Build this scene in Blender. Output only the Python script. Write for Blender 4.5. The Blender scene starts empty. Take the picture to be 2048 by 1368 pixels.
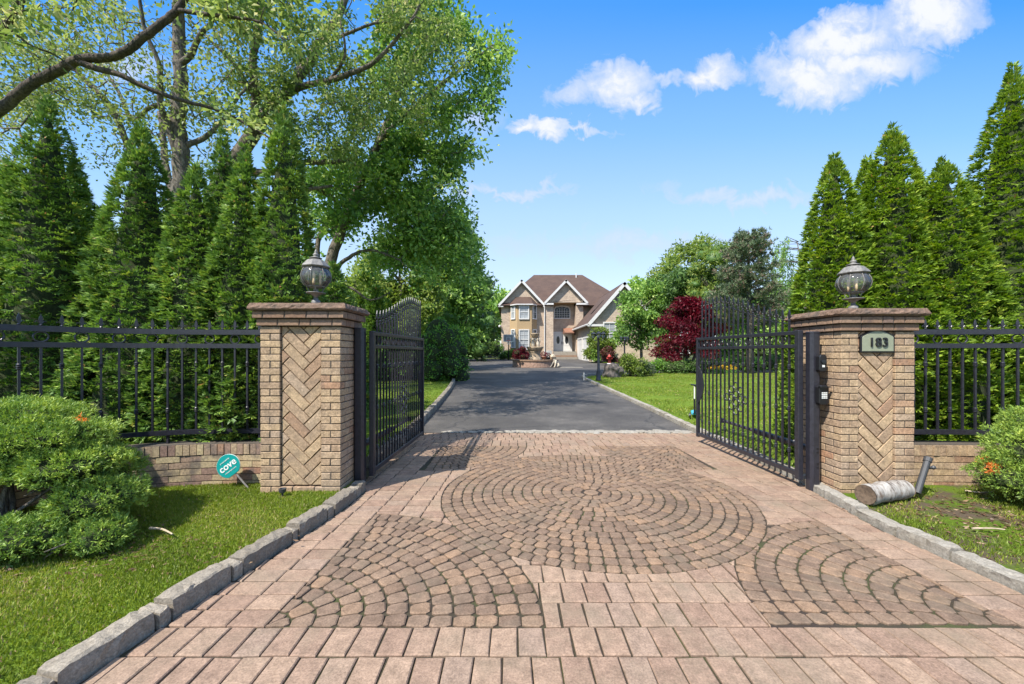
import bpy, math, random
import numpy as np
from mathutils import Vector, Matrix

random.seed(7)
SC = bpy.context.scene
COL = SC.collection
PI = math.pi
FPX, HOR, CX, CAMH = 800.0, 706.0, 1024.0, 1.4

# ------------------------------------------------------------------ layout
def gz(y):
    """height of the ground at distance y: flat pavers, then a gentle rise to the house"""
    if y <= 7.0: return 0.0
    return 0.0188 * (min(y, 46.0) - 7.0)
def W(px, py, Y):
    return Vector(((px - CX) * Y / FPX, Y, CAMH + (HOR - py) * Y / FPX))

# ------------------------------------------------------------------ tagging
def tag(o, label=None, cat=None, group=None, kind=None):
    if label: o['label'] = label
    if cat: o['category'] = cat
    if group: o['group'] = group
    if kind: o['kind'] = kind
    return o
def thing(name, loc, label, cat, group=None, rz=0.0):
    o = bpy.data.objects.new(name, None)
    COL.objects.link(o)
    o.empty_display_size = 0.1
    o.location = loc
    o.rotation_euler = (0, 0, rz)
    return tag(o, label, cat, group)
def rootloc(p):
    while p.parent: p = p.parent
    return Vector(p.location)

# ------------------------------------------------------------------ mesh builder
class MB:
    def __init__(s):
        s.v = []; s.f = []; s.t = []
    def add(s, vs, fs, tint=0.5):
        b = len(s.v)
        s.v.extend([tuple(q) for q in vs])
        for f in fs:
            s.f.append(tuple(b + i for i in f)); s.t.append(tint)
    def box(s, c, d, rz=0.0, tint=0.5, M=None):
        x, y, z = d[0] / 2, d[1] / 2, d[2] / 2
        vs = [Vector((i * x, j * y, k * z)) for k in (-1, 1) for j in (-1, 1) for i in (-1, 1)]
        if M is not None: vs = [M @ q for q in vs]
        elif rz:
            ca, sa = math.cos(rz), math.sin(rz)
            vs = [Vector((q.x * ca - q.y * sa, q.x * sa + q.y * ca, q.z)) for q in vs]
        c = Vector(c)
        s.add([q + c for q in vs], [(0, 2, 3, 1), (4, 5, 7, 6), (0, 1, 5, 4), (2, 6, 7, 3), (0, 4, 6, 2), (1, 3, 7, 5)], tint)
    def bbox(s, x0, x1, y0, y1, z0, z1, b=0.004, tint=0.5):
        """box with bevelled edges on all sides (24 vertices)"""
        vs = []; idx = {}
        X = (x0, x1); Y = (y0, y1); Z = (z0, z1)
        for i in (0, 1):
            for j in (0, 1):
                for k in (0, 1):
                    dx = b if i == 0 else -b; dy = b if j == 0 else -b; dz = b if k == 0 else -b
                    for a, q in enumerate(((X[i], Y[j] + dy, Z[k] + dz), (X[i] + dx, Y[j], Z[k] + dz), (X[i] + dx, Y[j] + dy, Z[k]))):
                        idx[(i, j, k, a)] = len(vs); vs.append(q)
        fs = []
        for i in (0, 1):
            q = [idx[(i, 0, 0, 0)], idx[(i, 1, 0, 0)], idx[(i, 1, 1, 0)], idx[(i, 0, 1, 0)]]; fs.append(q if i else q[::-1])
            q = [idx[(0, i, 0, 1)], idx[(0, i, 1, 1)], idx[(1, i, 1, 1)], idx[(1, i, 0, 1)]]; fs.append(q if i else q[::-1])
            q = [idx[(0, 0, i, 2)], idx[(1, 0, i, 2)], idx[(1, 1, i, 2)], idx[(0, 1, i, 2)]]; fs.append(q if i else q[::-1])
        for a in (0, 1):
            for c in (0, 1):
                fs.append([idx[(a, c, 0, 0)], idx[(a, c, 1, 0)], idx[(a, c, 1, 1)], idx[(a, c, 0, 1)]])
                fs.append([idx[(a, 0, c, 0)], idx[(a, 1, c, 0)], idx[(a, 1, c, 2)], idx[(a, 0, c, 2)]])
                fs.append([idx[(0, a, c, 1)], idx[(1, a, c, 1)], idx[(1, a, c, 2)], idx[(0, a, c, 2)]])
        for i in (0, 1):
            for j in (0, 1):
                for k in (0, 1):
                    fs.append([idx[(i, j, k, 0)], idx[(i, j, k, 1)], idx[(i, j, k, 2)]])
        s.add(vs, fs, tint)
    def tube(s, pts, rad, n=8, cap=True, tint=0.5):
        pts = [Vector(p) for p in pts]
        if not isinstance(rad, (list, tuple)): rad = [rad] * len(pts)
        vs = []; prev = None
        for i, p in enumerate(pts):
            d = (pts[min(i + 1, len(pts) - 1)] - pts[max(i - 1, 0)])
            if d.length < 1e-9: d = Vector((0, 0, 1))
            d.normalize()
            u = prev - d * prev.dot(d) if prev is not None else d.orthogonal()
            if u.length < 1e-6: u = d.orthogonal()
            u.normalize(); prev = u
            w = d.cross(u)
            for k in range(n):
                a = 2 * PI * k / n
                vs.append(p + (u * math.cos(a) + w * math.sin(a)) * rad[i])
        fs = []
        for i in range(len(pts) - 1):
            for k in range(n):
                a = i * n + k; b = i * n + (k + 1) % n
                fs.append((a, b, b + n, a + n))
        if cap:
            fs.append(tuple(range(n))[::-1]); m = (len(pts) - 1) * n
            fs.append(tuple(range(m, m + n)))
        s.add(vs, fs, tint)
    def lathe(s, prof, c=(0, 0, 0), n=20, tint=0.5, a0=0.0):
        c = Vector(c); vs = []
        for r, z in prof:
            for k in range(n):
                a = a0 + 2 * PI * k / n
                vs.append(c + Vector((r * math.cos(a), r * math.sin(a), z)))
        fs = []
        for i in range(len(prof) - 1):
            for k in range(n):
                a = i * n + k; b = i * n + (k + 1) % n
                fs.append((a, b, b + n, a + n))
        if prof[0][0] > 1e-4: fs.append(tuple(range(n))[::-1])
        if prof[-1][0] > 1e-4:
            m = (len(prof) - 1) * n; fs.append(tuple(range(m, m + n)))
        s.add(vs, fs, tint)
    def prism(s, poly, z0, z1, tint=0.5, bev=0.0, M=None):
        """poly: 2D points counter-clockwise; extruded in z; M maps to the world"""
        n = len(poly)
        cx = sum(p[0] for p in poly) / n; cy = sum(p[1] for p in poly) / n
        vs = [(p[0], p[1], z0) for p in poly]
        if bev > 0:
            vs += [(p[0], p[1], z1 - bev * 0.7) for p in poly]
            for p in poly:
                d = math.hypot(p[0] - cx, p[1] - cy); k = max(0.2, 1 - bev * 1.3 / max(d, 1e-6))
                vs.append((cx + (p[0] - cx) * k, cy + (p[1] - cy) * k, z1))
            L = 3
        else:
            vs += [(p[0], p[1], z1) for p in poly]; L = 2
        fs = [tuple(range((L - 1) * n, L * n)), tuple(range(n))[::-1]]
        for l in range(L - 1):
            for i in range(n):
                j = (i + 1) % n
                fs.append((l * n + i, l * n + j, (l + 1) * n + j, (l + 1) * n + i))
        if M is not None: vs = [M @ Vector(q) for q in vs]
        s.add(vs, fs, tint)
    def torus(s, c, R, r, axis='y', n=20, m=6, sx=1.0, tint=0.5):
        c = Vector(c); vs = []
        for i in range(n):
            a = 2 * PI * i / n
            for j in range(m):
                b = 2 * PI * j / m
                rr = R + r * math.cos(b)
                p = (rr * math.cos(a) * sx, r * math.sin(b), rr * math.sin(a)) if axis == 'y' else ((rr * math.cos(a), rr * math.sin(a), r * math.sin(b)))
                vs.append(c + Vector(p))
        fs = [(i * m + j, ((i + 1) % n) * m + j, ((i + 1) % n) * m + (j + 1) % m, i * m + (j + 1) % m) for i in range(n) for j in range(m)]
        s.add(vs, fs, tint)
    def grid(s, x0, x1, nx, y0, y1, ny, zf, tint=0.5):
        vs = []
        for j in range(ny + 1):
            for i in range(nx + 1):
                x = x0 + (x1 - x0) * i / nx; y = y0 + (y1 - y0) * j / ny
                vs.append((x, y, zf(x, y)))
        s.add(vs, [(j * (nx + 1) + i, j * (nx + 1) + i + 1, (j + 1) * (nx + 1) + i + 1, (j + 1) * (nx + 1) + i) for j in range(ny) for i in range(nx)], tint)
    def lump(s, c, r, n=14, m=9, amp=0.12, seed=0, tint=0.5, rz=0.0):
        """uneven ball"""
        R = random.Random(seed); ph = [R.uniform(0, 6.28) for _ in range(9)]
        c = Vector(c); vs = []; ca, sa = math.cos(rz), math.sin(rz)
        for j in range(m + 1):
            th = PI * j / m
            for i in range(n):
                a = 2 * PI * i / n
                d = Vector((math.sin(th) * math.cos(a), math.sin(th) * math.sin(a), math.cos(th)))
                k = 1 + amp * (math.sin(3 * d.x + ph[0]) * math.sin(4 * d.y + ph[1]) + math.sin(5 * d.z + ph[2] + 2 * d.x) * 0.6 + math.sin(8 * d.x + ph[3]) * math.sin(9 * d.y + 7 * d.z + ph[4]) * 0.45)
                q = Vector((d.x * r[0] * k, d.y * r[1] * k, d.z * r[2] * k))
                vs.append(c + Vector((q.x * ca - q.y * sa, q.x * sa + q.y * ca, q.z)))
        fs = [(j * n + i, (j + 1) * n + i, (j + 1) * n + (i + 1) % n, j * n + (i + 1) % n) for j in range(m) for i in range(n)]
        s.add(vs, fs, tint)
    def build(s, name, mat, parent=None, smooth=False, local=False):
        """links ONE mesh; under a parent the vertices are shifted to the thing's base unless already local"""
        me = bpy.data.meshes.new(name)
        off = Vector((0, 0, 0))
        if parent is not None and not local: off = rootloc(parent)
        me.from_pydata([(q[0] - off.x, q[1] - off.y, q[2] - off.z) for q in s.v], [], s.f)
        at = me.attributes.new('tint', 'FLOAT', 'FACE')
        at.data.foreach_set('value', s.t)
        if smooth: me.polygons.foreach_set('use_smooth', [True] * len(me.polygons))
        if mat: me.materials.append(mat)
        me.update()
        o = bpy.data.objects.new(name, me); COL.objects.link(o)
        if parent is not None: o.parent = parent
        return o

def inst(name, me, parent, loc, rz=0.0, scale=None):
    o = bpy.data.objects.new(name, me); COL.objects.link(o)
    if parent is not None: o.parent = parent
    o.location = loc; o.rotation_euler = (0, 0, rz)
    if scale: o.scale = scale
    return o

def npmesh(name, V, F, tint, mat, parent=None, smooth=False):
    me = bpy.data.meshes.new(name)
    off = np.zeros(3)
    if parent is not None: off = np.array(rootloc(parent))
    V = (V - off).astype(np.float32)
    k = F.shape[1]
    me.vertices.add(len(V)); me.vertices.foreach_set('co', V.ravel())
    me.loops.add(F.size); me.loops.foreach_set('vertex_index', F.ravel().astype(np.int32))
    me.polygons.add(len(F))
    me.polygons.foreach_set('loop_start', np.arange(0, F.size, k, dtype=np.int32))
    me.update(calc_edges=True)
    at = me.attributes.new('tint', 'FLOAT', 'FACE')
    at.data.foreach_set('value', np.asarray(tint, dtype=np.float32))
    if smooth: me.polygons.foreach_set('use_smooth', np.ones(len(F), dtype=bool))
    me.materials.append(mat)
    me.update()
    o = bpy.data.objects.new(name, me); COL.objects.link(o)
    if parent is not None: o.parent = parent
    return o

# ------------------------------------------------------------------ materials
def lin(r, g, b):
    f = lambda c: (c / 255) / 12.92 if c / 255 <= 0.04045 else ((c / 255 + 0.055) / 1.055) ** 2.4
    return (f(r), f(g), f(b), 1)
def newmat(name):
    m = bpy.data.materials.new(name); m.use_nodes = True
    nt = m.node_tree
    for n in list(nt.nodes): nt.nodes.remove(n)
    out = nt.nodes.new('ShaderNodeOutputMaterial')
    p = nt.nodes.new('ShaderNodeBsdfPrincipled')
    nt.links.new(p.outputs[0], out.inputs[0])
    return m, nt, p, out
def N(nt, t, **kw):
    n = nt.nodes.new(t)
    for k, v in kw.items():
        if k.startswith('i_'):
            key = k[2:].replace('_', ' ')
            n.inputs[key].default_value = v
        else: setattr(n, k, v)
    return n
def ramp(nt, stops, interp='LINEAR'):
    r = nt.nodes.new('ShaderNodeValToRGB'); e = r.color_ramp.elements
    r.color_ramp.interpolation = interp
    while len(e) < len(stops): e.new(0.5)
    for i, (p, c) in enumerate(stops):
        e[i].position = p; e[i].color = c if len(c) == 4 else (*c, 1)
    return r
def mixc(nt, a, b, fac, mode='MIX'):
    m = nt.nodes.new('ShaderNodeMix'); m.data_type = 'RGBA'; m.blend_type = mode
    for sock, val in ((m.inputs[0], fac), (m.inputs[6], a), (m.inputs[7], b)):
        if hasattr(val, 'is_output'): nt.links.new(val, sock)
        else: sock.default_value = val
    return m.outputs[2]
def math_(nt, op, a, b=None, c=None, clamp=False):
    m = nt.nodes.new('ShaderNodeMath'); m.operation = op; m.use_clamp = clamp
    for i, val in enumerate((a, b, c)):
        if val is None: continue
        if hasattr(val, 'is_output'): nt.links.new(val, m.inputs[i])
        else: m.inputs[i].default_value = val
    return m.outputs[0]
def noise(nt, scale, detail=4, rough=0.6, coord='Object', vec=None, dist=0.0):
    n = nt.nodes.new('ShaderNodeTexNoise')
    n.inputs['Scale'].default_value = scale; n.inputs['Detail'].default_value = detail
    n.inputs['Roughness'].default_value = rough; n.inputs['Distortion'].default_value = dist
    if vec is None:
        tc = nt.nodes.new('ShaderNodeTexCoord'); vec = tc.outputs[coord]
    nt.links.new(vec, n.inputs['Vector'])
    return n.outputs['Fac']
def bump(nt, p, h, strength=0.4, dist=0.01):
    b = nt.nodes.new('ShaderNodeBump'); b.inputs['Strength'].default_value = strength; b.inputs['Distance'].default_value = dist
    nt.links.new(h, b.inputs['Height']); nt.links.new(b.outputs[0], p.inputs['Normal'])
def attr(nt, name='tint'):
    a = nt.nodes.new('ShaderNodeAttribute'); a.attribute_name = name
    return a.outputs['Fac']

def mat_tinted(name, stops, rough=0.85, nscale=40, namp=0.35, bstr=0.5, bdist=0.004, blotch=None, spec=0.3, mott=None, stain=None):
    """per-piece colour (tint attribute) with grain and soft blotches"""
    m, nt, p, out = newmat(name)
    r = ramp(nt, stops); nt.links.new(attr(nt), r.inputs[0])
    n1 = noise(nt, nscale, 6, 0.7)
    g = ramp(nt, [(0.3, (1 - namp,) * 3), (0.7, (1 + namp * 0.45,) * 3)]); nt.links.new(n1, g.inputs[0])
    c = mixc(nt, r.outputs[0], g.outputs[0], 1.0, 'MULTIPLY')
    if mott:
        n3 = noise(nt, mott[0], 5, 0.75); g3 = ramp(nt, [(0.32, (1 - mott[1],) * 3), (0.68, (1 + mott[1] * 0.75,) * 3)]); nt.links.new(n3, g3.inputs[0])
        c = mixc(nt, c, g3.outputs[0], 1.0, 'MULTIPLY')
    if blotch:
        n2 = noise(nt, blotch[0], 5, 0.65)
        k = ramp(nt, [(blotch[2], (0, 0, 0)), (blotch[3], (1, 1, 1))]); nt.links.new(n2, k.inputs[0])
        c = mixc(nt, c, blotch[1], math_(nt, 'MULTIPLY', k.outputs[0], blotch[4]))
    if stain:
        n4 = noise(nt, stain[0], 7, 0.7, dist=0.5); k4 = ramp(nt, [(stain[2], (0, 0, 0)), (stain[3], (1, 1, 1))]); nt.links.new(n4, k4.inputs[0])
        c = mixc(nt, c, stain[1], math_(nt, 'MULTIPLY', k4.outputs[0], stain[4]))
    nt.links.new(c, p.inputs['Base Color'])
    p.inputs['Roughness'].default_value = rough
    p.inputs['Specular IOR Level'].default_value = spec
    bump(nt, p, n1, bstr, bdist)
    return m
def mat_plain(name, col, rough=0.5, metal=0.0, nscale=None, namp=0.2, bstr=0.0, spec=0.5):
    m, nt, p, out = newmat(name)
    p.inputs['Roughness'].default_value = rough; p.inputs['Metallic'].default_value = metal
    p.inputs['Specular IOR Level'].default_value = spec
    if nscale:
        n1 = noise(nt, nscale, 5, 0.65)
        g = ramp(nt, [(0.3, (1 - namp,) * 3), (0.7, (1 + namp,) * 3)]); nt.links.new(n1, g.inputs[0])
        nt.links.new(mixc(nt, col, g.outputs[0], 1.0, 'MULTIPLY'), p.inputs['Base Color'])
        if bstr: bump(nt, p, n1, bstr, 0.01)
    else: p.inputs['Base Color'].default_value = col
    return m
def mat_leaf(name, stops, trans=0.3, rough=0.5, spec=0.35):
    m, nt, p, out = newmat(name)
    r = ramp(nt, stops); nt.links.new(attr(nt), r.inputs[0])
    nt.links.new(r.outputs[0], p.inputs['Base Color'])
    p.inputs['Roughness'].default_value = rough; p.inputs['Specular IOR Level'].default_value = spec
    t = nt.nodes.new('ShaderNodeBsdfTranslucent')
    h = nt.nodes.new('ShaderNodeHueSaturation'); h.inputs['Saturation'].default_value = 1.1; h.inputs['Value'].default_value = 1.25
    nt.links.new(r.outputs[0], h.inputs['Color']); nt.links.new(h.outputs[0], t.inputs[0])
    mx = nt.nodes.new('ShaderNodeMixShader'); mx.inputs[0].default_value = trans
    nt.links.new(p.outputs[0], mx.inputs[1]); nt.links.new(t.outputs[0], mx.inputs[2]); nt.links.new(mx.outputs[0], out.inputs[0])
    return m

M = {}
M['iron'] = mat_plain('black_iron', (0.022, 0.022, 0.030, 1), 0.36, 0.0, 30, 0.35, 0.05, spec=0.6)
M['iron_old'] = mat_plain('worn_iron', (0.05, 0.047, 0.05, 1), 0.55, 0.0, 22, 0.5, 0.1)
M['zinc'] = mat_plain('weathered_lamp_metal', (0.19, 0.18, 0.165, 1), 0.55, 0.1, 35, 0.45, 0.15)
M['brick'] = mat_tinted('buff_brick', [(0, (0.4044, 0.2505, 0.1589)), (0.06, (0.4179, 0.289, 0.1866)), (0.3, (0.4516, 0.3211, 0.2073)), (0.5, (0.492, 0.3533, 0.217)), (0.72, (0.5393, 0.3854, 0.2323)), (0.86, (0.445, 0.3276, 0.2323)), (0.95, (0.5393, 0.3982, 0.2557)), (1, (0.4516, 0.257, 0.1548))],
                        0.92, 60, 0.5, 0.9, 0.005, (5, (0.2022, 0.1541, 0.1176, 1), 0.5, 0.72, 0.6), 0.2, (18, 0.3), (2.2, (0.105, 0.0901, 0.0693, 1), 0.56, 0.74, 0.5))
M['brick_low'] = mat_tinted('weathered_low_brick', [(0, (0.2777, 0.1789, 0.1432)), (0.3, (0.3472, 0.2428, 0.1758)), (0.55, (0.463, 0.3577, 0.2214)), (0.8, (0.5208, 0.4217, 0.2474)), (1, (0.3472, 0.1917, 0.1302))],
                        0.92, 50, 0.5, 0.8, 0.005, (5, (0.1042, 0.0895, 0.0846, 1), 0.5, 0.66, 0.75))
M['mortar'] = mat_plain('dark_mortar', (0.085, 0.07, 0.055, 1), 0.95, 0, 60, 0.4, 0.4)
M['corbel'] = mat_tinted('brown_corbel_brick', [(0, (0.234, 0.1404, 0.0936)), (0.35, (0.2808, 0.1794, 0.117)), (0.7, (0.3276, 0.2184, 0.1482)), (1, (0.2184, 0.1482, 0.117))], 0.9, 45, 0.45, 0.7, 0.004, (7, (0.1092, 0.078, 0.0702, 1), 0.5, 0.7, 0.6))
M['capstone'] = mat_tinted('brown_capstone', [(0, (0.17, 0.1062, 0.0765)), (1, (0.255, 0.17, 0.119))], 0.9, 30, 0.5, 1.0, 0.015, (6, (0.085, 0.0723, 0.0595, 1), 0.48, 0.62, 0.7))
M['paver'] = mat_tinted('rose_paver', [(0, (0.287, 0.191, 0.1373)), (0.25, (0.3139, 0.2128, 0.1529)), (0.5, (0.3339, 0.2297, 0.1631)), (0.75, (0.3572, 0.249, 0.1756)), (1, (0.3069, 0.2199, 0.1643))],
                        0.9, 95, 0.42, 0.7, 0.004, (2.6, (0.1991, 0.1632, 0.1125, 1), 0.48, 0.72, 0.6), 0.2, (14, 0.30), (0.75, (0.1182, 0.0934, 0.0699, 1), 0.54, 0.72, 0.5))
M['cobble'] = mat_tinted('brown_cobble', [(0, (0.1905, 0.1298, 0.0911)), (0.2, (0.2137, 0.1461, 0.1032)), (0.45, (0.2368, 0.1647, 0.1154)), (0.7, (0.2599, 0.1786, 0.1221)), (0.95, (0.2946, 0.1914, 0.1221)), (1, (0.1905, 0.1298, 0.0911))],
                        0.88, 95, 0.42, 0.7, 0.004, (2.3, (0.1444, 0.1218, 0.0888, 1), 0.5, 0.7, 0.55), 0.2, (13, 0.32), (0.9, (0.0687, 0.0554, 0.0435, 1), 0.54, 0.70, 0.55))
M['granite'] = mat_tinted('grey_granite', [(0, (0.2285, 0.1984, 0.1562)), (1, (0.3581, 0.3112, 0.2442))], 0.9, 85, 0.5, 0.9, 0.008, (11, (0.1295, 0.106, 0.0739, 1), 0.52, 0.72, 0.6))
M['granite_warm'] = mat_tinted('sandy_granite', [(0, (0.2856, 0.2584, 0.2108)), (1, (0.374, 0.3468, 0.2992))], 0.9, 70, 0.45, 0.8, 0.006, (8, (0.1768, 0.1496, 0.1088, 1), 0.5, 0.7, 0.6))
M['white'] = mat_plain('white_paint', (0.66, 0.65, 0.62, 1), 0.45, 0, 6, 0.06)
M['glass_dark'] = mat_plain('window_glass', (0.02, 0.024, 0.028, 1), 0.05, 0, spec=0.35)
M['glass_curtain'] = mat_plain('curtained_glass', (0.34, 0.36, 0.37, 1), 0.12, 0, spec=0.9)
M['stucco'] = mat_plain('tan_stucco', (0.42, 0.30, 0.165, 1), 0.9, 0, 14, 0.1, 0.1)
def bark_mat(name, dark, light):
    m, nt, p, out = newmat(name)
    tc = nt.nodes.new('ShaderNodeTexCoord'); mp = nt.nodes.new('ShaderNodeMapping'); mp.inputs['Scale'].default_value = (1, 1, 0.35)
    nt.links.new(tc.outputs['Object'], mp.inputs[0]); n1 = noise(nt, 26, 5, 0.7, vec=mp.outputs[0], dist=0.6); n2 = noise(nt, 3.5, 4, 0.6)
    r = ramp(nt, [(0.34, dark), (0.5, tuple((a + b) / 2 for a, b in zip(dark, light))), (0.66, light)]); nt.links.new(n1, r.inputs[0])
    g = ramp(nt, [(0.35, (0.7,) * 3), (0.65, (1.25,) * 3)]); nt.links.new(n2, g.inputs[0])
    nt.links.new(mixc(nt, r.outputs[0], g.outputs[0], 1.0, 'MULTIPLY'), p.inputs['Base Color']); p.inputs['Roughness'].default_value = 0.95
    bump(nt, p, n1, 1.0, 0.05)
    return m
M['bark'] = bark_mat('grey_bark', (0.05, 0.038, 0.03), (0.27, 0.235, 0.19))
M['bark_dark'] = bark_mat('brown_bark', (0.03, 0.022, 0.018), (0.17, 0.135, 0.105))
M['soilm'] = mat_plain('dark_soil', (0.075, 0.055, 0.042, 1), 1.0, 0, 20, 0.5, 0.6)
M['teal'] = mat_plain('teal_sign', (0.005, 0.27, 0.25, 1), 0.4)
M['textwhite'] = mat_plain('sign_lettering', (0.72, 0.74, 0.70, 1), 0.5)
M['black'] = mat_plain('black_plastic', (0.012, 0.012, 0.014, 1), 0.3)
M['pipe'] = mat_plain('grey_plastic_pipe', (0.045, 0.047, 0.05, 1), 0.5, 0, 20, 0.2)
M['olive'] = mat_plain('olive_plaque', (0.27, 0.29, 0.20, 1), 0.45, 0, 25, 0.1)
M['bulb'] = mat_plain('lamp_candle', (0.75, 0.55, 0.33, 1), 0.4)

def glass_mat():
    m = bpy.data.materials.new('lamp_glass'); m.use_nodes = True; nt = m.node_tree
    for n in list(nt.nodes): nt.nodes.remove(n)
    out = nt.nodes.new('ShaderNodeOutputMaterial'); tr = nt.nodes.new('ShaderNodeBsdfTransparent'); gl = nt.nodes.new('ShaderNodeBsdfGlossy')
    df = nt.nodes.new('ShaderNodeBsdfDiffuse'); df.inputs[0].default_value = (0.7, 0.7, 0.67, 1)
    tr.inputs[0].default_value = (0.93, 0.94, 0.92, 1); gl.inputs['Roughness'].default_value = 0.04
    lw = nt.nodes.new('ShaderNodeFresnel'); lw.inputs['IOR'].default_value = 1.5
    a = nt.nodes.new('ShaderNodeMixShader'); a.inputs[0].default_value = 0.10
    nt.links.new(tr.outputs[0], a.inputs[1]); nt.links.new(df.outputs[0], a.inputs[2])
    b = nt.nodes.new('ShaderNodeMixShader'); nt.links.new(lw.outputs[0], b.inputs[0]); nt.links.new(a.outputs[0], b.inputs[1]); nt.links.new(gl.outputs[0], b.inputs[2])
    nt.links.new(b.outputs[0], out.inputs[0])
    return m
M['lampglass'] = glass_mat()

# foliage colours (tint 0..1 picks along each ramp)
M['arb'] = mat_leaf('arborvitae_leaf', [(0, (0.0783, 0.1477, 0.0412)), (0.35, (0.1435, 0.2585, 0.055)), (0.7, (0.2479, 0.3817, 0.0688)), (0.93, (0.3784, 0.4802, 0.0861)), (1, (0.5219, 0.2957, 0.1377))], 0.22)
M['arb_bright'] = mat_leaf('arborvitae_leaf_bright', [(0, (0.0926, 0.1692, 0.025)), (0.35, (0.1747, 0.2888, 0.0349)), (0.7, (0.2776, 0.3985, 0.0423)), (0.94, (0.4112, 0.498, 0.0624)), (1, (0.4524, 0.2591, 0.0996))], 0.25)
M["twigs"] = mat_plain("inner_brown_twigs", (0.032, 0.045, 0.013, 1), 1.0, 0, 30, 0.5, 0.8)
M['oak'] = mat_leaf('oak_leaf', [(0, (0.1153, 0.1967, 0.056)), (0.4, (0.2203, 0.3091, 0.0821)), (0.75, (0.3777, 0.4497, 0.1307)), (1, (0.6082, 0.5622, 0.2801))], 0.42)
M['oak_pale'] = mat_leaf('oak_leaf_pale', [(0, (0.1363, 0.1824, 0.0462)), (0.4, (0.2202, 0.285, 0.0769)), (0.75, (0.3146, 0.3762, 0.1231)), (1, (0.3776, 0.3762, 0.1847))], 0.42)
M['maple_g'] = mat_leaf('green_leaf', [(0, (0.1002, 0.2004, 0.0528)), (0.45, (0.2168, 0.3745, 0.0793)), (0.8, (0.367, 0.5348, 0.11)), (1, (0.6001, 0.6952, 0.2204))], 0.35)
M['dark_g'] = mat_leaf('dark_leaf', [(0, (0.0496, 0.0981, 0.028)), (0.5, (0.0964, 0.184, 0.0419)), (1, (0.2062, 0.3064, 0.07))], 0.25)
M['yellow_g'] = mat_leaf('yellow_green_leaf', [(0, (0.1183, 0.1769, 0.0355)), (0.5, (0.2208, 0.3056, 0.0551)), (1, (0.4099, 0.4664, 0.118))], 0.4)
M['hedge'] = mat_leaf('hedge_leaf', [(0, (0.0736, 0.1807, 0.0345)), (0.5, (0.1672, 0.3461, 0.0517)), (0.85, (0.2842, 0.4966, 0.0689)), (1, (0.4346, 0.6622, 0.1035))], 0.25)
M['red'] = mat_leaf('red_maple_leaf', [(0, (0.0567, 0.0049, 0.0107)), (0.5, (0.1377, 0.0065, 0.0178)), (0.85, (0.2268, 0.0113, 0.0231)), (1, (0.2916, 0.0405, 0.0535))], 0.35)
M['barberry'] = mat_leaf('purple_shrub_leaf', [(0, (0.078, 0.0286, 0.0286)), (0.6, (0.143, 0.052, 0.0442)), (1, (0.208, 0.104, 0.052))], 0.3)
M['pine'] = mat_leaf('pine_needles', [(0, (0.0524, 0.0874, 0.0484)), (0.4, (0.1123, 0.1659, 0.0768)), (0.72, (0.1796, 0.227, 0.1207)), (0.85, (0.2395, 0.1659, 0.1317)), (1, (0.2994, 0.192, 0.1538))], 0.15)
M['juniper'] = mat_leaf('juniper_needles', [(0, (0.1226, 0.2121, 0.0515)), (0.4, (0.2315, 0.3498, 0.0609)), (0.8, (0.3948, 0.4983, 0.082)), (0.985, (0.5718, 0.6149, 0.1172)), (1, (0.9, 0.2969, 0.0702))], 0.22)
M['juniper_blue'] = mat_leaf('juniper_needles_cool', [(0, (0.0785, 0.154, 0.0693)), (0.4, (0.1484, 0.2541, 0.0924)), (0.85, (0.2271, 0.3465, 0.1155)), (0.985, (0.3318, 0.4158, 0.1232)), (1, (0.6287, 0.2464, 0.077))], 0.22)
M['grass'] = mat_leaf('grass_blade', [(0, (0.1189, 0.1667, 0.0221)), (0.5, (0.198, 0.268, 0.0287)), (0.9, (0.3009, 0.3453, 0.044)), (1, (0.5069, 0.3453, 0.2201))], 0.3)
M['flower'] = mat_leaf('yellow_petal', [(0, (0.62, 0.30, 0.03)), (1, (0.75, 0.55, 0.05))], 0.2)

def leafground(name, c0, c1, c2, soil, amt):
    m, nt, p, out = newmat(name)
    n1 = noise(nt, 1.3, 6, 0.65); n2 = noise(nt, 60, 4, 0.7); n3 = noise(nt, 2.3, 8, 0.7)
    r = ramp(nt, [(0.3, c0), (0.5, c1), (0.72, c2)]); nt.links.new(n1, r.inputs[0])
    g = ramp(nt, [(0.3, (0.6,) * 3), (0.7, (1.2,) * 3)]); nt.links.new(n2, g.inputs[0])
    c = mixc(nt, r.outputs[0], g.outputs[0], 1.0, 'MULTIPLY')
    k = ramp(nt, [(amt, (0, 0, 0)), (amt + 0.1, (1, 1, 1))]); nt.links.new(n3, k.inputs[0])
    c = mixc(nt, c, soil, k.outputs[0])
    nt.links.new(c, p.inputs['Base Color']); p.inputs['Roughness'].default_value = 1.0; p.inputs['Specular IOR Level'].default_value = 0.1
    bump(nt, p, n2, 0.8, 0.02)
    return m
M['lawn'] = leafground('lawn_turf', (0.095, 0.15, 0.02), (0.13, 0.205, 0.024), (0.17, 0.24, 0.03), (0.11, 0.10, 0.05, 1), 0.62)
M['lawn_thin'] = leafground('thin_turf', (0.08, 0.13, 0.014), (0.10, 0.16, 0.016), (0.12, 0.18, 0.02), (0.105, 0.08, 0.055, 1), 0.45)
M['ground'] = leafground('ground_soil', (0.06, 0.09, 0.02), (0.08, 0.11, 0.03), (0.10, 0.12, 0.04), (0.09, 0.07, 0.05, 1), 0.5)

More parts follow.
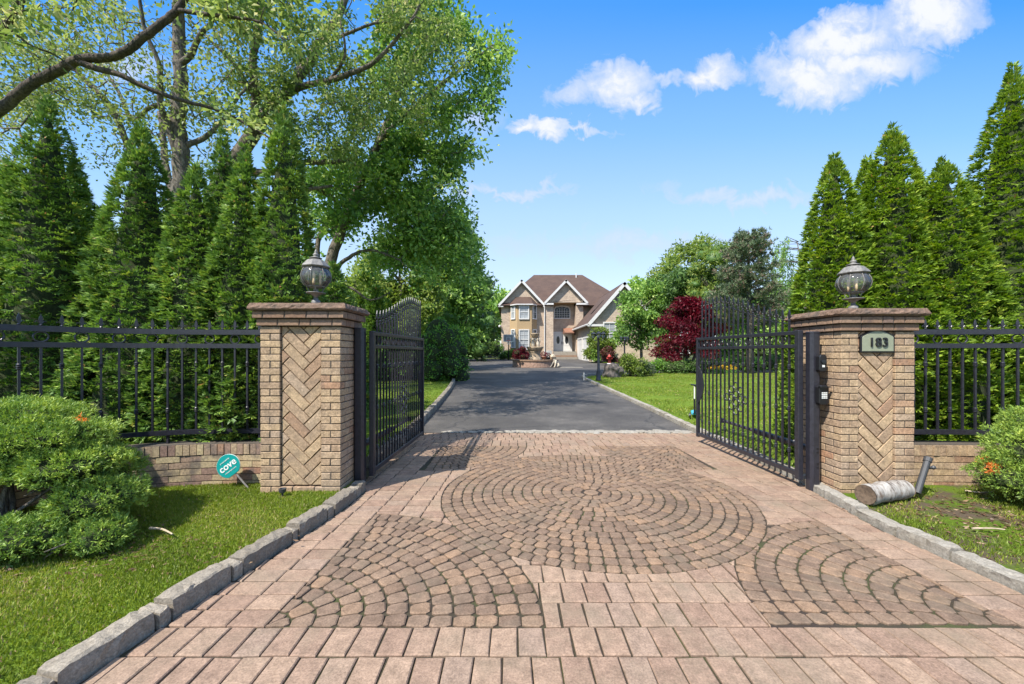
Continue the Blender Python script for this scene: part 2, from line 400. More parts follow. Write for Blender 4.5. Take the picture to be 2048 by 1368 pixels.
def asphalt_mat():
    m, nt, p, out = newmat('asphalt')
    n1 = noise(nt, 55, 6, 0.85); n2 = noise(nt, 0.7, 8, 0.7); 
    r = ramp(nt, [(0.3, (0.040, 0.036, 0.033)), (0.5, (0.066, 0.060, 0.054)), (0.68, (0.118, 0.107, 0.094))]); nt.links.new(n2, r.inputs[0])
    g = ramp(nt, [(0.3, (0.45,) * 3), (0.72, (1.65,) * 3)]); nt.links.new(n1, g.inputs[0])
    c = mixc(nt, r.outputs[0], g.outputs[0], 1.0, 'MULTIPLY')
    tc = nt.nodes.new('ShaderNodeTexCoord')
    ds = nt.nodes.new('ShaderNodeTexNoise'); ds.inputs['Scale'].default_value = 0.9; ds.inputs['Detail'].default_value = 7
    nt.links.new(tc.outputs['Object'], ds.inputs['Vector'])
    ad = nt.nodes.new('ShaderNodeVectorMath'); ad.operation = 'MULTIPLY_ADD'; ad.inputs[1].default_value = (1.6, 1.6, 0)
    nt.links.new(ds.outputs['Color'], ad.inputs[0]); nt.links.new(tc.outputs['Object'], ad.inputs[2])
    vo = nt.nodes.new('ShaderNodeTexVoronoi'); vo.feature = 'DISTANCE_TO_EDGE'; vo.inputs['Scale'].default_value = 0.21
    nt.links.new(ad.outputs[0], vo.inputs['Vector'])
    k = ramp(nt, [(0.0, (0.75,) * 3), (0.009, (0, 0, 0))]); nt.links.new(vo.outputs['Distance'], k.inputs[0])
    n4 = noise(nt, 0.5, 3, 0.5); k4 = ramp(nt, [(0.44, (0, 0, 0)), (0.5, (1, 1, 1))]); nt.links.new(n4, k4.inputs[0])
    c = mixc(nt, c, (0.025, 0.024, 0.024, 1), math_(nt, 'MULTIPLY', k.outputs[0], k4.outputs[0]))
    # scattered pale specks of grit
    n5 = noise(nt, 11, 2, 0.9); k5 = ramp(nt, [(0.71, (0, 0, 0)), (0.745, (0.7,) * 3)]); nt.links.new(n5, k5.inputs[0])
    c = mixc(nt, c, (0.26, 0.24, 0.21, 1), k5.outputs[0])
    nt.links.new(c, p.inputs['Base Color']); p.inputs['Roughness'].default_value = 0.85
    bump(nt, p, n1, 0.5, 0.006)
    return m
M['asphalt'] = asphalt_mat()

def joint_mat():
    m, nt, p, out = newmat('mossy_joint')
    n1 = noise(nt, 1.6, 5, 0.6); n2 = noise(nt, 90, 4, 0.7)
    r = ramp(nt, [(0.38, (0.040, 0.028, 0.020)), (0.52, (0.045, 0.038, 0.020)), (0.66, (0.055, 0.062, 0.018))]); nt.links.new(n1, r.inputs[0])
    g = ramp(nt, [(0.3, (0.6,) * 3), (0.7, (1.2,) * 3)]); nt.links.new(n2, g.inputs[0])
    nt.links.new(mixc(nt, r.outputs[0], g.outputs[0], 1.0, 'MULTIPLY'), p.inputs['Base Color'])
    p.inputs['Roughness'].default_value = 1.0
    return m
M['joint'] = joint_mat()

def house_brick(name, a, b, mort):
    m, nt, p, out = newmat(name)
    tc = nt.nodes.new('ShaderNodeTexCoord'); sp = nt.nodes.new('ShaderNodeSeparateXYZ'); cb = nt.nodes.new('ShaderNodeCombineXYZ')
    nt.links.new(tc.outputs['Object'], sp.inputs[0])
    nt.links.new(math_(nt, 'ADD', sp.outputs[0], sp.outputs[1]), cb.inputs[0]); nt.links.new(sp.outputs[2], cb.inputs[1])
    br = nt.nodes.new('ShaderNodeTexBrick'); br.inputs['Scale'].default_value = 1.0
    br.inputs['Brick Width'].default_value = 0.21; br.inputs['Row Height'].default_value = 0.068; br.inputs['Mortar Size'].default_value = 0.006
    br.inputs['Color1'].default_value = a; br.inputs['Color2'].default_value = b; br.inputs['Mortar'].default_value = mort
    nt.links.new(cb.outputs[0], br.inputs['Vector'])
    n1 = noise(nt, 1.6, 6, 0.7); g = ramp(nt, [(0.3, (0.78,) * 3), (0.7, (1.15,) * 3)]); nt.links.new(n1, g.inputs[0])
    n2 = noise(nt, 9, 4, 0.7); g2 = ramp(nt, [(0.3, (0.8,) * 3), (0.7, (1.18,) * 3)]); nt.links.new(n2, g2.inputs[0])
    c = mixc(nt, mixc(nt, br.outputs['Color'], g.outputs[0], 1.0, 'MULTIPLY'), g2.outputs[0], 1.0, 'MULTIPLY')
    nt.links.new(c, p.inputs['Base Color']); p.inputs['Roughness'].default_value = 0.9
    return m
M['hbrick'] = house_brick('house_brick', (0.56, 0.44, 0.325, 1), (0.43, 0.32, 0.235, 1), (0.52, 0.45, 0.36, 1))
def roof_mat():
    m, nt, p, out = newmat('brown_shingle')
    n1 = noise(nt, 1.1, 5, 0.6); n2 = noise(nt, 14, 3, 0.8)
    r = ramp(nt, [(0.3, (0.072, 0.045, 0.035)), (0.7, (0.105, 0.065, 0.048))]); nt.links.new(n1, r.inputs[0])
    g = ramp(nt, [(0.25, (0.6,) * 3), (0.75, (1.3,) * 3)]); nt.links.new(n2, g.inputs[0])
    nt.links.new(mixc(nt, r.outputs[0], g.outputs[0], 1.0, 'MULTIPLY'), p.inputs['Base Color'])
    p.inputs['Roughness'].default_value = 0.95
    return m
M['roof'] = roof_mat()
# ================================================================== camera, sun, sky
cam = bpy.data.cameras.new('camera'); camo = bpy.data.objects.new('camera', cam); COL.objects.link(camo)
camo.location = (0, 0, CAMH); camo.rotation_euler = (PI / 2, 0, 0)
cam.sensor_fit = 'HORIZONTAL'; cam.sensor_width = 36; cam.lens = 36 * FPX / 2048
cam.shift_y = (HOR - 684) / 2048; cam.clip_start = 0.05; cam.clip_end = 2000
SC.camera = camo
SUN_AZ, SUN_EL = math.radians(225), math.radians(52)
sd = Vector((math.sin(SUN_AZ) * math.cos(SUN_EL), math.cos(SUN_AZ) * math.cos(SUN_EL), math.sin(SUN_EL)))
sl = bpy.data.lights.new('sun', 'SUN'); sl.energy = 3.2; sl.angle = math.radians(0.53); sl.color = (1.0, 0.94, 0.85)
so = bpy.data.objects.new('sun', sl); COL.objects.link(so); so.location = (-20, -20, 40)
so.rotation_euler = (-sd).to_track_quat('-Z', 'Y').to_euler()
SC.view_settings.view_transform = 'Standard'; SC.view_settings.look = 'None'
SC.view_settings.exposure = 1.3; SC.view_settings.gamma = 1.0
SC.cycles.max_bounces = 6; SC.cycles.diffuse_bounces = 3; SC.cycles.glossy_bounces = 2; SC.cycles.transmission_bounces = 4; SC.cycles.transparent_max_bounces = 8
SC.cycles.caustics_reflective = False; SC.cycles.caustics_refractive = False
SC.cycles.use_denoising = True
try: SC.cycles.denoiser = 'OPENIMAGEDENOISE'
except Exception: pass

def build_world():
    w = bpy.data.worlds.new('World'); SC.world = w; w.use_nodes = True; nt = w.node_tree
    for n in list(nt.nodes): nt.nodes.remove(n)
    out = nt.nodes.new('ShaderNodeOutputWorld'); bg = nt.nodes.new('ShaderNodeBackground')
    nt.links.new(bg.outputs[0], out.inputs[0]); bg.inputs['Strength'].default_value = 0.15
    sky = nt.nodes.new('ShaderNodeTexSky'); sky.sky_type = 'NISHITA'; sky.sun_disc = False
    sky.sun_elevation = SUN_EL; sky.sun_rotation = SUN_AZ; sky.air_density = 1.1; sky.dust_density = 0.35; sky.ozone_density = 2.2
    hs = nt.nodes.new('ShaderNodeHueSaturation'); hs.inputs['Saturation'].default_value = 1.22; hs.inputs['Value'].default_value = 1.0
    nt.links.new(sky.outputs[0], hs.inputs['Color'])
    tc = nt.nodes.new('ShaderNodeTexCoord'); sp = nt.nodes.new('ShaderNodeSeparateXYZ'); nt.links.new(tc.outputs['Generated'], sp.inputs[0])
    yy = math_(nt, 'MAXIMUM', math_(nt, 'ABSOLUTE', sp.outputs[1]), 0.02)
    u = math_(nt, 'DIVIDE', sp.outputs[0], yy); v = math_(nt, 'DIVIDE', sp.outputs[2], yy)
    cb = nt.nodes.new('ShaderNodeCombineXYZ'); nt.links.new(u, cb.inputs[0]); nt.links.new(v, cb.inputs[1])
    big = noise(nt, 7.0, 8, 0.62, vec=cb.outputs[0]); fine = noise(nt, 4.0, 5, 0.6, vec=cb.outputs[0])
    u2 = math_(nt, 'ADD', u, math_(nt, 'MULTIPLY', math_(nt, 'SUBTRACT', big, 0.5), 0.16))
    v2 = math_(nt, 'ADD', v, math_(nt, 'MULTIPLY', math_(nt, 'SUBTRACT', fine, 0.5), 0.14))
    wisp = noise(nt, 26.0, 8, 0.68, vec=cb.outputs[0], dist=0.4); mid = noise(nt, 15.0, 6, 0.6, vec=cb.outputs[0]); mid2 = noise(nt, 17.0, 6, 0.6, vec=cb.outputs[0], dist=1.0)
    u2 = math_(nt, 'ADD', u2, math_(nt, 'MULTIPLY', math_(nt, 'SUBTRACT', mid, 0.5), 0.11)); v2 = math_(nt, 'ADD', v2, math_(nt, 'MULTIPLY', math_(nt, 'SUBTRACT', mid2, 0.5), 0.11))
    total = None
    def blob(px, py, rx, ry, k, tilt=0.0):
        nonlocal total
        cu, cv = (px - CX) / FPX, (HOR - py) / FPX
        ca, sa = math.cos(tilt), math.sin(tilt)
        du = math_(nt, 'SUBTRACT', u2, cu); dv = math_(nt, 'SUBTRACT', v2, cv)
        a = math_(nt, 'ADD', math_(nt, 'MULTIPLY', du, ca * FPX / rx), math_(nt, 'MULTIPLY', dv, sa * FPX / rx))
        b = math_(nt, 'ADD', math_(nt, 'MULTIPLY', du, -sa * FPX / ry), math_(nt, 'MULTIPLY', dv, ca * FPX / ry))
        d = math_(nt, 'SQRT', math_(nt, 'ADD', math_(nt, 'MULTIPLY', a, a), math_(nt, 'MULTIPLY', b, b)))
        g = math_(nt, 'MULTIPLY', math_(nt, 'SUBTRACT', 1.0, d, clamp=True), k)
        total = g if total is None else math_(nt, 'MAXIMUM', total, g)
    for q in ((1615, 160, 150, 62, 1.0, -0.1), (1700, 70, 170, 66, 0.95, 0.35), (1860, 35, 135, 78, 1.1, 0.1), (1740, 130, 150, 62, 0.9, 0), (1425, 148, 78, 46, 0.8, 0.2),
              (1235, 165, 110, 62, 0.85, 0.15), (1150, 185, 90, 38, 0.55, 0.2), (1275, 195, 70, 28, 0.7, 0), (1085, 258, 95, 25, 1.0, -0.05), (1150, 264, 110, 13, 0.5, 0),
              (1340, 155, 90, 22, 0.35, 0), (1020, 384, 200, 17, 0.42, 0.03), (1480, 392, 260, 26, 0.42, -0.08), (250, 140, 110, 50, 0.5, 0), (950, 240, 70, 60, 0.3, 0), (1250, 490, 500, 40, 0.3, 0),
              (-500, 300, 600, 120, 0.6, 0), (2700, 250, 400, 120, 0.7, 0)):
        blob(*q)
    dens = math_(nt, 'MULTIPLY', total, math_(nt, 'ADD', -0.35, math_(nt, 'ADD', math_(nt, 'MULTIPLY', big, 1.75), math_(nt, 'MULTIPLY', wisp, 0.9))))
    k = ramp(nt, [(0.07, (0, 0, 0)), (0.26, (0.52,) * 3), (0.7, (0.96,) * 3)], 'LINEAR'); nt.links.new(dens, k.inputs[0])
    thick = ramp(nt, [(0.2, (1.85, 2.1, 2.75)), (0.85, (2.65, 2.7, 2.85))]); nt.links.new(dens, thick.inputs[0])
    sky_c = hs.outputs[0]
    # the air pales towards the horizon
    elev = ramp(nt, [(0.0, (2.12, 2.38, 2.85)), (0.14, (1.86, 2.22, 2.85)), (0.28, (1.42, 2.02, 2.85)), (0.44, (0.78, 1.58, 2.85)), (0.7, (0.15, 0.95, 2.75))])
    nt.links.new(math_(nt, 'MULTIPLY', v, 0.8), elev.inputs[0])
    zen = ramp(nt, [(0.3, (0.8,) * 3), (0.62, (0.25,) * 3)]); nt.links.new(sp.outputs[2], zen.inputs[0])
    zen.color_ramp.elements[0].position = 0.62; zen.color_ramp.elements[1].position = 0.85
    sky_c = mixc(nt, sky_c, elev.outputs[0], zen.outputs[0])
    sky_c = mixc(nt, sky_c, thick.outputs[0], k.outputs[0])
    # broken bright cloud overhead, out of view, added for neutral fill light
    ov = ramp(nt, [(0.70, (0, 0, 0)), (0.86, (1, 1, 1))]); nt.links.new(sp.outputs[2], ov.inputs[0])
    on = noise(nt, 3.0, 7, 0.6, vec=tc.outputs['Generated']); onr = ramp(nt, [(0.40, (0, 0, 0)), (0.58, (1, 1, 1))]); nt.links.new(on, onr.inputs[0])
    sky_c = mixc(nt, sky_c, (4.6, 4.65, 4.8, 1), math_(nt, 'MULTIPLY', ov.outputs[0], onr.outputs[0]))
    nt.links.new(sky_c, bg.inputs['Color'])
build_world()

# ================================================================== ground
CURB_L = [(-1.95, 0.2), (-1.86, 1.5), (-1.76, 2.2), (-1.62, 2.9), (-1.50, 3.6), (-1.47, 4.1)]
CURB_R = [(3.02, 0.2), (2.96, 2.6), (2.92, 3.2), (3.02, 3.9), (3.12, 4.4)]
CURB_L2 = [(-1.66, 4.9), (-1.70, 7.0), (-1.80, 9.5), (-2.02, 13.0), (-2.30, 16.2), (-2.75, 19.0)]
CURB_R2 = [(3.12, 4.4), (3.18, 6.0), (3.24, 9.0), (3.24, 14.0), (3.24, 18.2), (3.36, 19.4), (3.75, 20.4), (4.6, 21.0), (8.0, 21.6), (14.0, 22.0), (30, 22.5)]
def curb_x(line, y):
    for (x0, y0), (x1, y1) in zip(line, line[1:]):
        if y0 <= y <= y1: return x0 + (x1 - x0) * (y - y0) / (y1 - y0)
    return line[0][0] if y < line[0][1] else line[-1][0]

g = MB(); g.grid(-260, 260, 26, -60, 7, 6, lambda x, y: -0.09)
g.grid(-260, 260, 26, 7, 46, 8, lambda x, y: gz(y) - 0.09); g.grid(-260, 260, 26, 46, 420, 10, lambda x, y: gz(y) - 0.09)
tag(g.build('ground', M['ground']), 'wide soil and turf ground under the whole place', 'ground', kind='structure')

a = MB()
def strip(mb, left, right, ys, dz):
    vs = []; n = 6
    for y in ys:
        x0, x1 = left(y), right(y)
        for i in range(n + 1):
            x = x0 + (x1 - x0) * i / n
            vs.append((x, y, gz(y) + dz))
    mb.add(vs, [(j * (n + 1) + i, j * (n + 1) + i + 1, (j + 1) * (n + 1) + i + 1, (j + 1) * (n + 1) + i) for j in range(len(ys) - 1) for i in range(n)])
def ax0(y): return curb_x(CURB_L2, y) if y < 19 else -2.75 - (y - 19) * 0.22 if y < 30 else -5.2
def ax1(y):
    if y <= 18.2: return curb_x(CURB_R2, y)
    if y < 21.6: return 3.24 + ((y - 18.2) / 3.4) ** 2 * 6 + 0.1
    return 16.0
strip(a, ax0, ax1, [7.02 + 0.6 * i for i in range(25)] + [22 + 2 * i for i in range(13)], 0.0)
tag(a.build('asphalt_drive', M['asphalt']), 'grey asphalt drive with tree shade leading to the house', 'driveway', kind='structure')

# ---- pavers, every stone a little slab
def clip_half(poly, nx, ny, d):
    """keeps the side nx*x + ny*y <= d"""
    out = []
    for i in range(len(poly)):
        p, q = poly[i], poly[(i + 1) % len(poly)]
        a_, b_ = nx * p[0] + ny * p[1] - d, nx * q[0] + ny * q[1] - d
        if a_ <= 0: out.append(p)
        if a_ * b_ < 0:
            t = a_ / (a_ - b_); out.append((p[0] + (q[0] - p[0]) * t, p[1] + (q[1] - p[1]) * t))
    return out
def area(poly): return 0.5 * sum(poly[i][0] * poly[(i + 1) % len(poly)][1] - poly[(i + 1) % len(poly)][0] * poly[i][1] for i in range(len(poly))) if len(poly) > 2 else 0
CIR = (0.80, 4.03, 1.49)
FANS = [(-1.27, 2.05, 1.44, 1, 1), (2.62, 2.07, 1.28, -1, 1), (-1.05, 6.05, 1.27, 1, -1), (2.43, 6.05, 1.24, -1, -1)]
def outside(poly, cx, cy, R):
    mx = sum(p[0] for p in poly) / len(poly); my = sum(p[1] for p in poly) / len(poly)
    d = math.hypot(mx - cx, my - cy)
    if d > R + 0.25: return poly
    if d < 1e-6: return []
    nx, ny = (mx - cx) / d, (my - cy) / d
    return clip_half(poly, -nx, -ny, -(nx * cx + ny * cy + R))
def bandL(y): return -1.27 + (y - 2.05) * 0.055
def bandR(y): return 2.62 - (y - 2.05) * 0.048
def cut_sides(poly):
    mx = sum(p[0] for p in poly) / len(poly); my = sum(p[1] for p in poly) / len(poly)
    xl = curb_x(CURB_L, my) if my < 4.1 else -1.62
    xr = curb_x(CURB_R, my) if my < 4.4 else curb_x(CURB_R2, my)
    poly = clip_half(poly, -1, 0, -(xl - 0.0)); 
    return clip_half(poly, 1, 0, xr) if len(poly) > 2 else []
stones = MB()
def stone(poly, r=0.0, jitter=0.004):
    if len(poly) < 3 or abs(area(poly)) < 0.0009: return
    if area(poly) < 0: poly = poly[::-1]
    h = random.uniform(-0.0025, 0.0025)
    stones.prism([(p[0] + random.uniform(-jitter, jitter), p[1] + random.uniform(-jitter, jitter)) for p in poly], -0.03, h, random.random(), 0.007)
J = 0.0045
def rect(x0, x1, y0, y1): return [(x0 + J, y0 + J), (x1 - J, y0 + J), (x1 - J, y1 - J), (x0 + J, y1 - J)]
# cross rows: before the field, through its middle and behind it
y = 0.25; row = 0
while y < 7.0:
    ht = 0.2; y1 = min(y + ht, 7.0) if y > 2.0 or y + ht < 2.0 else 2.05
    infield = 2.04 < y < 6.04
    off = random.choice((0, 0.066, 0.03, 0.1))
    x = -2.2 + off
    while x < 3.4:
        poly = rect(x, x + 0.133, y, y1); x += 0.133
        mx, my = x - 0.066, (y + y1) / 2
        if infield:
            if 3.25 < my < 5.0 and abs(mx - 0.8) > 0.75: continue
            poly = clip_half(poly, -1, 0, -bandL(my) - J); 
            if len(poly) > 2: poly = clip_half(poly, 1, 0, bandR(my) - J)
            if len(poly) < 3: continue
            poly = outside(poly, CIR[0], CIR[1], CIR[2] + J)
            for fx, fy, R, sx, sy in FANS:
                if len(poly) > 2 and (my - fy) * sy > 0: poly = outside(poly, fx, fy, R + J)
        else: poly = cut_sides(poly)
        stone(poly)
    y = y1; row += 1
# side bands: soldier columns along both edges, and beside the circle
for side in (0, 1):
    for c in range(-5, 5):
        y = 2.05
        while y < 6.03:
            y1 = min(y + 0.1355, 6.05); my = (y + y1) / 2
            if side == 0:
                e = bandL(my); x1 = e - c * 0.205; x0 = x1 - 0.205
            else:
                e = bandR(my); x0 = e + c * 0.205; x1 = x0 + 0.205
            inner = c < 0
            poly = rect(x0, x1, y, y1)
            y = y1
            if inner and not (3.25 < my < 5.0): continue
            poly = cut_sides(poly)
            if len(poly) > 2 and inner:
                poly = outside(poly, CIR[0], CIR[1], CIR[2] + J)
                for fx, fy, R, sx, sy in FANS:
                    if len(poly) > 2: poly = outside(poly, fx, fy, R + J)
            if len(poly) > 2: stone(poly)
pav = stones
# the circle and the quarter fans of small tumbled stones
stones = MB()
def ringstones(cx, cy, R, rings, a0, a1, clipf=None):
    dr = R / rings
    if a1 - a0 > 6: 
        stone([(cx + 0.075 * math.cos(t * PI / 4), cy + 0.075 * math.sin(t * PI / 4)) for t in range(8)], jitter=0.002)
    for k in range(rings):
        r0, r1 = k * dr + 0.0045, (k + 1) * dr - 0.0045
        if k == 0:
            if a1 - a0 > 6: continue
            n = 2
        else: n = max(3, int(round((a1 - a0) * (r0 + r1) / 2 / 0.098)))
        st = random.uniform(0, 1) if a1 - a0 > 6 else 0
        for i in range(n):
            t0 = a0 + (a1 - a0) * (i + st) / n; t1 = a0 + (a1 - a0) * (i + 1 + st) / n
            g_ = 0.0045 / max(r0 + dr * 0.5, 0.05); t0 += g_; t1 -= g_
            c_ = 0.19
            P = lambda r, t: (cx + r * math.cos(t), cy + r * math.sin(t))
            rm0, rm1 = r0 + (r1 - r0) * c_, r1 - (r1 - r0) * c_
            tm0, tm1 = t0 + (t1 - t0) * c_ * 0.8, t1 - (t1 - t0) * c_ * 0.8
            poly = [P(r0, tm0), P(r0, tm1), P(rm0, t1), P(rm1, t1), P(r1, tm1), P(r1, tm0), P(rm1, t0), P(rm0, t0)]
            if area(poly) < 0: poly = poly[::-1]
            if clipf: poly = clipf(poly)
            if len(poly) > 2: stone(poly, jitter=0.0035)
ringstones(CIR[0], CIR[1], CIR[2], 15, 0, 2 * PI)
for fx, fy, R, sx, sy in FANS:
    q = {(1, 1): 0, (-1, 1): 1, (-1, -1): 2, (1, -1): 3}[(sx, sy)]
    def cf(poly, fx=fx, fy=fy):
        my = sum(p[1] for p in poly) / len(poly); mx = sum(p[0] for p in poly) / len(poly)
        if fx < 0.8: poly = clip_half(poly, -1, 0, -bandL(my) - J)
        else: poly = clip_half(poly, 1, 0, bandR(my) - J)
        return outside(poly, CIR[0], CIR[1], CIR[2] + J) if len(poly) > 2 else []
    pad = 0.12
    a0_, a1_ = q * PI / 2, (q + 1) * PI / 2
    if sy < 0:
        if sx > 0: a1_ = a1_
    # fans lean with the side bands, so sweep a little past the quarter and trim there
    if q == 0: a1_ += pad
    if q == 1: a0_ -= pad
    if q == 2: a1_ += 0; 
    ringstones(fx, fy, R, 12 if R > 1.35 else 11, a0_, a1_, cf)
cob = stones
bed = MB(); bed.grid(-2.3, 3.5, 10, -3, 7.03, 12, lambda x, y: -0.012)
tag(bed.build('paving_bed', M['joint']), 'mossy sand in the joints between the pavers', 'paving bed', kind='structure')
tag(pav.build('paved_drive', M['paver']), 'rose concrete pavers in straight rows across the entrance', 'paving', kind='structure')
tag(cob.build('cobble_circle_paving', M['cobble']), 'tumbled cobbles in a circle with four quarter fans', 'paving', kind='structure')
# crumbled pale edge where asphalt meets pavers
e = MB(); R_ = random.Random(3)
for i in range(420):
    x = R_.uniform(-1.2, 3.15); w = 1.0 if x > 0.3 else 0.35
    if R_.random() > w: continue
    yv = 7.05 + abs(R_.gauss(0, 0.05)); s_ = R_.uniform(0.015, 0.06) * (1.5 if x > 0.1 else 0.9)
    e.lump((x, yv, 0.002), (s_ * 1.6, s_, 0.006 + s_ * 0.15), 7, 4, 0.25, i, R_.random(), R_.uniform(0, 3))
tag(e.build('broken_mortar', M['granite_warm']), 'crumbled pale mortar edging where asphalt meets the pavers', 'rubble', kind='stuff')

# ---- kerbs of granite blocks
def rough_block(mb, p0, p1, w, h, zb, seed, tint, amp=0.012):
    R = random.Random(seed)
    p0 = Vector((p0[0], p0[1], zb)); p1 = Vector((p1[0], p1[1], zb))
    d = (p1 - p0); L = d.length; d.normalize(); n = Vector((-d.y, d.x, 0))
    nx = max(3, int(L / 0.035)); prof = [(-w / 2, -0.1), (-w / 2, h * 0.5), (-w / 2 + 0.003, h * 0.92), (-w / 2 + 0.02, h), (0, h * 1.02), (w / 2 - 0.02, h), (w / 2 - 0.003, h * 0.92), (w / 2, h * 0.5), (w / 2, -0.1)]
    vs = []
    for i in range(nx + 1):
        t = i / nx
        for k, (a_, b_) in enumerate(prof):
            j = amp * 0.5 if 0 < k < 8 else 0
            end = 0.95 if i in (0, nx) else 1.0
            vs.append(p0 + d * (L * t + R.uniform(-j, j) * 0.5) + n * (a_ * end + R.uniform(-j, j)) + Vector((0, 0, b_ * (end if b_ > 0 else 1) + R.uniform(-j, j))))
    m = len(prof)
    fs = [(i * m + k, (i + 1) * m + k, (i + 1) * m + k + 1, i * m + k + 1) for i in range(nx) for k in range(m - 1)]
    fs += [tuple(range(m)), tuple(range(nx * m, nx * m + m))[::-1]]
    mb.add(vs, fs, tint)
def kerb(mb, line, lens, w, h, offx, seed, dz=lambda y: gz(y)):
    R = random.Random(seed)
    pts = [Vector((x + offx, y)) for x, y in line]
    seg = [(pts[i + 1] - pts[i]).length for i in range(len(pts) - 1)]; tot = sum(seg)
    def at(s):
        for i, L in enumerate(seg):
            if s <= L or i == len(seg) - 1: return pts[i] + (pts[i + 1] - pts[i]) * (s / L)
            s -= L
    s = 0; k = 0
    while s < tot - 0.05:
        L = R.uniform(*lens[k % len(lens)]); e_ = min(s + L, tot)
        p, q = at(s + 0.008), at(e_ - 0.008); hh = h * (0.84 if k % len(lens) == 1 else 1) * R.uniform(0.94, 1.06)
        rough_block(mb, p, q, w * R.uniform(0.93, 1.05), hh, dz((p.y + q.y) / 2), seed * 1000 + k, R.random())
        s = e_; k += 1
kl = MB(); kerb(kl, CURB_L, [(0.34, 0.44), (0.07, 0.10)], 0.13, 0.10, -0.08, 5)
tag(kl.build('entrance_kerb', M['granite']), 'rough grey granite kerb of long and short blocks by the lawn with the teal sign', 'kerb', kind='structure')
kr = MB(); kerb(kr, CURB_R, [(0.36, 0.46), (0.36, 0.5)], 0.12, 0.075, 0.07, 6)
tag(kr.build('entrance_kerb', M['granite_warm']), 'sandy granite kerb of long blocks by the patchy lawn with the birch log', 'kerb', kind='structure')
kl2 = MB(); kerb(kl2, CURB_L2, [(0.22, 0.3)], 0.13, 0.13, -0.07, 8)
tag(kl2.build('drive_kerb', M['granite']), 'grey block kerb between asphalt and the shaded strip of lawn', 'kerb', kind='structure')
kr2 = MB(); kerb(kr2, CURB_R2[:8], [(0.26, 0.36)], 0.12, 0.085, 0.07, 9)
tag(kr2.build('drive_kerb', M['granite_warm']), 'sandy kerb along the sunlit lawn, curving off before the boulder', 'kerb', kind='structure')

# ---- lawns
def hn(x, y): return 0.012 * math.sin(2.1 * x + 1.3 * y) + 0.01 * math.sin(4.3 * y - 1.7 * x + 1)
def lawn_z(x, y): return gz(y) + 0.045 + hn(x, y)
def lawn(name, mat, xl, xr, ys, label, n=14):
    mb = MB(); vs = []
    for yv in ys:
        x0, x1 = xl(yv), xr(yv)
        for i in range(n + 1):
            t = i / n; x = x0 + (x1 - x0) * t
            vs.append((x, yv, lawn_z(x, yv)))
    mb.add(vs, [(j * (n + 1) + i, j * (n + 1) + i + 1, (j + 1) * (n + 1) + i + 1, (j + 1) * (n + 1) + i) for j in range(len(ys) - 1) for i in range(n)])
    return tag(mb.build(name, mat, smooth=True), label, 'lawn', kind='structure')
fr = [-4 + 0.3 * i for i in range(28)] 
lawn('front_lawn', M['lawn'], lambda y: -14, lambda y: curb_x(CURB_L, y) - 0.1, fr, 'bright green front lawn beside the grey granite kerb', 40)
lawn('front_lawn', M['lawn_thin'], lambda y: curb_x(CURB_R, y) + 0.1, lambda y: 15, fr, 'thin patchy front lawn with bare soil beside the sandy kerb', 40)
bk = [4.6 + 0.8 * i for i in range(70)]
lawn('back_lawn', M['lawn'], lambda y: -40, lambda y: (curb_x(CURB_L2, y) - 0.12) if y < 19 else ax0(y) - 0.1, bk, 'shaded lawn strip behind the gate and the arborvitae hedge')
bk2 = [4.4 + 0.8 * i for i in range(22)]
def blx(y):
    if y <= 18.2: return curb_x(CURB_R2, y) + 0.12
    return 3.36 + ((y - 18.2) / 3.6) ** 2.2 * 6
lawn('back_lawn', M['lawn'], blx, lambda y: 40, bk2 + [21.6], 'sunlit mown lawn behind the open gate on the side of the boulder')
lawn('house_bed_lawn', M['lawn'], lambda y: 7.2 if y > 36 else 7.2 + (36 - y) * 0.55, lambda y: 45, [29 + i for i in range(9)], 'small lawn bed in front of the garage wing')
lawn('side_lawn', M['lawn'], lambda y: 16.0, lambda y: 60, [21.6 + 1.0 * i for i in range(9)], 'strip of lawn among the trees beyond the boulder')

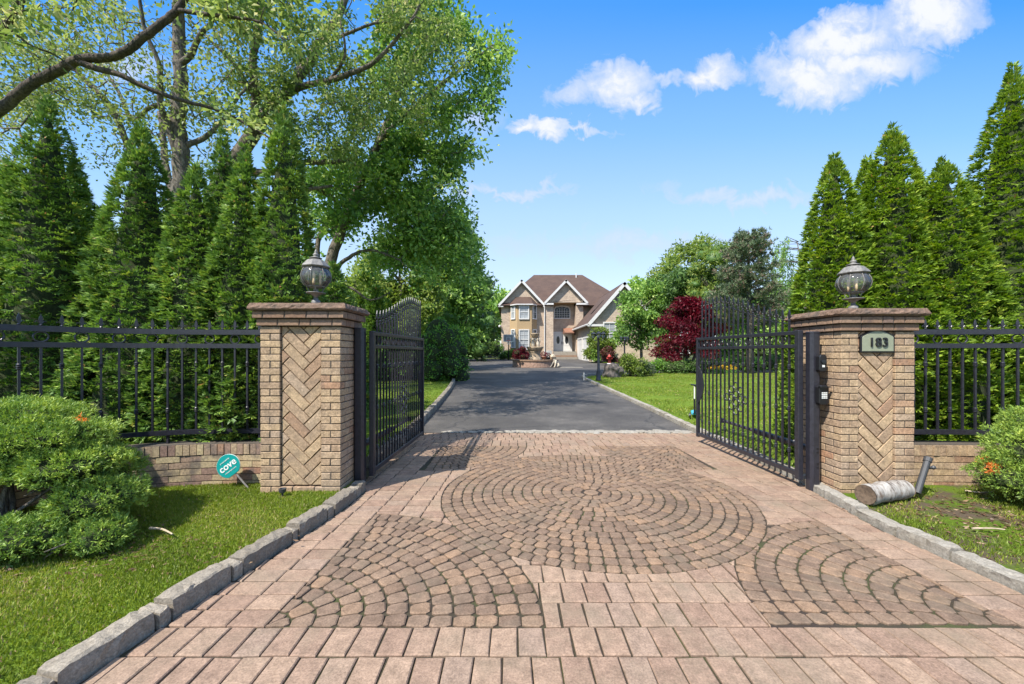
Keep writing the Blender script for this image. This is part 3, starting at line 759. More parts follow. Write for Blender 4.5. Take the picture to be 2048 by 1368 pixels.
# ================================================================== gate pillars
BL, BH, BW, JT = 0.2, 0.0586, 0.095, 0.0086
CH = BH + JT
HSH = 0.085
def pillar(x0, x1, y0, y1, label, seed, bl, br, zb=-0.02):
    """buff brick pillar: shaft with a recessed herringbone panel, corbel courses and a rough capstone"""
    R = random.Random(seed)
    root = thing('brick_pillar', ((x0 + x1) / 2, (y0 + y1) / 2, 0), label, 'pillar', 'brick pillars beside the gate')
    nc = 25; zt = zb + nc * CH
    core = MB(); px0, px1 = x0 + bl, x1 - br; pz0 = zb + 2 * CH
    core.box(((x0 + x1) / 2, (y0 + y1) / 2 + 0.03, zt / 2 - 0.05), (x1 - x0 - 0.012, y1 - y0 - 0.07, zt + 0.1))
    core.box(((x0 + px0) / 2 , y0 + 0.045, zt / 2 - 0.05), (px0 - x0 - 0.012, 0.078, zt + 0.1))
    core.box(((x1 + px1) / 2 , y0 + 0.045, zt / 2 - 0.05), (x1 - px1 - 0.012, 0.078, zt + 0.1))
    core.box(((px0 + px1) / 2, y0 + 0.045, pz0 / 2 - 0.055), (px1 - px0 + 0.03, 0.076, pz0 + 0.09))
    core.build('mortar_core', M['mortar'], root)
    sh = MB()
    def brick(a0, a1, b0, b1, z):
        j = lambda: R.uniform(-0.0025, 0.0025)
        sh.bbox(a0 + j(), a1 + j(), b0 + j(), b1 + j(), z + j() * 0.5, z + BH + j() * 0.5, 0.0035, R.random())
    for c in range(nc):
        z = zb + c * CH; odd = c % 2
        d = 0.2 if odd else BW
        d = min(d, y1 - y0 - 0.1)
        # front
        if c < 2:
            n = 4 if odd else 4; off = 0.105 if odd else 0
            xs = [x0]; x = x0 + (0.2 if not odd else 0.098) + 0.005
            while x < x1 - 0.06: xs.append(x); x += 0.21
            xs.append(x1)
            for p, q in zip(xs, xs[1:]):
                first, last = p == xs[0], q == xs[-1]
                brick(p + (0 if first else JT / 2), q - (0 if last else JT / 2), y0, y0 + (d if first or last else BW), z)
        else:
            for u0, u1, left in ((x0, px0, True), (px1, x1, False)):
                if odd:
                    m = (u0 + u1) / 2
                    brick(u0, m - JT / 2, y0, y0 + (d if left else BW), z); brick(m + JT / 2, u1, y0, y0 + (BW if left else d), z)
                else: brick(u0, u1, y0, y0 + BW, z)
        # both sides
        for (s0, s1) in ((x0, x0 + BW), (x1 - BW, x1)):
            yv = y0 + d + JT
            while yv < y1 - 0.03:
                e_ = min(yv + BL, y1)
                if y1 - e_ < 0.05: e_ = y1
                brick(s0, s1, yv, e_, z); yv = e_ + JT
    sh.build('brick_shaft', M['brick'], root)
    # herringbone panel at 45 degrees
    hb = MB(); Wd = 0.0935; ca = math.sqrt(0.5); mx = (px0 + px1) / 2; z0 = pz0 + 0.006; z1 = zt - 0.004
    for i in range(-60, 60):
        for jj in range(-60, 60):
            dmod = (i - jj) % 6
            if dmod == 0: r = (i * Wd, (i + 3) * Wd, jj * Wd, (jj + 1) * Wd)
            elif dmod == 5: r = (i * Wd, (i + 1) * Wd, jj * Wd, (jj + 3) * Wd)
            else: continue
            q = JT / 2
            poly = [(r[0] + q, r[2] + q), (r[1] - q, r[2] + q), (r[1] - q, r[3] - q), (r[0] + q, r[3] - q)]
            poly = [((p[0] - p[1]) * ca + mx + HSH, (p[0] + p[1]) * ca + 0.9) for p in poly]
            if max(p[1] for p in poly) < z0 or min(p[1] for p in poly) > z1 or max(p[0] for p in poly) < px0 or min(p[0] for p in poly) > px1: continue
            for h in ((-1, 0, -(px0 + 0.006)), (1, 0, px1 - 0.006), (0, -1, -z0), (0, 1, z1)):
                poly = clip_half(poly, *h)
                if len(poly) < 3: break
            if len(poly) < 3 or abs(area(poly)) < 0.0003: continue
            if area(poly) < 0: poly = poly[::-1]
            Mx = Matrix(((1, 0, 0, 0), (0, 0, -1, y0 + 0.07), (0, 1, 0, 0), (0, 0, 0, 1)))
            hb.prism(poly, 0, 0.05 + R.uniform(-0.003, 0.003), R.random(), 0.005, Mx)
    hb.build('herringbone_panel', M['brick'], root)
    # corbel courses
    cb = MB(); z = zt + 0.002
    cc = MB()
    for k, ov in enumerate((0.024, 0.05)):
        a0, a1, b0, b1 = x0 - ov, x1 + ov, y0 - ov, y1 + ov
        cc.box(((a0 + a1) / 2, (b0 + b1) / 2, z + BH / 2 + 0.003), (a1 - a0 - 0.012, b1 - b0 - 0.012, BH + JT - 0.002))
        def run(p0, p1, f):
            x = p0; first = True
            while x < p1 - 0.01:
                L = R.choice((0.2, 0.2, 0.098)); e_ = x + L
                if p1 - e_ < 0.07: e_ = p1
                f(x, min(e_, p1)); x = e_ + JT
        run(a0, a1, lambda p, q: cb.bbox(p, q, b0, b0 + BW, z, z + BH + 0.006, 0.005, R.random()))
        run(b0 + BW + JT, b1, lambda p, q: cb.bbox(a1 - BW, a1, p, q, z, z + BH + 0.006, 0.005, R.random()))
        run(b0 + BW + JT, b1, lambda p, q: cb.bbox(a0, a0 + BW, p, q, z, z + BH + 0.006, 0.005, R.random()))
        z += CH + 0.004
    cc.build('corbel_core', M['mortar'], root)
    cb.build('corbel', M['corbel'], root)
    # capstone with a rough chipped edge
    ov = 0.082; a0, a1, b0, b1 = x0 - ov, x1 + ov, y0 - ov, y1 + ov
    cs = MB(); ring = []
    nx, ny = 26, 20
    per = [(a0 + (a1 - a0) * i / nx, b0) for i in range(nx)] + [(a1, b0 + (b1 - b0) * i / ny) for i in range(ny)] + [(a1 - (a1 - a0) * i / nx, b1) for i in range(nx)] + [(a0, b1 - (b1 - b0) * i / ny) for i in range(ny)]
    mxc, myc = (a0 + a1) / 2, (b0 + b1) / 2
    n = len(per); lv = [(-0.02, 0.0), (0.0, 0.018), (0.0, 0.03), (-0.012, 0.052), (-0.03, 0.072)]
    vs = []
    for k, (inn, zz) in enumerate(lv):
        for p in per:
            am = 0.012 if 1 < k < 4 else 0.002
            dx, dy = p[0] - mxc, p[1] - myc; d = math.hypot(dx, dy)
            s_ = inn + R.uniform(-am, am * 0.4)
            vs.append((p[0] + dx / d * s_, p[1] + dy / d * s_, z + zz + R.uniform(-am, am) * 0.5))
    fs = [(k * n + i, k * n + (i + 1) % n, (k + 1) * n + (i + 1) % n, (k + 1) * n + i) for k in range(len(lv) - 1) for i in range(n)]
    fs += [tuple(range(n))[::-1], tuple(range((len(lv) - 1) * n, len(lv) * n))]
    cs.add(vs, fs, 0.6)
    cs.build('capstone', M['capstone'], root)
    return root, z + 0.072
PL = (-2.43, -1.655, 3.86, 4.34); PR = (3.21, 3.925, 3.90, 4.52)
pl_root, zcapL = pillar(*PL, 'plain buff brick pillar with herringbone panel next to the teal sign', 11, 0.19, 0.19)
pr_root, zcapR = pillar(*PR, 'buff brick pillar with herringbone panel and the house number plaque', 12, 0.165, 0.185, -0.066)

# ---- lanterns on the pillars
LS = 0.87
def pillar_lamp(x, y, z, label, rz=0.0):
    r = thing('pillar_lantern', (x, y, z), label, 'lantern', 'globe lanterns on the gate pillars')
    m = MB(); m.lathe([(0.047, 0), (0.047, 0.055), (0.038, 0.066), (0.024, 0.075), (0.02, 0.095)], (x, y, z)); m.build('base_collar', M['zinc'], r, True)
    m = MB(); m.lathe([(0.02, 0.09), (0.024, 0.105), (0.06, 0.128), (0.102, 0.136), (0.102, 0.142), (0.05, 0.146), (0.026, 0.15), (0.026, 0.186), (0.06, 0.192), (0.062, 0.2)], (x, y, z), 24); m.build('drip_plate', M['zinc'], r, True)
    gl = [(0.09, 0.200), (0.125, 0.222), (0.152, 0.258), (0.163, 0.298), (0.156, 0.338), (0.135, 0.375), (0.118, 0.392)]
    m = MB(); m.lathe(gl, (x, y, z), 32); m.build('glass_globe', M['lampglass'], r, True)
    m = MB()
    for k in range(8):
        a_ = 2 * PI * k / 8 + rz
        m.tube([Vector((x + (q[0] + 0.003) * math.cos(a_), y + (q[0] + 0.003) * math.sin(a_), z + q[1])) for q in gl], 0.0048, 6)
    m.torus((x, y, z + 0.2), 0.092, 0.007, 'z', 28); m.torus((x, y, z + 0.392), 0.121, 0.007, 'z', 28)
    for k in range(4):
        a_ = 2 * PI * k / 4 + 0.4
        m.tube([(x + 0.09 * math.cos(a_), y + 0.09 * math.sin(a_), z + 0.198), (x + 0.06 * math.cos(a_), y + 0.06 * math.sin(a_), z + 0.145)], 0.005, 6)
    m.build('globe_frame', M['zinc'], r, True)
    m = MB(); m.lathe([(0.115, 0.392), (0.15, 0.394), (0.155, 0.402), (0.15, 0.410), (0.128, 0.432), (0.098, 0.462), (0.06, 0.476), (0.04, 0.482)], (x, y, z), 8, a0=rz)
    m.build('lamp_roof', M['zinc'], r)
    m = MB(); m.lathe([(0.03, 0.48), (0.066, 0.487), (0.066, 0.492), (0.03, 0.503), (0.022, 0.512), (0.034, 0.522), (0.03, 0.53), (0.014, 0.54), (0.019, 0.551), (0.012, 0.562), (0.0, 0.585)], (x, y, z), 16); m.build('finial', M['zinc'], r, True)
    for k in range(3):
        a_ = 2 * PI * k / 3 + 0.5
        m = MB(); m.lathe([(0.012, 0.21), (0.012, 0.275), (0.009, 0.28), (0.016, 0.30), (0.012, 0.33), (0.0, 0.355)], (x + 0.045 * math.cos(a_), y + 0.045 * math.sin(a_), z), 10)
        m.build('candle_bulb', M['bulb'], r, True)
    for o in r.children: o.scale = (0.91, 0.91, 1.02)
    return r
pillar_lamp(-2.02, 4.12, zcapL, 'weathered globe lantern on the plain pillar before the dark arborvitae', 0.15)
pillar_lamp(3.60, 4.22, zcapR, 'weathered globe lantern above the house number plaque', -0.1)

# ---- house number plaque
def text_mesh(s, size, mat, parent, name, loc, ext=0.004, rot=(PI / 2, 0, 0), local=False, bold=0.0):
    cu = bpy.data.curves.new(name, 'FONT'); cu.body = s; cu.size = size; cu.extrude = ext; cu.align_x = 'CENTER'; cu.align_y = 'CENTER'; cu.offset = bold
    to = bpy.data.objects.new(name + '_tmp', cu); COL.objects.link(to)
    bpy.context.view_layer.update()
    me = bpy.data.meshes.new_from_object(to.evaluated_get(bpy.context.evaluated_depsgraph_get()))
    bpy.data.objects.remove(to); me.name = name
    me.materials.clear(); me.materials.append(mat)
    o = bpy.data.objects.new(name, me); COL.objects.link(o)
    o.parent = parent
    o.location = Vector(loc) - (Vector((0, 0, 0)) if local else rootloc(parent)); o.rotation_euler = rot
    return o
def plaque(cx, y, zc, w, h):
    r = thing('number_plaque', (cx, y, zc - h / 2), 'olive arched plaque with the number 183', 'house number')
    def arch(w, h, s=0.0):
        pts = [(-w / 2, -h / 2), (w / 2, -h / 2), (w / 2, h * 0.2), (w * 0.47, h * 0.27)]
        for i in range(9):
            t = i / 8; x = w * 0.36 - w * 0.72 * t
            pts.append((x, h * 0.3 + h * 0.24 * math.sin(PI * (0.08 + 0.84 * t))))
        return pts + [(-w * 0.47, h * 0.27), (-w / 2, h * 0.2)]
    Mx = Matrix(((1, 0, 0, cx), (0, 0, -1, y), (0, 1, 0, zc), (0, 0, 0, 1)))
    m = MB(); m.prism(arch(w + 0.028, h + 0.028), 0.0, 0.022, 0.5, 0.003, Mx); m.build('plaque_border', M['black'], r)
    m = MB(); m.prism(arch(w, h), 0.0, 0.026, 0.5, 0.003, Mx); m.build('plaque_face', M['olive'], r)
    for i, ch in enumerate('183'):
        text_mesh(ch, 0.125, M['black'], r, 'numeral', (cx + (i - 1) * 0.066, y - 0.031, zc - 0.012), 0.006, bold=0.0015)
plaque(3.565, PR[2] + 0.02, 1.512, 0.305, 0.19)

# ================================================================== gate posts and leaves
def square_post(x, y, s, z0, z1, label, tilt=0.0):
    r = thing('gate_post', (x, y, z0), label, 'gate post', 'black steel posts that carry the gates')
    m = MB(); c = s * 0.22
    prof = [(s / 2 - c, -s / 2), (s / 2, -s / 2 + c), (s / 2, s / 2 - c), (s / 2 - c, s / 2), (-s / 2 + c, s / 2), (-s / 2, s / 2 - c), (-s / 2, -s / 2 + c), (-s / 2 + c, -s / 2)]
    m.prism([(x + p[0], y + p[1]) for p in prof], z0, z1 - 0.016, 0.5, 0.004); m.build('post_shaft', M['iron'], r)
    m = MB(); m.prism([(x + p[0] * 1.05, y + p[1] * 1.05) for p in prof], z1 - 0.018, z1, 0.5, 0.008); m.build('post_cap', M['iron'], r)
    return r
GPL = square_post(-1.600, 4.21, 0.108, -0.03, 1.665, 'plain black steel gate post beside the plain brick pillar')
GPR = square_post(3.09, 4.11, 0.104, -0.03, 1.62, 'black steel gate post carrying the keypad and entry camera')
for zz in (0.43, 0.392, 0.275, 0.237):
    m = MB(); m.tube([(3.10, 4.11 - 0.056, zz), (3.10, 4.11 - 0.048, zz)], 0.010, 10)
    m.build('bolt_hole', M['black'], GPR)
# entry camera and keypad
def entry_box(x, y, z, w, h, d, name, label, cat, pad):
    r = thing(name, (x, y, z), label, cat)
    m = MB(); hw = w / 2
    poly = [(-hw, 0), (-hw * 0.7, -h * 0.12), (hw * 0.7, -h * 0.12), (hw, 0), (hw, h * 0.86), (hw * 0.6, h), (-hw * 0.6, h), (-hw, h * 0.86)]
    Mx = Matrix(((1, 0, 0, x), (0, 0, -1, y), (0, 1, 0, z), (0, 0, 0, 1)))
    m.prism(poly, 0, d, 0.5, 0.008, Mx); m.build('housing', M['black'], r)
    if pad:
        for i in range(3):
            for j in range(4):
                m = MB(); m.box((x + (i - 1) * 0.019, y - d - 0.002, z + 0.05 + j * 0.017), (0.014, 0.006, 0.011)); m.build('key_button', M['textwhite'], r)
        m = MB(); m.box((x, y - d - 0.006, z + h * 0.9), (w * 1.1, 0.03, 0.012)); m.build('rain_hood', M['black'], r)
    else:
        m = MB(); m.tube([(x, y - d - 0.012, z + h * 0.52), (x, y - d + 0.002, z + h * 0.52)], 0.02, 16); m.build('camera_lens', M['glass_dark'], r)
        m = MB(); m.box((x, y - d - 0.003, z + h * 0.25), (0.022, 0.007, 0.022)); m.build('call_button', M['textwhite'], r)
entry_box(3.118, 4.056, 1.23, 0.078, 0.155, 0.05, 'entry_camera', 'small black entry camera above the keypad on the gate post', 'intercom', False)
entry_box(3.124, 4.056, 0.90, 0.098, 0.18, 0.055, 'entry_keypad', 'black keypad with white buttons on the gate post', 'keypad', True)

def finial_mesh(mb, x, y, z, s=1.0):
    """fleur-de-lis spear"""
    mb.lathe([(0.010 * s, 0), (0.017 * s, 0.008 * s), (0.010 * s, 0.018 * s)], (x, y, z), 8)
    pts = [(0.006, 0.015), (0.012, 0.045), (0.019, 0.065), (0.014, 0.095), (0.0, 0.135), (-0.014, 0.095), (-0.019, 0.065), (-0.012, 0.045), (-0.006, 0.015)]
    Mx = Matrix(((1, 0, 0, x), (0, 0, -1, y + 0.006 * s), (0, 1, 0, z), (0, 0, 0, 1)))
    mb.prism([(p[0] * s, p[1] * s) for p in pts], 0, 0.012 * s, 0.5, 0.003, Mx)
    for sg in (-1, 1):
        mb.tube([(x + sg * 0.006 * s, y, z + 0.025 * s), (x + sg * 0.024 * s, y, z + 0.05 * s), (x + sg * 0.038 * s, y, z + 0.052 * s), (x + sg * 0.044 * s, y, z + 0.036 * s)], [0.006 * s, 0.006 * s, 0.005 * s, 0.003 * s], 5)
def picket_mesh(mb, x, y, z0, z1, w=0.016, collars=()):
    mb.box((x, y, (z0 + z1) / 2), (w, w, z1 - z0))
    for c in collars:
        mb.lathe([(w * 0.5, -0.03), (w * 1.05, -0.02), (w * 1.05, -0.012), (w * 0.72, -0.007), (w * 1.25, 0.0), (w * 0.72, 0.007), (w * 1.05, 0.012), (w * 1.05, 0.02), (w * 0.5, 0.03)], (x, y, c), 10)

def gate_leaf(hx, hy, fx, fy, label, mirror):
    d = Vector((fx - hx, fy - hy)); L = d.length; ang = math.atan2(d.y, d.x)
    r = thing('gate_leaf', (hx, hy, 0.0), label, 'gate', 'open leaves of the iron driveway gate', ang)
    zb, zt = 0.115, 1.635
    def part(name, mb): return mb.build(name, M['iron'], r, local=True)
    m = MB(); m.bbox(-0.03, 0.03, -0.026, 0.026, zb - 0.03, zt, 0.004); part('hinge_stile', m)
    m = MB(); m.bbox(L - 0.045, L, -0.024, 0.024, zb - 0.02, zt - 0.0, 0.004); part('free_stile', m)
    for nm, za, zc_ in (('top_rail', 1.592, 1.632), ('lower_top_rail', 1.452, 1.49), ('bottom_rail', zb, zb + 0.05)):
        m = MB(); m.bbox(0.032, L - 0.047, -0.019, 0.019, za, zc_, 0.003); part(nm, m)
    n = 19; sp = (L - 0.08) / (n + 1)
    for i in range(n):
        x = 0.035 + sp * (i + 1); t = x / L
        s_ = min(1, max(0, (t - 0.03) / 0.72)); s_ = s_ * s_ * (3 - 2 * s_)
        ztop = 1.74 + 0.34 * s_
        m = MB(); picket_mesh(m, x, 0, zb + 0.05, ztop, 0.017, (1.25, 0.80, 0.36) if i % 2 == 0 else ())
        p = part('picket', m)
        m = MB(); finial_mesh(m, x, 0, ztop, 0.95)
        f = m.build('finial', M['iron'], r, local=True); f.parent = p
        if i < n - 1:
            s2 = min(1, max(0, ((x + sp) / L - 0.03) / 0.72)); s2 = s2 * s2 * (3 - 2 * s2)
            m = MB(); m.tube([(x, 0, ztop - 0.012), (x + sp / 2, 0, ztop + (s2 - s_) * 0.18 - 0.03), (x + sp, 0, 1.74 + 0.34 * s2 - 0.012)], 0.0045, 6)
            m.build('crest_scroll', M['iron'], r, local=True)
    for i in range(1, n - 1, 2):
        x = 0.035 + sp * (i + 1); m = MB(); m.torus((x, 0.0, 1.541), 0.047, 0.006, 'y', 20, 6); part('ring', m)
    # diamond of rings in the middle
    mid = 0.035 + sp * 10.5
    for c, cnt in zip((-2, -1, 0, 1, 2), (1, 3, 4, 3, 1)):
        for k in range(cnt):
            m = MB(); m.torus((mid + c * sp, 0, 0.80 + (k - (cnt - 1) / 2) * 0.112), 0.046, 0.0075, 'y', 18, 6); part('rosette_ring', m)
    # curved lock plate by the free stile
    m = MB(); poly = [(L - 0.045, 0.62), (L - 0.045, 1.20)] + [(L - 0.05 - 0.17 * math.sin(PI * k / 10) ** 0.8, 1.2 - 0.58 * k / 10) for k in range(1, 10)]
    Mx = Matrix(((1, 0, 0, 0), (0, 0, -1, 0.016), (0, 1, 0, 0), (0, 0, 0, 1)))
    poly = poly if area(poly) > 0 else poly[::-1]
    m.prism(poly, 0.0, 0.008, 0.5, 0, Mx); part('lock_plate', m)
    return r, ang, L
gl_, angL, LL = gate_leaf(-1.50, 4.30, -1.42, 6.36, 'open iron gate leaf seen nearly edge-on beside the plain pillar', 1)
gr_, angR, LR = gate_leaf(2.99, 4.17, 2.905, 6.27, 'open iron gate leaf beside the pillar with the number', -1)
def gate_opener(hx, hy, ang, side, label):
    r = thing('gate_opener', (hx, hy, 0.4), label, 'gate opener', 'swing arms that open the gate', ang)
    m = MB(); m.tube([(0.0, side * 0.13, 0.0), (0.35, side * 0.10, 0.015), (0.78, side * 0.065, 0.03)], 0.034, 12); m.build('motor_housing', M['black'], r, local=True)
    m = MB(); m.tube([(0.78, side * 0.065, 0.03), (1.42, side * 0.04, 0.05)], 0.02, 10); m.build('push_rod', M['iron_old'], r, local=True)
    m = MB(); m.box((1.42, side * 0.035, 0.05), (0.05, 0.05, 0.06)); m.build('bracket', M['iron'], r, local=True)
    m = MB(); m.tube([(0.12, side * 0.13, 0.006), (0.19, side * 0.12, 0.01)], 0.0365, 12); m.build('end_clamp', M['zinc'], r, local=True)
gate_opener(-1.50, 4.34, angL, 1, 'dark swing arm mounted low behind the gate leaf of the plain pillar')
gate_opener(2.99, 4.21, angR, -1, 'dark swing arm mounted low behind the gate leaf of the numbered pillar')

# ================================================================== low curved walls with iron fences
def poly_at(pts, s):
    for i in range(len(pts) - 1):
        L = (pts[i + 1] - pts[i]).length
        if s <= L or i == len(pts) - 2:
            t = s / L; d = (pts[i + 1] - pts[i]).normalized(); return pts[i] + (pts[i + 1] - pts[i]) * t, d
        s -= L
def smooth(pts, n=10):
    P = [Vector(p) for p in pts]; out = []
    for i in range(len(P) - 1):
        p0 = P[max(i - 1, 0)]; p1 = P[i]; p2 = P[i + 1]; p3 = P[min(i + 2, len(P) - 1)]
        for k in range(n):
            t = k / n
            out.append(0.5 * ((2 * p1) + (p2 - p0) * t + (2 * p0 - 5 * p1 + 4 * p2 - p3) * t * t + (3 * p1 - p0 - 3 * p2 + p3) * t ** 3))
    out.append(P[-1]); return out
def plen(p): return sum((p[i + 1] - p[i]).length for i in range(len(p) - 1))
def garden_wall(pts, label, seed, mat):
    R = random.Random(seed); L = plen(pts)
    mid, _ = poly_at(pts, L / 2)
    r = thing('garden_wall', (mid.x, mid.y, 0), label, 'wall', 'low brick walls under the fences')
    m = MB(); n = int(L / 0.12); th = 0.2
    core = []
    for i in range(n + 1):
        p, d = poly_at(pts, min(L * i / n, L - 1e-4)); nn = Vector((-d.y, d.x))
        for o_, z in ((-th / 2 + 0.006, -0.1), (-th / 2 + 0.006, 0.455), (th / 2 - 0.006, 0.455), (th / 2 - 0.006, -0.1)):
            core.append((p.x + nn.x * o_, p.y + nn.y * o_, z))
    m.add(core, [(i * 4 + k, (i + 1) * 4 + k, (i + 1) * 4 + k + 1, i * 4 + k + 1) for i in range(n) for k in range(3)])
    m.build('mortar_core', M['mortar'], r)
    b = MB()
    for side in (-1, 1):
        for c in range(6):
            z = -0.06 + c * CH; s = 0.0 if c % 2 else -0.105
            while s < L:
                s0, s1 = max(s, 0) + JT / 2, min(s + 0.21, L) - JT / 2; s += 0.21
                if s1 - s0 < 0.04: continue
                p, d = poly_at(pts, (s0 + s1) / 2); nn = Vector((-d.y, d.x))
                c_ = p + nn * side * (th / 2 - 0.025 + R.uniform(0, 0.004))
                b.box((c_.x, c_.y, z + BH / 2), (s1 - s0, 0.05, BH + R.uniform(-0.002, 0.002)), math.atan2(d.y, d.x), R.random())
    b.build('brick_courses', mat, r)
    b = MB(); s = 0.0; z = -0.06 + 6 * CH
    while s < L - 0.03:
        p, d = poly_at(pts, s + 0.034)
        b.box((p.x, p.y, z + 0.053), (0.0575, th + 0.012 + R.uniform(-0.008, 0.008), 0.105 + R.uniform(-0.004, 0.004)), math.atan2(d.y, d.x) + R.uniform(-0.02, 0.02), R.random()); s += 0.068
    b.build('coping', mat, r)
    return r
def ribbon(mb, pts, z0, z1, w):
    vs = []; L = plen(pts); n = max(2, int(L / 0.1))
    for i in range(n + 1):
        p, d = poly_at(pts, min(L * i / n, L - 1e-4)); nn = Vector((-d.y, d.x))
        for o_, z in ((-w / 2, z0), (-w / 2, z1), (w / 2, z1), (w / 2, z0)): vs.append((p.x + nn.x * o_, p.y + nn.y * o_, z))
    mb.add(vs, [(i * 4 + k, (i + 1) * 4 + k, (i + 1) * 4 + (k + 1) % 4, i * 4 + (k + 1) % 4) for i in range(n) for k in range(4)] + [(0, 1, 2, 3), (n * 4 + 3, n * 4 + 2, n * 4 + 1, n * 4)])
def iron_fence(pts, label, sp=0.128, first=0.05):
    L = plen(pts); mid, _ = poly_at(pts, L / 2)
    r = thing('iron_fence', (mid.x, mid.y, 0.46), label, 'fence', 'black iron fences on the low brick walls')
    for nm, z0, z1, w in (('top_rail', 1.595, 1.648, 0.045), ('lower_top_rail', 1.452, 1.5, 0.04), ('bottom_rail', 0.545, 0.592, 0.045)):
        m = MB(); ribbon(m, pts, z0, z1, w); m.build(nm, M['iron'], r)
    pk = fn = rg = None; s = first; i = 0
    base = r.location
    while s < L - 0.02:
        p, d = poly_at(pts, s); a_ = math.atan2(d.y, d.x); loc = Vector((p.x, p.y, 0)) - base
        key = i % 2
        if pk is None:
            pk = {}
            for kk in (0, 1):
                mb = MB(); picket_mesh(mb, 0, 0, 0.59, 1.455, 0.017, (1.28, 0.80) if kk else ()); o = mb.build('picket', M['iron']); pk[kk] = o.data; bpy.data.objects.remove(o)
            mb = MB(); finial_mesh(mb, 0, 0, 0, 0.8); o = mb.build('finial', M['iron']); fn = o.data; bpy.data.objects.remove(o)
            mb = MB(); mb.torus((0, 0, 0), 0.046, 0.0075, 'y', 22, 6); o = mb.build('ring', M['iron']); rg = o.data; bpy.data.objects.remove(o)
        inst('picket', pk[key], r, loc, a_)
        inst('finial', fn, r, loc + Vector((0, 0, 1.647)), a_)
        if key == 0: inst('ring', rg, r, loc + Vector((0, 0, 1.547)), a_)
        s += sp; i += 1
    for k in range(int(L / 0.9) + 1):
        m = MB(); p, d = poly_at(pts, min(0.3 + k * 0.9, L - 0.01)); m.box((p.x, p.y, 0.5), (0.02, 0.02, 0.088)); m.build('support_foot', M['iron'], r)
    return r
LW = smooth([(-2.40, 4.27, 0), (-2.95, 4.28, 0), (-3.5, 4.2, 0), (-3.95, 4.0, 0), (-4.28, 3.62, 0), (-4.46, 3.15, 0), (-4.52, 2.5, 0)])
LW = [Vector((p.x, p.y)) for p in LW]
RW = smooth([(3.93, 4.22, 0), (4.5, 4.22, 0), (5.1, 4.17, 0), (5.6, 4.0, 0), (5.95, 3.65, 0), (6.15, 3.1, 0), (6.2, 2.4, 0)])
RW = [Vector((p.x, p.y)) for p in RW]
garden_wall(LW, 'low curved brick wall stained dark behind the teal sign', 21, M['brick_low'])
garden_wall(RW, 'low buff brick wall behind the birch log and black pipe', 22, M['brick'])
iron_fence(LW, 'curved black iron fence with rings before the dark arborvitae')
iron_fence(RW, 'black iron fence with rings beyond the numbered pillar', 0.125, 0.06)
# ================================================================== vegetation
def unit(v): return v / np.maximum(np.linalg.norm(v, axis=-1, keepdims=True), 1e-9)
def kites(P, D, S, L, Wd, fold=0.25, wide=0.42):
    """leaf blades: base, side, tip, side"""
    D = unit(D); S = unit(S - D * np.sum(S * D, axis=1, keepdims=True)); Nn = np.cross(D, S)
    L = np.asarray(L).reshape(-1, 1); Wd = np.asarray(Wd).reshape(-1, 1)
    mid = P + D * L * wide + Nn * Wd * fold
    V = np.stack([P, mid + S * Wd / 2, P + D * L, mid - S * Wd / 2], axis=1).reshape(-1, 3)
    F = np.arange(len(P) * 4).reshape(-1, 4)
    return V, F
def joinm(parts):
    Vs, Fs, Ts, n = [], [], [], 0
    for V, F, T in parts:
        Vs.append(V); Fs.append(F + n); Ts.append(T); n += len(V)
    return np.concatenate(Vs), np.concatenate(Fs), np.concatenate(Ts)
def lump_quads(c, r, n, m, amp, seed, prof=None):
    mb = MB(); mb.lump((0, 0, 0), (1, 1, 1), n, m, amp, seed)
    return np.array(mb.v) * np.array(r) + np.array(c), np.array(mb.f)

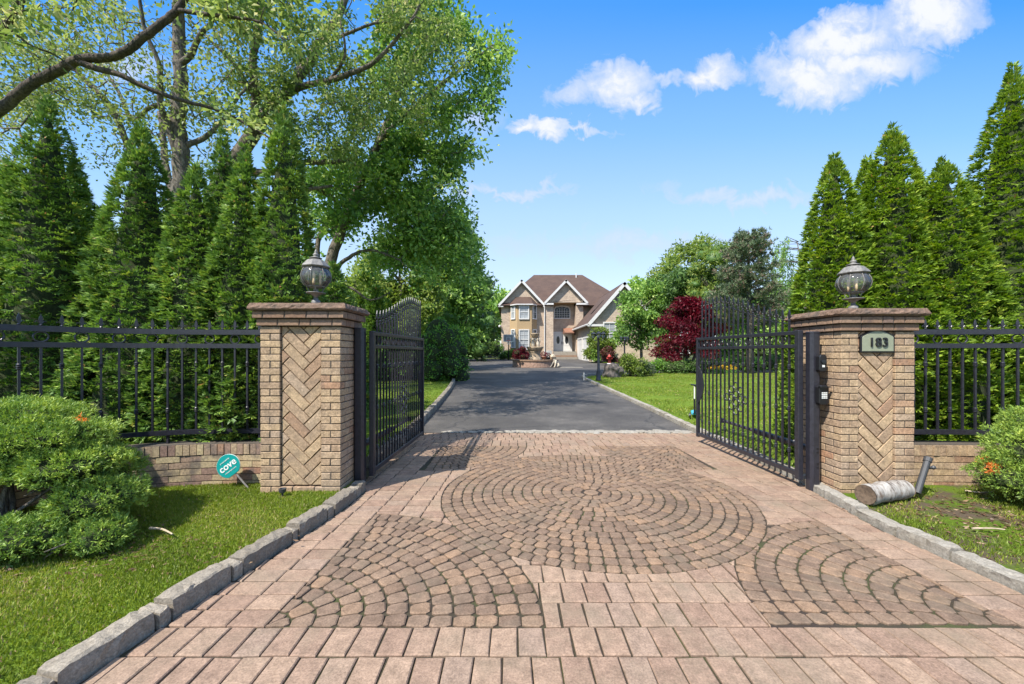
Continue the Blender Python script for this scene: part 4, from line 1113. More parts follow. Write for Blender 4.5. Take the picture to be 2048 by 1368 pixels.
# ---- arborvitae
def arb_mesh(h, R, seed, nclump, blades=9, size=1.0, mat='arb', lobes=1.0, tipsharp=0.85, coarse=1.0):
    rng = np.random.default_rng(seed)
    ph = rng.uniform(0, 6.28, 12)
    def prof(t): return R * np.clip((1 - t), 0, 1) ** tipsharp * (1.02 + 0.14 * np.minimum(t / 0.25, 1)) / 1.05 + 0.012
    def lump(t, a):
        z = t * h
        return 1 + lobes * (0.10 * np.sin(2 * a + ph[0] + z * 1.7) + 0.09 * np.sin(3 * a - z * 2.6 + ph[1]) + 0.10 * np.sin(5 * a + ph[2]) * np.sin(z * 4.3 + ph[3]) + 0.07 * np.sin(7 * a + z * 6.1 + ph[4]))
    tt = rng.uniform(0, 1, nclump * 4); keep = rng.uniform(0, 1, nclump * 4) < (prof(tt) / R * 0.92 + 0.08)
    t = tt[keep][:nclump]; n = len(t); a = rng.uniform(0, 2 * PI, n)
    dep = 1 - np.abs(rng.normal(0, 0.08, n)) + 0.05 * np.sin(9 * a + ph[5] + 5 * np.sin(t * h * 3.1)) * np.sin(t * h * 15 + 4 * np.sin(2 * a + ph[6])); 
    r = prof(t) * lump(t, a) * dep
    nl = 26; t[:nl] = rng.uniform(0.95, 1.03, nl); r[:nl] = np.abs(rng.normal(0, 0.025, nl)) * (1.06 - t[:nl]) / 0.08
    C = np.stack([r * np.cos(a), r * np.sin(a), t * h * 0.965 + 0.03], 1)
    out = np.stack([np.cos(a), np.sin(a), np.zeros(n)], 1)
    up = np.array([0, 0, 1.0])
    D = unit(out * rng.uniform(0.7, 1.2, (n, 1)) + up * (rng.uniform(-0.1, 0.7, (n, 1)) + 1.2 * (t[:, None] > 0.93)) + rng.normal(0, 0.25, (n, 3)))
    Sd = unit(np.cross(D, up) + rng.normal(0, 0.35, (n, 3)))
    ctint = np.clip(rng.normal(0.45, 0.2, n), 0.02, 0.93)
    b = blades
    f = np.linspace(-1, 1, b)[None, :] + rng.normal(0, 0.12, (n, b))
    ang = f * 0.95
    Dn = (D[:, None, :] * np.cos(ang)[..., None] + Sd[:, None, :] * np.sin(ang)[..., None])
    Nn = np.cross(D, Sd)[:, None, :]
    Dn = unit(Dn + Nn * rng.normal(0, 0.18, (n, b))[..., None])
    base = C[:, None, :] + D[:, None, :] * (rng.uniform(0, 0.05, (n, b))[..., None] * size) + Sd[:, None, :] * (f * 0.03 * size)[..., None]
    L = rng.uniform(0.07, 0.135, (n, b)) * size * (1 - 0.25 * np.abs(f)); Wd = rng.uniform(0.018, 0.032, (n, b)) * size * coarse
    S2 = np.broadcast_to(Sd[:, None, :], (n, b, 3)) + rng.normal(0, 0.3, (n, b, 3))
    V, F = kites(base.reshape(-1, 3), Dn.reshape(-1, 3), S2.reshape(-1, 3), L.ravel(), Wd.ravel(), 0.2, 0.55)
    T = np.clip(np.repeat(ctint, b) + rng.normal(0, 0.13, n * b), 0, 0.95)
    T[rng.uniform(0, 1, n * b) < 0.004] = 1.0
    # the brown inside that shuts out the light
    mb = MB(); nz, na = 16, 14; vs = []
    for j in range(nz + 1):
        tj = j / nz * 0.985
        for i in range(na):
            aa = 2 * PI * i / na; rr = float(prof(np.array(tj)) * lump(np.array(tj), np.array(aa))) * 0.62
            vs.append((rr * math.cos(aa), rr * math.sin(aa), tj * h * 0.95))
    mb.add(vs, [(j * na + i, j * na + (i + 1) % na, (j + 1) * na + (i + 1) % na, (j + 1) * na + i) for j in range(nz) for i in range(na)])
    return (V, F, T), mb
def arborvitae(x, y, h, R, seed, label, mat='arb', nclump=2600, blades=9, size=1.0, z=None, group='arborvitae hedge behind the left fence', lobes=1.0, tip=0.85, coarse=1.0):
    z = gz(y) + 0.03 if z is None else z
    r = thing('arborvitae', (x, y, z), label, 'tree', group)
    (V, F, T), core = arb_mesh(h, R, seed, nclump, blades, size, mat, lobes, tip, coarse)
    me = npmesh('foliage', V + np.array([x, y, z]), F, T, M[mat], r)
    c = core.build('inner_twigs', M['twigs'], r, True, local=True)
    m = MB(); m.tube([(0, 0, -0.1), (0, 0, 0.5), (0.02, 0.01, h * 0.6)], [0.07, 0.06, 0.02], 8); m.build('trunk', M['bark_dark'], r, local=True)
    return r
def X_(px, Y): return (px - CX) * Y / FPX
def H_(py, Y): return CAMH + (HOR - py) * Y / FPX
LEFT_ARBS = [  # px of the tip, py of the tip, distance, radius, label
    (96, 196, 5.0, 0.88, 'broad tall arborvitae, biggest of the dark hedge, above the spreading juniper'),
    (284, 246, 4.98, 0.80, 'wide pointed arborvitae in the middle of the dark hedge'),
    (392, 330, 4.88, 0.66, 'short arborvitae before the pale oak trunk'),
    (490, 298, 4.86, 0.62, 'narrow arborvitae second from the plain pillar'),
    (569, 213, 4.92, 0.64, 'tall slender arborvitae next to the lantern on the plain pillar'),
    (446, 262, 5.95, 0.62, 'arborvitae tip rising in the second row between two hedge trees'),
    (148, 318, 5.9, 0.80, 'arborvitae in the second row, leaning out behind the biggest hedge tree'),
    (18, 330, 5.7, 0.85, 'arborvitae cut by the picture edge at the end of the dark hedge'),
    (205, 420, 5.7, 0.70, 'low arborvitae filling the gap behind the dark hedge'),
    (340, 430, 5.9, 0.70, 'low dark arborvitae glimpsed between the two middle hedge trees'),
    (-110, 240, 5.1, 0.9, 'arborvitae at the outer end of the dark hedge, past the one at the picture edge'),
]
for i, (px, py, Y, R, lab) in enumerate(LEFT_ARBS):
    arborvitae(X_(px, Y), Y, H_(py, Y) - 0.03, R, 100 + i, lab, 'arb', 5600 if R > 0.7 else 4300, 13, 0.66)
RIGHT_ARBS = [
    (1668, 312, 5.25, 0.62, 'bright arborvitae with a blunt top at the gate end of the hedge'),
    (1734, 318, 5.75, 0.55, 'bright arborvitae with a slim tip behind the number plaque'),
    (1784, 254, 5.2, 0.66, 'bright pointed arborvitae above the numbered pillar'),
    (1884, 318, 5.05, 0.72, 'bright arborvitae with a rounded top behind the iron fence'),
    (2026, 132, 5.1, 0.84, 'tallest bright arborvitae cut by the picture edge'),
    (1838, 352, 6.1, 0.60, 'arborvitae shoulder peeping out beside the pointed bright one'),
    (2210, 190, 5.0, 0.8, 'arborvitae at the outer end of the bright hedge, past the tallest one'),
    (1945, 370, 6.0, 0.62, 'arborvitae shoulder in front of the tallest bright one'),
]
for i, (px, py, Y, R, lab) in enumerate(RIGHT_ARBS):
    arborvitae(X_(px, Y), Y, H_(py, Y) - 0.03, R, 200 + i, lab, 'arb_bright', 5200, 13, 0.66, group='bright arborvitae hedge behind the right fence', tip=0.70 if i != 4 else 0.8, lobes=0.9)
# the row that goes on beside the drive
for i, (px, py, Y, R, lab) in enumerate([(668, 540, 8.2, 0.62, 'dark arborvitae directly behind the lantern on the plain pillar'), (692, 590, 9.0, 0.5, 'shorter dark arborvitae behind the capstone of the plain pillar'), (720, 598, 19.0, 0.55, 'first of the small far arborvitae over the gate post'), (733, 594, 20.5, 0.55, 'second of the small far arborvitae over the gate post'),
                                         (752, 578, 18.0, 0.75, 'tallest small far arborvitae left of the gate spikes'), (775, 604, 20.0, 0.7, 'small far arborvitae just behind the first gate spikes'), (640, 560, 9.6, 0.6, 'dark arborvitae behind the lamp post of the pillar lantern')]):
    arborvitae(X_(px, Y), Y, H_(py, Y) - gz(Y), R, 300 + i, lab, 'arb', 1300, 8, 1.3 if Y < 12 else 1.9, group='arborvitae row beside the drive', coarse=1.3)

# ---- leafy crowns made of clumps
def clump_crown(blobs, L, Wd, seed, per, droop=0.0, shell=0.35, upb=0.2, jit=0.8):
    """leaves on and inside uneven clumps; blobs = [(centre, radii)]"""
    rng = np.random.default_rng(seed); out = []
    areas = np.array([(b[1][0] * b[1][1] + b[1][0] * b[1][2] + b[1][1] * b[1][2]) / 3 for b in blobs]); wts = areas / areas.sum()
    for (c, r), w in zip(blobs, wts):
        n = max(8, int(per * w)); c = np.array(c); r = np.array(r)
        d = unit(rng.normal(0, 1, (n, 3)))
        ph = rng.uniform(0, 6.28, 6)
        k = 1 + 0.16 * np.sin(4 * d[:, 0] + ph[0]) * np.sin(5 * d[:, 1] + ph[1]) + 0.14 * np.sin(6 * d[:, 2] + 3 * d[:, 0] + ph[2]) + 0.10 * np.sin(11 * d[:, 0] + ph[3]) * np.sin(10 * d[:, 2] + ph[4])
        rad = k * (1 - shell * rng.uniform(0, 1, n) ** 1.6)
        P = c + d * r * rad[:, None]
        D = unit(d * 0.7 + rng.normal(0, jit, (n, 3)) + np.array([0, 0, upb - droop]))
        S = rng.normal(0, 1, (n, 3)) + np.cross(d, [0, 0, 1])
        V, F = kites(P, D, S, L * rng.uniform(0.65, 1.3, n), Wd * rng.uniform(0.7, 1.3, n), 0.2, 0.5)
        bt = rng.normal(0.45, 0.12)
        lob = 0.18 * np.sin(7 * d[:, 0] + ph[5]) * np.sin(8 * d[:, 1] + 6 * d[:, 2] + ph[0])
        out.append((V, F, np.clip(bt + lob + rng.normal(0, 0.17, n), 0, 0.97)))
    return joinm(out)
def blob_set(c, R, n, seed, rr=(0.35, 0.6), flat=0.8):
    """smaller clumps spread through an ellipsoid"""
    rng = np.random.default_rng(seed); c = np.array(c); R = np.array(R); out = []
    for i in range(n):
        d = unit(rng.normal(0, 1, 3)); k = rng.uniform(0.35, 1.0) ** 0.6 * 0.78
        s = rng.uniform(*rr) * R.mean()
        out.append((c + d * R * k, (s, s, s * flat)))
    return out
def bush(name, x, y, z, blobs, L, Wd, per, seed, mat, label, cat, group=None, core=True, stems=0, coremat='twigs', corek=0.72, **kw):
    r = thing(name, (x, y, z), label, cat, group)
    V, F, T = clump_crown(blobs, L, Wd, seed, per, **kw)
    npmesh('foliage', V, F, T, M[mat], r)
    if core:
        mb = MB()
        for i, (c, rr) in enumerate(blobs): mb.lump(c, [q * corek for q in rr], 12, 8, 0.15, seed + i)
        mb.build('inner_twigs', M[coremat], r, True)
    if stems:
        R = random.Random(seed); mb = MB()
        for i in range(stems):
            c = R.choice(blobs)[0]; p0 = Vector((x + R.uniform(-0.1, 0.1), y + R.uniform(-0.1, 0.1), z - 0.05)); p2 = Vector([float(q) for q in c])
            pm = (p0 + p2) / 2 + Vector((R.uniform(-0.1, 0.1), R.uniform(-0.1, 0.1), -0.05))
            mb.tube([p0, pm, p2], [0.03, 0.022, 0.01], 6)
        mb.build('stems', M['bark_dark'], r, True)
    return r
def crown_tree(name, x, y, h, blobs, L, Wd, per, seed, mat, label, group=None, trunk_r=0.16, bark='bark', core=False, corek=0.6, lean=(0, 0), **kw):
    z = gz(y) - 0.02
    r = thing(name, (x, y, z), label, 'tree', group)
    V, F, T = clump_crown(blobs, L, Wd, seed, per, **kw)
    npmesh('crown', V, F, T, M[mat], r)
    R = random.Random(seed); mb = MB()
    top = Vector((x + lean[0], y + lean[1], z + h * 0.8)); mid = Vector((x + lean[0] * 0.3 + R.uniform(-0.1, 0.1), y + lean[1] * 0.3, z + h * 0.4))
    mb.tube([(x, y, z - 0.1), (x, y, z + 0.15), mid, top], [trunk_r * 1.4, trunk_r, trunk_r * 0.75, trunk_r * 0.2], 9)
    mb.build('trunk', M[bark], r, True)
    lb = MB()
    for i, (c, rr) in enumerate(blobs):
        if i % 2 and len(blobs) > 14: continue
        c = Vector([float(q) for q in c]); t = min(0.95, max(0.25, (c.z - z) / (h * 0.8) - 0.25)); p0 = Vector((x, y, z)).lerp(top, t) if t > 0.5 else Vector((x, y, z)).lerp(mid, t * 2)
        lb.tube([p0, (p0 + c) / 2 + Vector((0, 0, -0.08 * h * R.random() * 0.5)), c], [trunk_r * 0.4, trunk_r * 0.24, trunk_r * 0.06], 6)
    lb.build('limbs', M[bark], r, True)
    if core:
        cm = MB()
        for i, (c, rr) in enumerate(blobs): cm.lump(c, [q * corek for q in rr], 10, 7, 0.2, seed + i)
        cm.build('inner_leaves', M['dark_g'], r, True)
    return r

# ---- big oaks: limbs drawn as real branches, twigs grown towards leaf clusters
def pip(px, py, poly):
    x, y = px, py; ins = np.zeros(len(x), bool); n = len(poly); j = n - 1
    for i in range(n):
        xi, yi = poly[i]; xj, yj = poly[j]
        c = ((yi > y) != (yj > y)) & (x < (xj - xi) * (y - yi) / (yj - yi + 1e-9) + xi)
        ins ^= c; j = i
    return ins
def big_tree(name, label, base, limbs, canopies, seed, mat, leaves=46, leafL=0.13, leafW=0.07, spread=0.42, bark='bark', group=None, twig_r=0.011, droop=0.25):
    """limbs: [([(px,py,Y),..], r0, r1)]; canopies: [(outline, Y0, Y1, clusters)]"""
    rng = np.random.default_rng(seed); R = random.Random(seed)
    r = thing(name, base, label, 'tree', group)
    sk = []; tr = MB(); lm = MB()
    for k, (pts, r0, r1) in enumerate(limbs):
        P = smooth([W(*p) if len(p) == 3 else Vector(p[:3]) for p in pts], 6)
        n = len(P)
        for i in range(1, n - 1): P[i] = P[i] + Vector((R.gauss(0, 1), R.gauss(0, 1), R.gauss(0, 1))) * r0 * 0.06
        rad = [r0 + (r1 - r0) * (i / (n - 1)) for i in range(n)]
        (tr if k == 0 else lm).tube(P, rad, 10 if r0 > 0.05 else 7)
        sk += [(p.x, p.y, p.z, q) for p, q in zip(P, rad)]
    tr.build('trunk', M[bark], r, True)
    sk = np.array(sk)
    C = []
    for outline, Y0, Y1, cnt in canopies:
        xs = [p[0] for p in outline]; ys = [p[1] for p in outline]
        px = rng.uniform(min(xs), max(xs), cnt * 8); py = rng.uniform(min(ys), max(ys), cnt * 8)
        ok = pip(px, py, outline)
        gap = np.sin(px * 0.021 + seed) * np.sin(py * 0.027 + seed * 2) + 0.6 * np.sin(px * 0.05 + py * 0.043 + seed)
        ok &= gap > rng.uniform(-1.1, 0.35, cnt * 8)
        px, py = px[ok][:cnt], py[ok][:cnt]; Y = rng.uniform(Y0, Y1, len(px))
        C.append(np.stack([(px - CX) * Y / FPX, Y, CAMH + (HOR - py) * Y / FPX], 1))
    C = np.concatenate(C)
    d0 = np.array([np.min(np.linalg.norm(sk[:, :3] - c, axis=1)) for c in C]); C = C[np.argsort(d0)]
    tw = lm; nodes = sk[:, :3].copy(); cl = []
    for c in C:
        dd = np.linalg.norm(nodes - c, axis=1); i = int(np.argmin(dd + 0.3 * np.maximum(0, nodes[:, 2] - c[2])))
        p = nodes[i]; L = dd[i]
        if L > 0.12:
            q1 = p + (c - p) * 0.4 + rng.normal(0, 0.09, 3) * L + np.array([0, 0, 0.06 * L]); q2 = p + (c - p) * 0.75 + rng.normal(0, 0.07, 3) * L + np.array([0, 0, 0.05 * L])
            rr = twig_r * (1 + 0.9 * min(L, 2.5))
            tw.tube([p, q1, q2, c], [rr, rr * 0.75, rr * 0.5, rr * 0.22], 4, False)
            nodes = np.concatenate([nodes, [q1, q2, c]])
            cl.append((c, q2))
        else: cl.append((c, p))
    tw.build('limbs', M[bark], r, True)
    c = np.array([q[0] for q in cl]); pb = np.array([q[1] for q in cl]); n = len(c); k = leaves
    along = rng.uniform(0, 1.25, (n, k, 1))
    ctr = pb[:, None, :] + (c - pb)[:, None, :] * along
    off = rng.normal(0, 1, (n, k, 3)) * np.array([1, 1, 0.72]) * spread * rng.uniform(0.5, 1.2, (n, 1, 1)) * 0.62
    P = (ctr + off).reshape(-1, 3)
    D = unit(unit(off).reshape(-1, 3) * 0.8 + rng.normal(0, 0.6, (n * k, 3)) + np.array([0, 0, -droop]))
    S = rng.normal(0, 1, (n * k, 3)) * np.array([1, 1, 0.5])
    V, F = kites(P, D, S, leafL * rng.uniform(0.6, 1.3, n * k), leafW * rng.uniform(0.65, 1.3, n * k), 0.25, 0.55)
    T = np.clip(np.repeat(rng.normal(0.42, 0.2, n), k) + rng.normal(0, 0.16, n * k), 0, 1)
    npmesh('crown', V, F, T, M[mat], r)
    return r

big_tree('oak_tree', 'oak with a pale upright trunk and sparse young leaves behind the dark hedge', W(352, 706, 10.0) * 1.0 + Vector((0, 0, -1.3)),
    [([(352, 800, 10), (350, 560, 10), (352, 430, 10), (364, 345, 10), (356, 250, 10), (361, 150, 10), (356, 40, 10), (372, -90, 10), (380, -260, 10.2)], 0.24, 0.09),
     ([(364, 345, 10), (335, 250, 9.8), (322, 210, 9.6), (318, 130, 9.4), (290, 60, 9.2), (275, -30, 9)], 0.09, 0.03),
     ([(352, 400, 10), (332, 340, 10.4), (325, 260, 10.6), (318, 225, 10.8)], 0.10, 0.05),
     ([(372, 290, 10), (410, 275, 10.2), (450, 235, 10.4), (480, 190, 10.8), (520, 150, 11)], 0.07, 0.025),
     ([(358, 130, 10), (382, 110, 9.8), (400, 70, 9.6), (425, 40, 9.4), (450, -30, 9.2)], 0.08, 0.03),
     ([(256, 292, 11), (222, 215, 10.9), (165, 155, 10.8), (110, 95, 10.7), (40, 40, 10.6), (-60, -30, 10.4)], 0.08, 0.035),
     ([(362, 200, 10), (300, 215, 11), (265, 240, 11.2), (235, 180, 11.4), (180, 100, 11.6), (120, 20, 11.8)], 0.06, 0.03),
     ([(352, 430, 10), (300, 420, 10.6), (256, 292, 11)], 0.10, 0.07)],
    [([(-80, -120), (480, -120), (520, 90), (470, 240), (400, 360), (330, 300), (260, 330), (190, 320), (120, 230), (60, 330), (-80, 420)], 9.0, 12.5, 290),
     ([(0, 60), (130, 60), (260, 150), (250, 240), (120, 220), (0, 240)], 9.5, 12.0, 70)],
    41, 'oak_pale', leaves=44, leafL=0.115, leafW=0.058, spread=0.42)
big_tree('oak_tree', 'oak with a thick trunk leaning over the hedge towards the drive', W(395, 706, 12.0) + Vector((0, 0, -1.3)),
    [([(395, 820, 12), (405, 600, 12), (425, 420, 12), (455, 340, 12), (495, 285, 12.1), (535, 225, 12.2), (590, 165, 12.4), (640, 90, 12.6), (690, 0, 12.8), (720, -140, 13)], 0.30, 0.08),
     ([(500, 280, 12.1), (512, 200, 11.6), (505, 120, 11.3), (520, 40, 11), (515, -80, 11), (530, -200, 11)], 0.13, 0.05),
     ([(545, 210, 12.2), (600, 175, 11.8), (660, 160, 11.5), (740, 130, 11.2), (800, 70, 11), (840, 10, 10.9)], 0.11, 0.03),
     ([(455, 340, 12), (540, 345, 12.4), (605, 326, 12.6), (660, 324, 12.8), (705, 318, 13)], 0.13, 0.05),
     ([(590, 165, 12.4), (600, 110, 12.6), (575, 60, 13), (590, -20, 13.2)], 0.07, 0.03),
     ([(425, 420, 12), (520, 390, 12.5), (620, 378, 12.7), (665, 372, 13)], 0.09, 0.04),
     ([(640, 90, 12.6), (700, 65, 12.2), (760, 45, 12), (830, 50, 11.8)], 0.06, 0.02),
     ([(512, 200, 11.6), (470, 130, 11.4), (430, 90, 11.2), (380, 40, 11)], 0.07, 0.025),
     ([(660, 160, 11.5), (690, 110, 11.2), (680, 40, 11)], 0.05, 0.02)],
    [([(420, -220), (830, -220), (860, 20), (930, 60), (945, 105), (900, 150), (880, 250), (800, 300), (700, 340), (640, 300), (560, 260), (500, 240), (440, 150)], 10.4, 14.5, 215),
     ([(480, 120), (700, 100), (760, 240), (700, 330), (590, 330), (520, 250)], 10.5, 13.5, 80)],
    42, 'oak', leaves=86, leafL=0.125, leafW=0.066, spread=0.36)
big_tree('oak_tree', 'leafy oak whose long boughs reach towards the open sky over the drive', W(648, 706, 15.0) + Vector((0, 0, -1.25)),
    [([(640, 790, 15), (642, 640, 15), (655, 560, 15), (668, 500, 15), (700, 420, 15), (735, 340, 15), (757, 285, 15), (800, 180, 15.2), (820, 60, 15.3), (830, -60, 15.4)], 0.26, 0.07),
     ([(757, 285, 15), (800, 240, 14.8), (855, 195, 14.6), (900, 155, 14.4), (940, 125, 14.2), (985, 90, 14)], 0.11, 0.02),
     ([(740, 330, 15), (790, 285, 15.3), (845, 300, 15.6), (890, 305, 15.8), (930, 330, 16)], 0.08, 0.02),
     ([(642, 640, 15), (635, 560, 15.5), (640, 470, 15.8), (690, 428, 16), (740, 440, 16.2)], 0.13, 0.05),
     ([(655, 560, 15), (690, 520, 14.6), (740, 500, 14.3), (800, 520, 14)], 0.09, 0.03),
     ([(700, 420, 15), (640, 380, 14.6), (615, 370, 14.4), (590, 350, 14.2)], 0.09, 0.04),
     ([(642, 640, 15), (690, 575, 15.3), (740, 600, 15.5), (780, 585, 15.8)], 0.07, 0.02),
     ([(800, 180, 15.2), (860, 110, 15.4), (900, 40, 15.6)], 0.06, 0.02)],
    [([(760, -100), (870, -60), (930, 50), (960, 95), (1012, 72), (1020, 130), (985, 210), (972, 280), (955, 340), (925, 385), (890, 350), (840, 300), (780, 330), (720, 260), (740, 120)], 13.2, 17.0, 180),
     ([(600, 330), (720, 300), (860, 340), (900, 400), (930, 440), (950, 500), (960, 560), (880, 560), (760, 540), (680, 470), (610, 450)], 13.4, 17.5, 250),
     ([(760, 270), (900, 290), (930, 350), (925, 420), (780, 420)], 13.5, 16.5, 60)],
    43, 'maple_g', leaves=74, leafL=0.19, leafW=0.105, spread=0.46)
big_tree('oak_tree', 'dark crooked bough of a near oak reaching in from beyond the picture edge', Vector((-9.2, 6.2, 0)),
    [([(-270, 706, 6.2), (-280, 420, 6.2), (-190, 330, 6.2), (-60, 262, 6.1), (10, 212, 6.05), (62, 168, 6.0), (118, 140, 6), (160, 118, 6), (205, 116, 6), (245, 106, 5.95), (290, 72, 5.9), (330, 40, 5.9), (358, 14, 5.9), (385, -40, 5.9), (400, -160, 5.9)], 0.082, 0.042),
     ([(400, -160, 5.9), (470, -300, 6.6), (580, -420, 7.6), (700, -480, 8.6)], 0.06, 0.02),
     ([(420, -200, 6.1), (400, -380, 7.0), (430, -520, 8.0)], 0.045, 0.015),
     ([(158, 124, 6), (190, 136, 6), (235, 148, 6.0), (285, 172, 6.1), (335, 192, 6.2), (390, 208, 6.3), (440, 222, 6.4), (500, 252, 6.5), (545, 280, 6.6)], 0.05, 0.014),
     ([(352, 20, 5.9), (410, 28, 5.85), (460, 34, 5.8), (520, 44, 5.8), (570, 80, 5.8)], 0.034, 0.012),
     ([(-190, 330, 6.2), (-80, 160, 5.8), (5, 60, 5.6), (40, 0, 5.5), (60, -90, 5.4)], 0.062, 0.045),
     ([(20, 58, 5.6), (60, 90, 5.7), (110, 110, 5.8), (150, 140, 5.9)], 0.02, 0.008)],
    [([(380, -60), (560, -60), (640, 60), (560, 110), (470, 70), (400, 40)], 5.5, 6.8, 46),
     ([(420, 200), (560, 250), (570, 300), (480, 270)], 6.2, 7.0, 12),
     ([(-100, -100), (220, -100), (160, 20), (60, 60), (-60, 120)], 5.0, 6.6, 40),
     ([(330, -270), (740, -270), (720, -40), (400, -40)], 6.0, 10.0, 210)],
    44, 'oak', leaves=46, leafL=0.11, leafW=0.058, spread=0.28, bark='bark_dark', twig_r=0.006)

# ---- more trees to the left of the drive
def px_blobs(lst, dY, seed):
    """[(px, py, Y, radius_px)] -> clumps"""
    R = random.Random(seed); out = []
    for px, py, Y, rp in lst:
        c = W(px, py, Y); rr = rp * Y / FPX
        out.append(((c.x, c.y + R.uniform(-dY, dY), c.z), (rr * R.uniform(0.9, 1.15), rr * R.uniform(0.9, 1.15), rr * R.uniform(0.75, 0.95))))
    return out
def fill_px(outline, Y, rp, n, seed):
    rng = np.random.default_rng(seed); xs = [p[0] for p in outline]; ys = [p[1] for p in outline]
    px = rng.uniform(min(xs), max(xs), n * 6); py = rng.uniform(min(ys), max(ys), n * 6); ok = pip(px, py, outline)
    return [(float(a), float(b), Y, float(rng.uniform(0.7, 1.25)) * rp) for a, b in zip(px[ok][:n], py[ok][:n])]
crown_tree('leafy_tree', X_(925, 27), 27, 8.2, px_blobs(fill_px([(850, 440), (920, 425), (942, 480), (962, 550), (966, 640), (945, 700), (880, 690), (840, 600)], 27, 26, 40, 1), 1.2, 1), 0.26, 0.15, 12500, 51, 'maple_g', 'dense green tree next to the house front behind the rounded hedge', 'trees along the drive', 0.2, core=True, corek=0.62, shell=0.5)
crown_tree('leafy_tree', X_(800, 23), 23, 7.4, px_blobs(fill_px([(740, 520), (800, 480), (870, 500), (890, 580), (850, 650), (780, 670), (730, 600)], 23, 28, 26, 2), 1.2, 2), 0.22, 0.12, 8500, 52, 'yellow_g', 'yellow green tree above the spikes of the plain pillar gate', 'trees along the drive', 0.16, core=True, corek=0.5, shell=0.55)
crown_tree('leafy_tree', X_(710, 30), 30, 8.8, px_blobs(fill_px([(640, 560), (700, 520), (770, 520), (790, 620), (760, 690), (650, 690)], 30, 30, 20, 3), 1.5, 3), 0.27, 0.15, 6500, 53, 'yellow_g', 'pale yellow green tree far behind the plain pillar', 'trees along the drive', 0.18, core=True, corek=0.5, shell=0.55)
crown_tree('leafy_tree', X_(965, 40), 40, 8.6, px_blobs(fill_px([(890, 560), (940, 525), (966, 545), (978, 620), (978, 700), (890, 700)], 40, 24, 22, 4), 1.5, 4), 0.33, 0.2, 5200, 54, 'dark_g', 'dark tree close against the corner of the house', 'trees along the drive', 0.2, core=True, corek=0.7)
crown_tree('leafy_tree', X_(500, 17), 17, 5.6, px_blobs(fill_px([(420, 470), (560, 440), (640, 520), (660, 660), (480, 680), (420, 600)], 17, 40, 20, 5), 1.2, 5), 0.2, 0.11, 4500, 55, 'maple_g', 'green tree hidden low behind the dark hedge', 'trees along the drive', 0.15)
for i, (px, Y, h, sd, mt, lab) in enumerate([(120, 24, 10, 1, 'oak_pale', 'pale tall tree far behind the big hedge arborvitae'), (-60, 20, 11, 2, 'oak_pale', 'pale tree behind the end of the dark hedge'), (300, 27, 11, 3, 'oak_pale', 'pale distant tree between the dark hedge tips'), (470, 30, 11, 4, 'yellow_g', 'distant yellow green tree behind the leaning oak'), (590, 34, 11, 5, 'yellow_g', 'distant yellow green tree behind the pillar lantern')]):
    x = X_(px, Y)
    crown_tree('leafy_tree', x, Y, h, blob_set((x, Y, gz(Y) + h * 0.62), (h * 0.32, h * 0.3, h * 0.36), 26, 60 + sd, (0.28, 0.45)), 0.22, 0.12, 4600, 60 + i, mt, lab, 'pale trees behind the dark hedge', 0.2, shell=0.8)

# ---- right of the drive
def right_tree(px, Y, blobs_px, n, rp, seed, L, Wd, per, mat, label, h, name='leafy_tree', core=True, tr=0.12, corek=0.6, bark='bark', **kw):
    return crown_tree(name, X_(px, Y), Y, h, px_blobs(fill_px(blobs_px, Y, rp, n, seed), Y * 0.04, seed), L, Wd, per, seed, mat, label, 'mixed trees beyond the sunlit lawn', tr, core=core, corek=corek, bark=bark, **kw)
right_tree(1283, 31, [(1226, 630), (1244, 600), (1266, 578), (1300, 566), (1335, 575), (1345, 640), (1325, 690), (1270, 694), (1236, 670)], 34, 17, 71, 0.24, 0.13, 9000, 'maple_g', 'open green maple in front of the garage wing gable', 6.4, corek=0.35, shell=0.7)
right_tree(1345, 38, [(1300, 560), (1330, 515), (1360, 492), (1395, 490), (1420, 540), (1410, 640), (1320, 650)], 36, 20, 72, 0.3, 0.15, 9000, 'yellow_g', 'pale feathery tree with a thin top behind the red maple', 9.5, corek=0.4, shell=0.8)
right_tree(1370, 30, [(1330, 575), (1360, 540), (1400, 530), (1440, 560), (1430, 650), (1330, 660)], 30, 20, 73, 0.26, 0.13, 8000, 'dark_g', 'dark green broad tree right behind the red maple', 6.5)
right_tree(1425, 27, [(1385, 560), (1405, 500), (1432, 482), (1462, 500), (1480, 580), (1470, 660), (1390, 660)], 44, 18, 74, 0.2, 0.07, 13000, 'yellow_g', 'olive green conifer with a double tip beside the tall pine', 7.6, name='conifer_tree', corek=0.7, bark='bark_dark')
right_tree(1590, 26, [(1545, 620), (1570, 560), (1600, 520), (1640, 520), (1650, 690), (1560, 700)], 18, 20, 75, 0.22, 0.12, 4600, 'maple_g', 'green tree half hidden by the bright arborvitae', 6.2)
right_tree(1500, 34, [(1440, 640), (1500, 600), (1570, 620), (1600, 700), (1440, 705)], 18, 22, 76, 0.28, 0.15, 4200, 'maple_g', 'mid green tree behind the gate and the tall pine', 4.8)

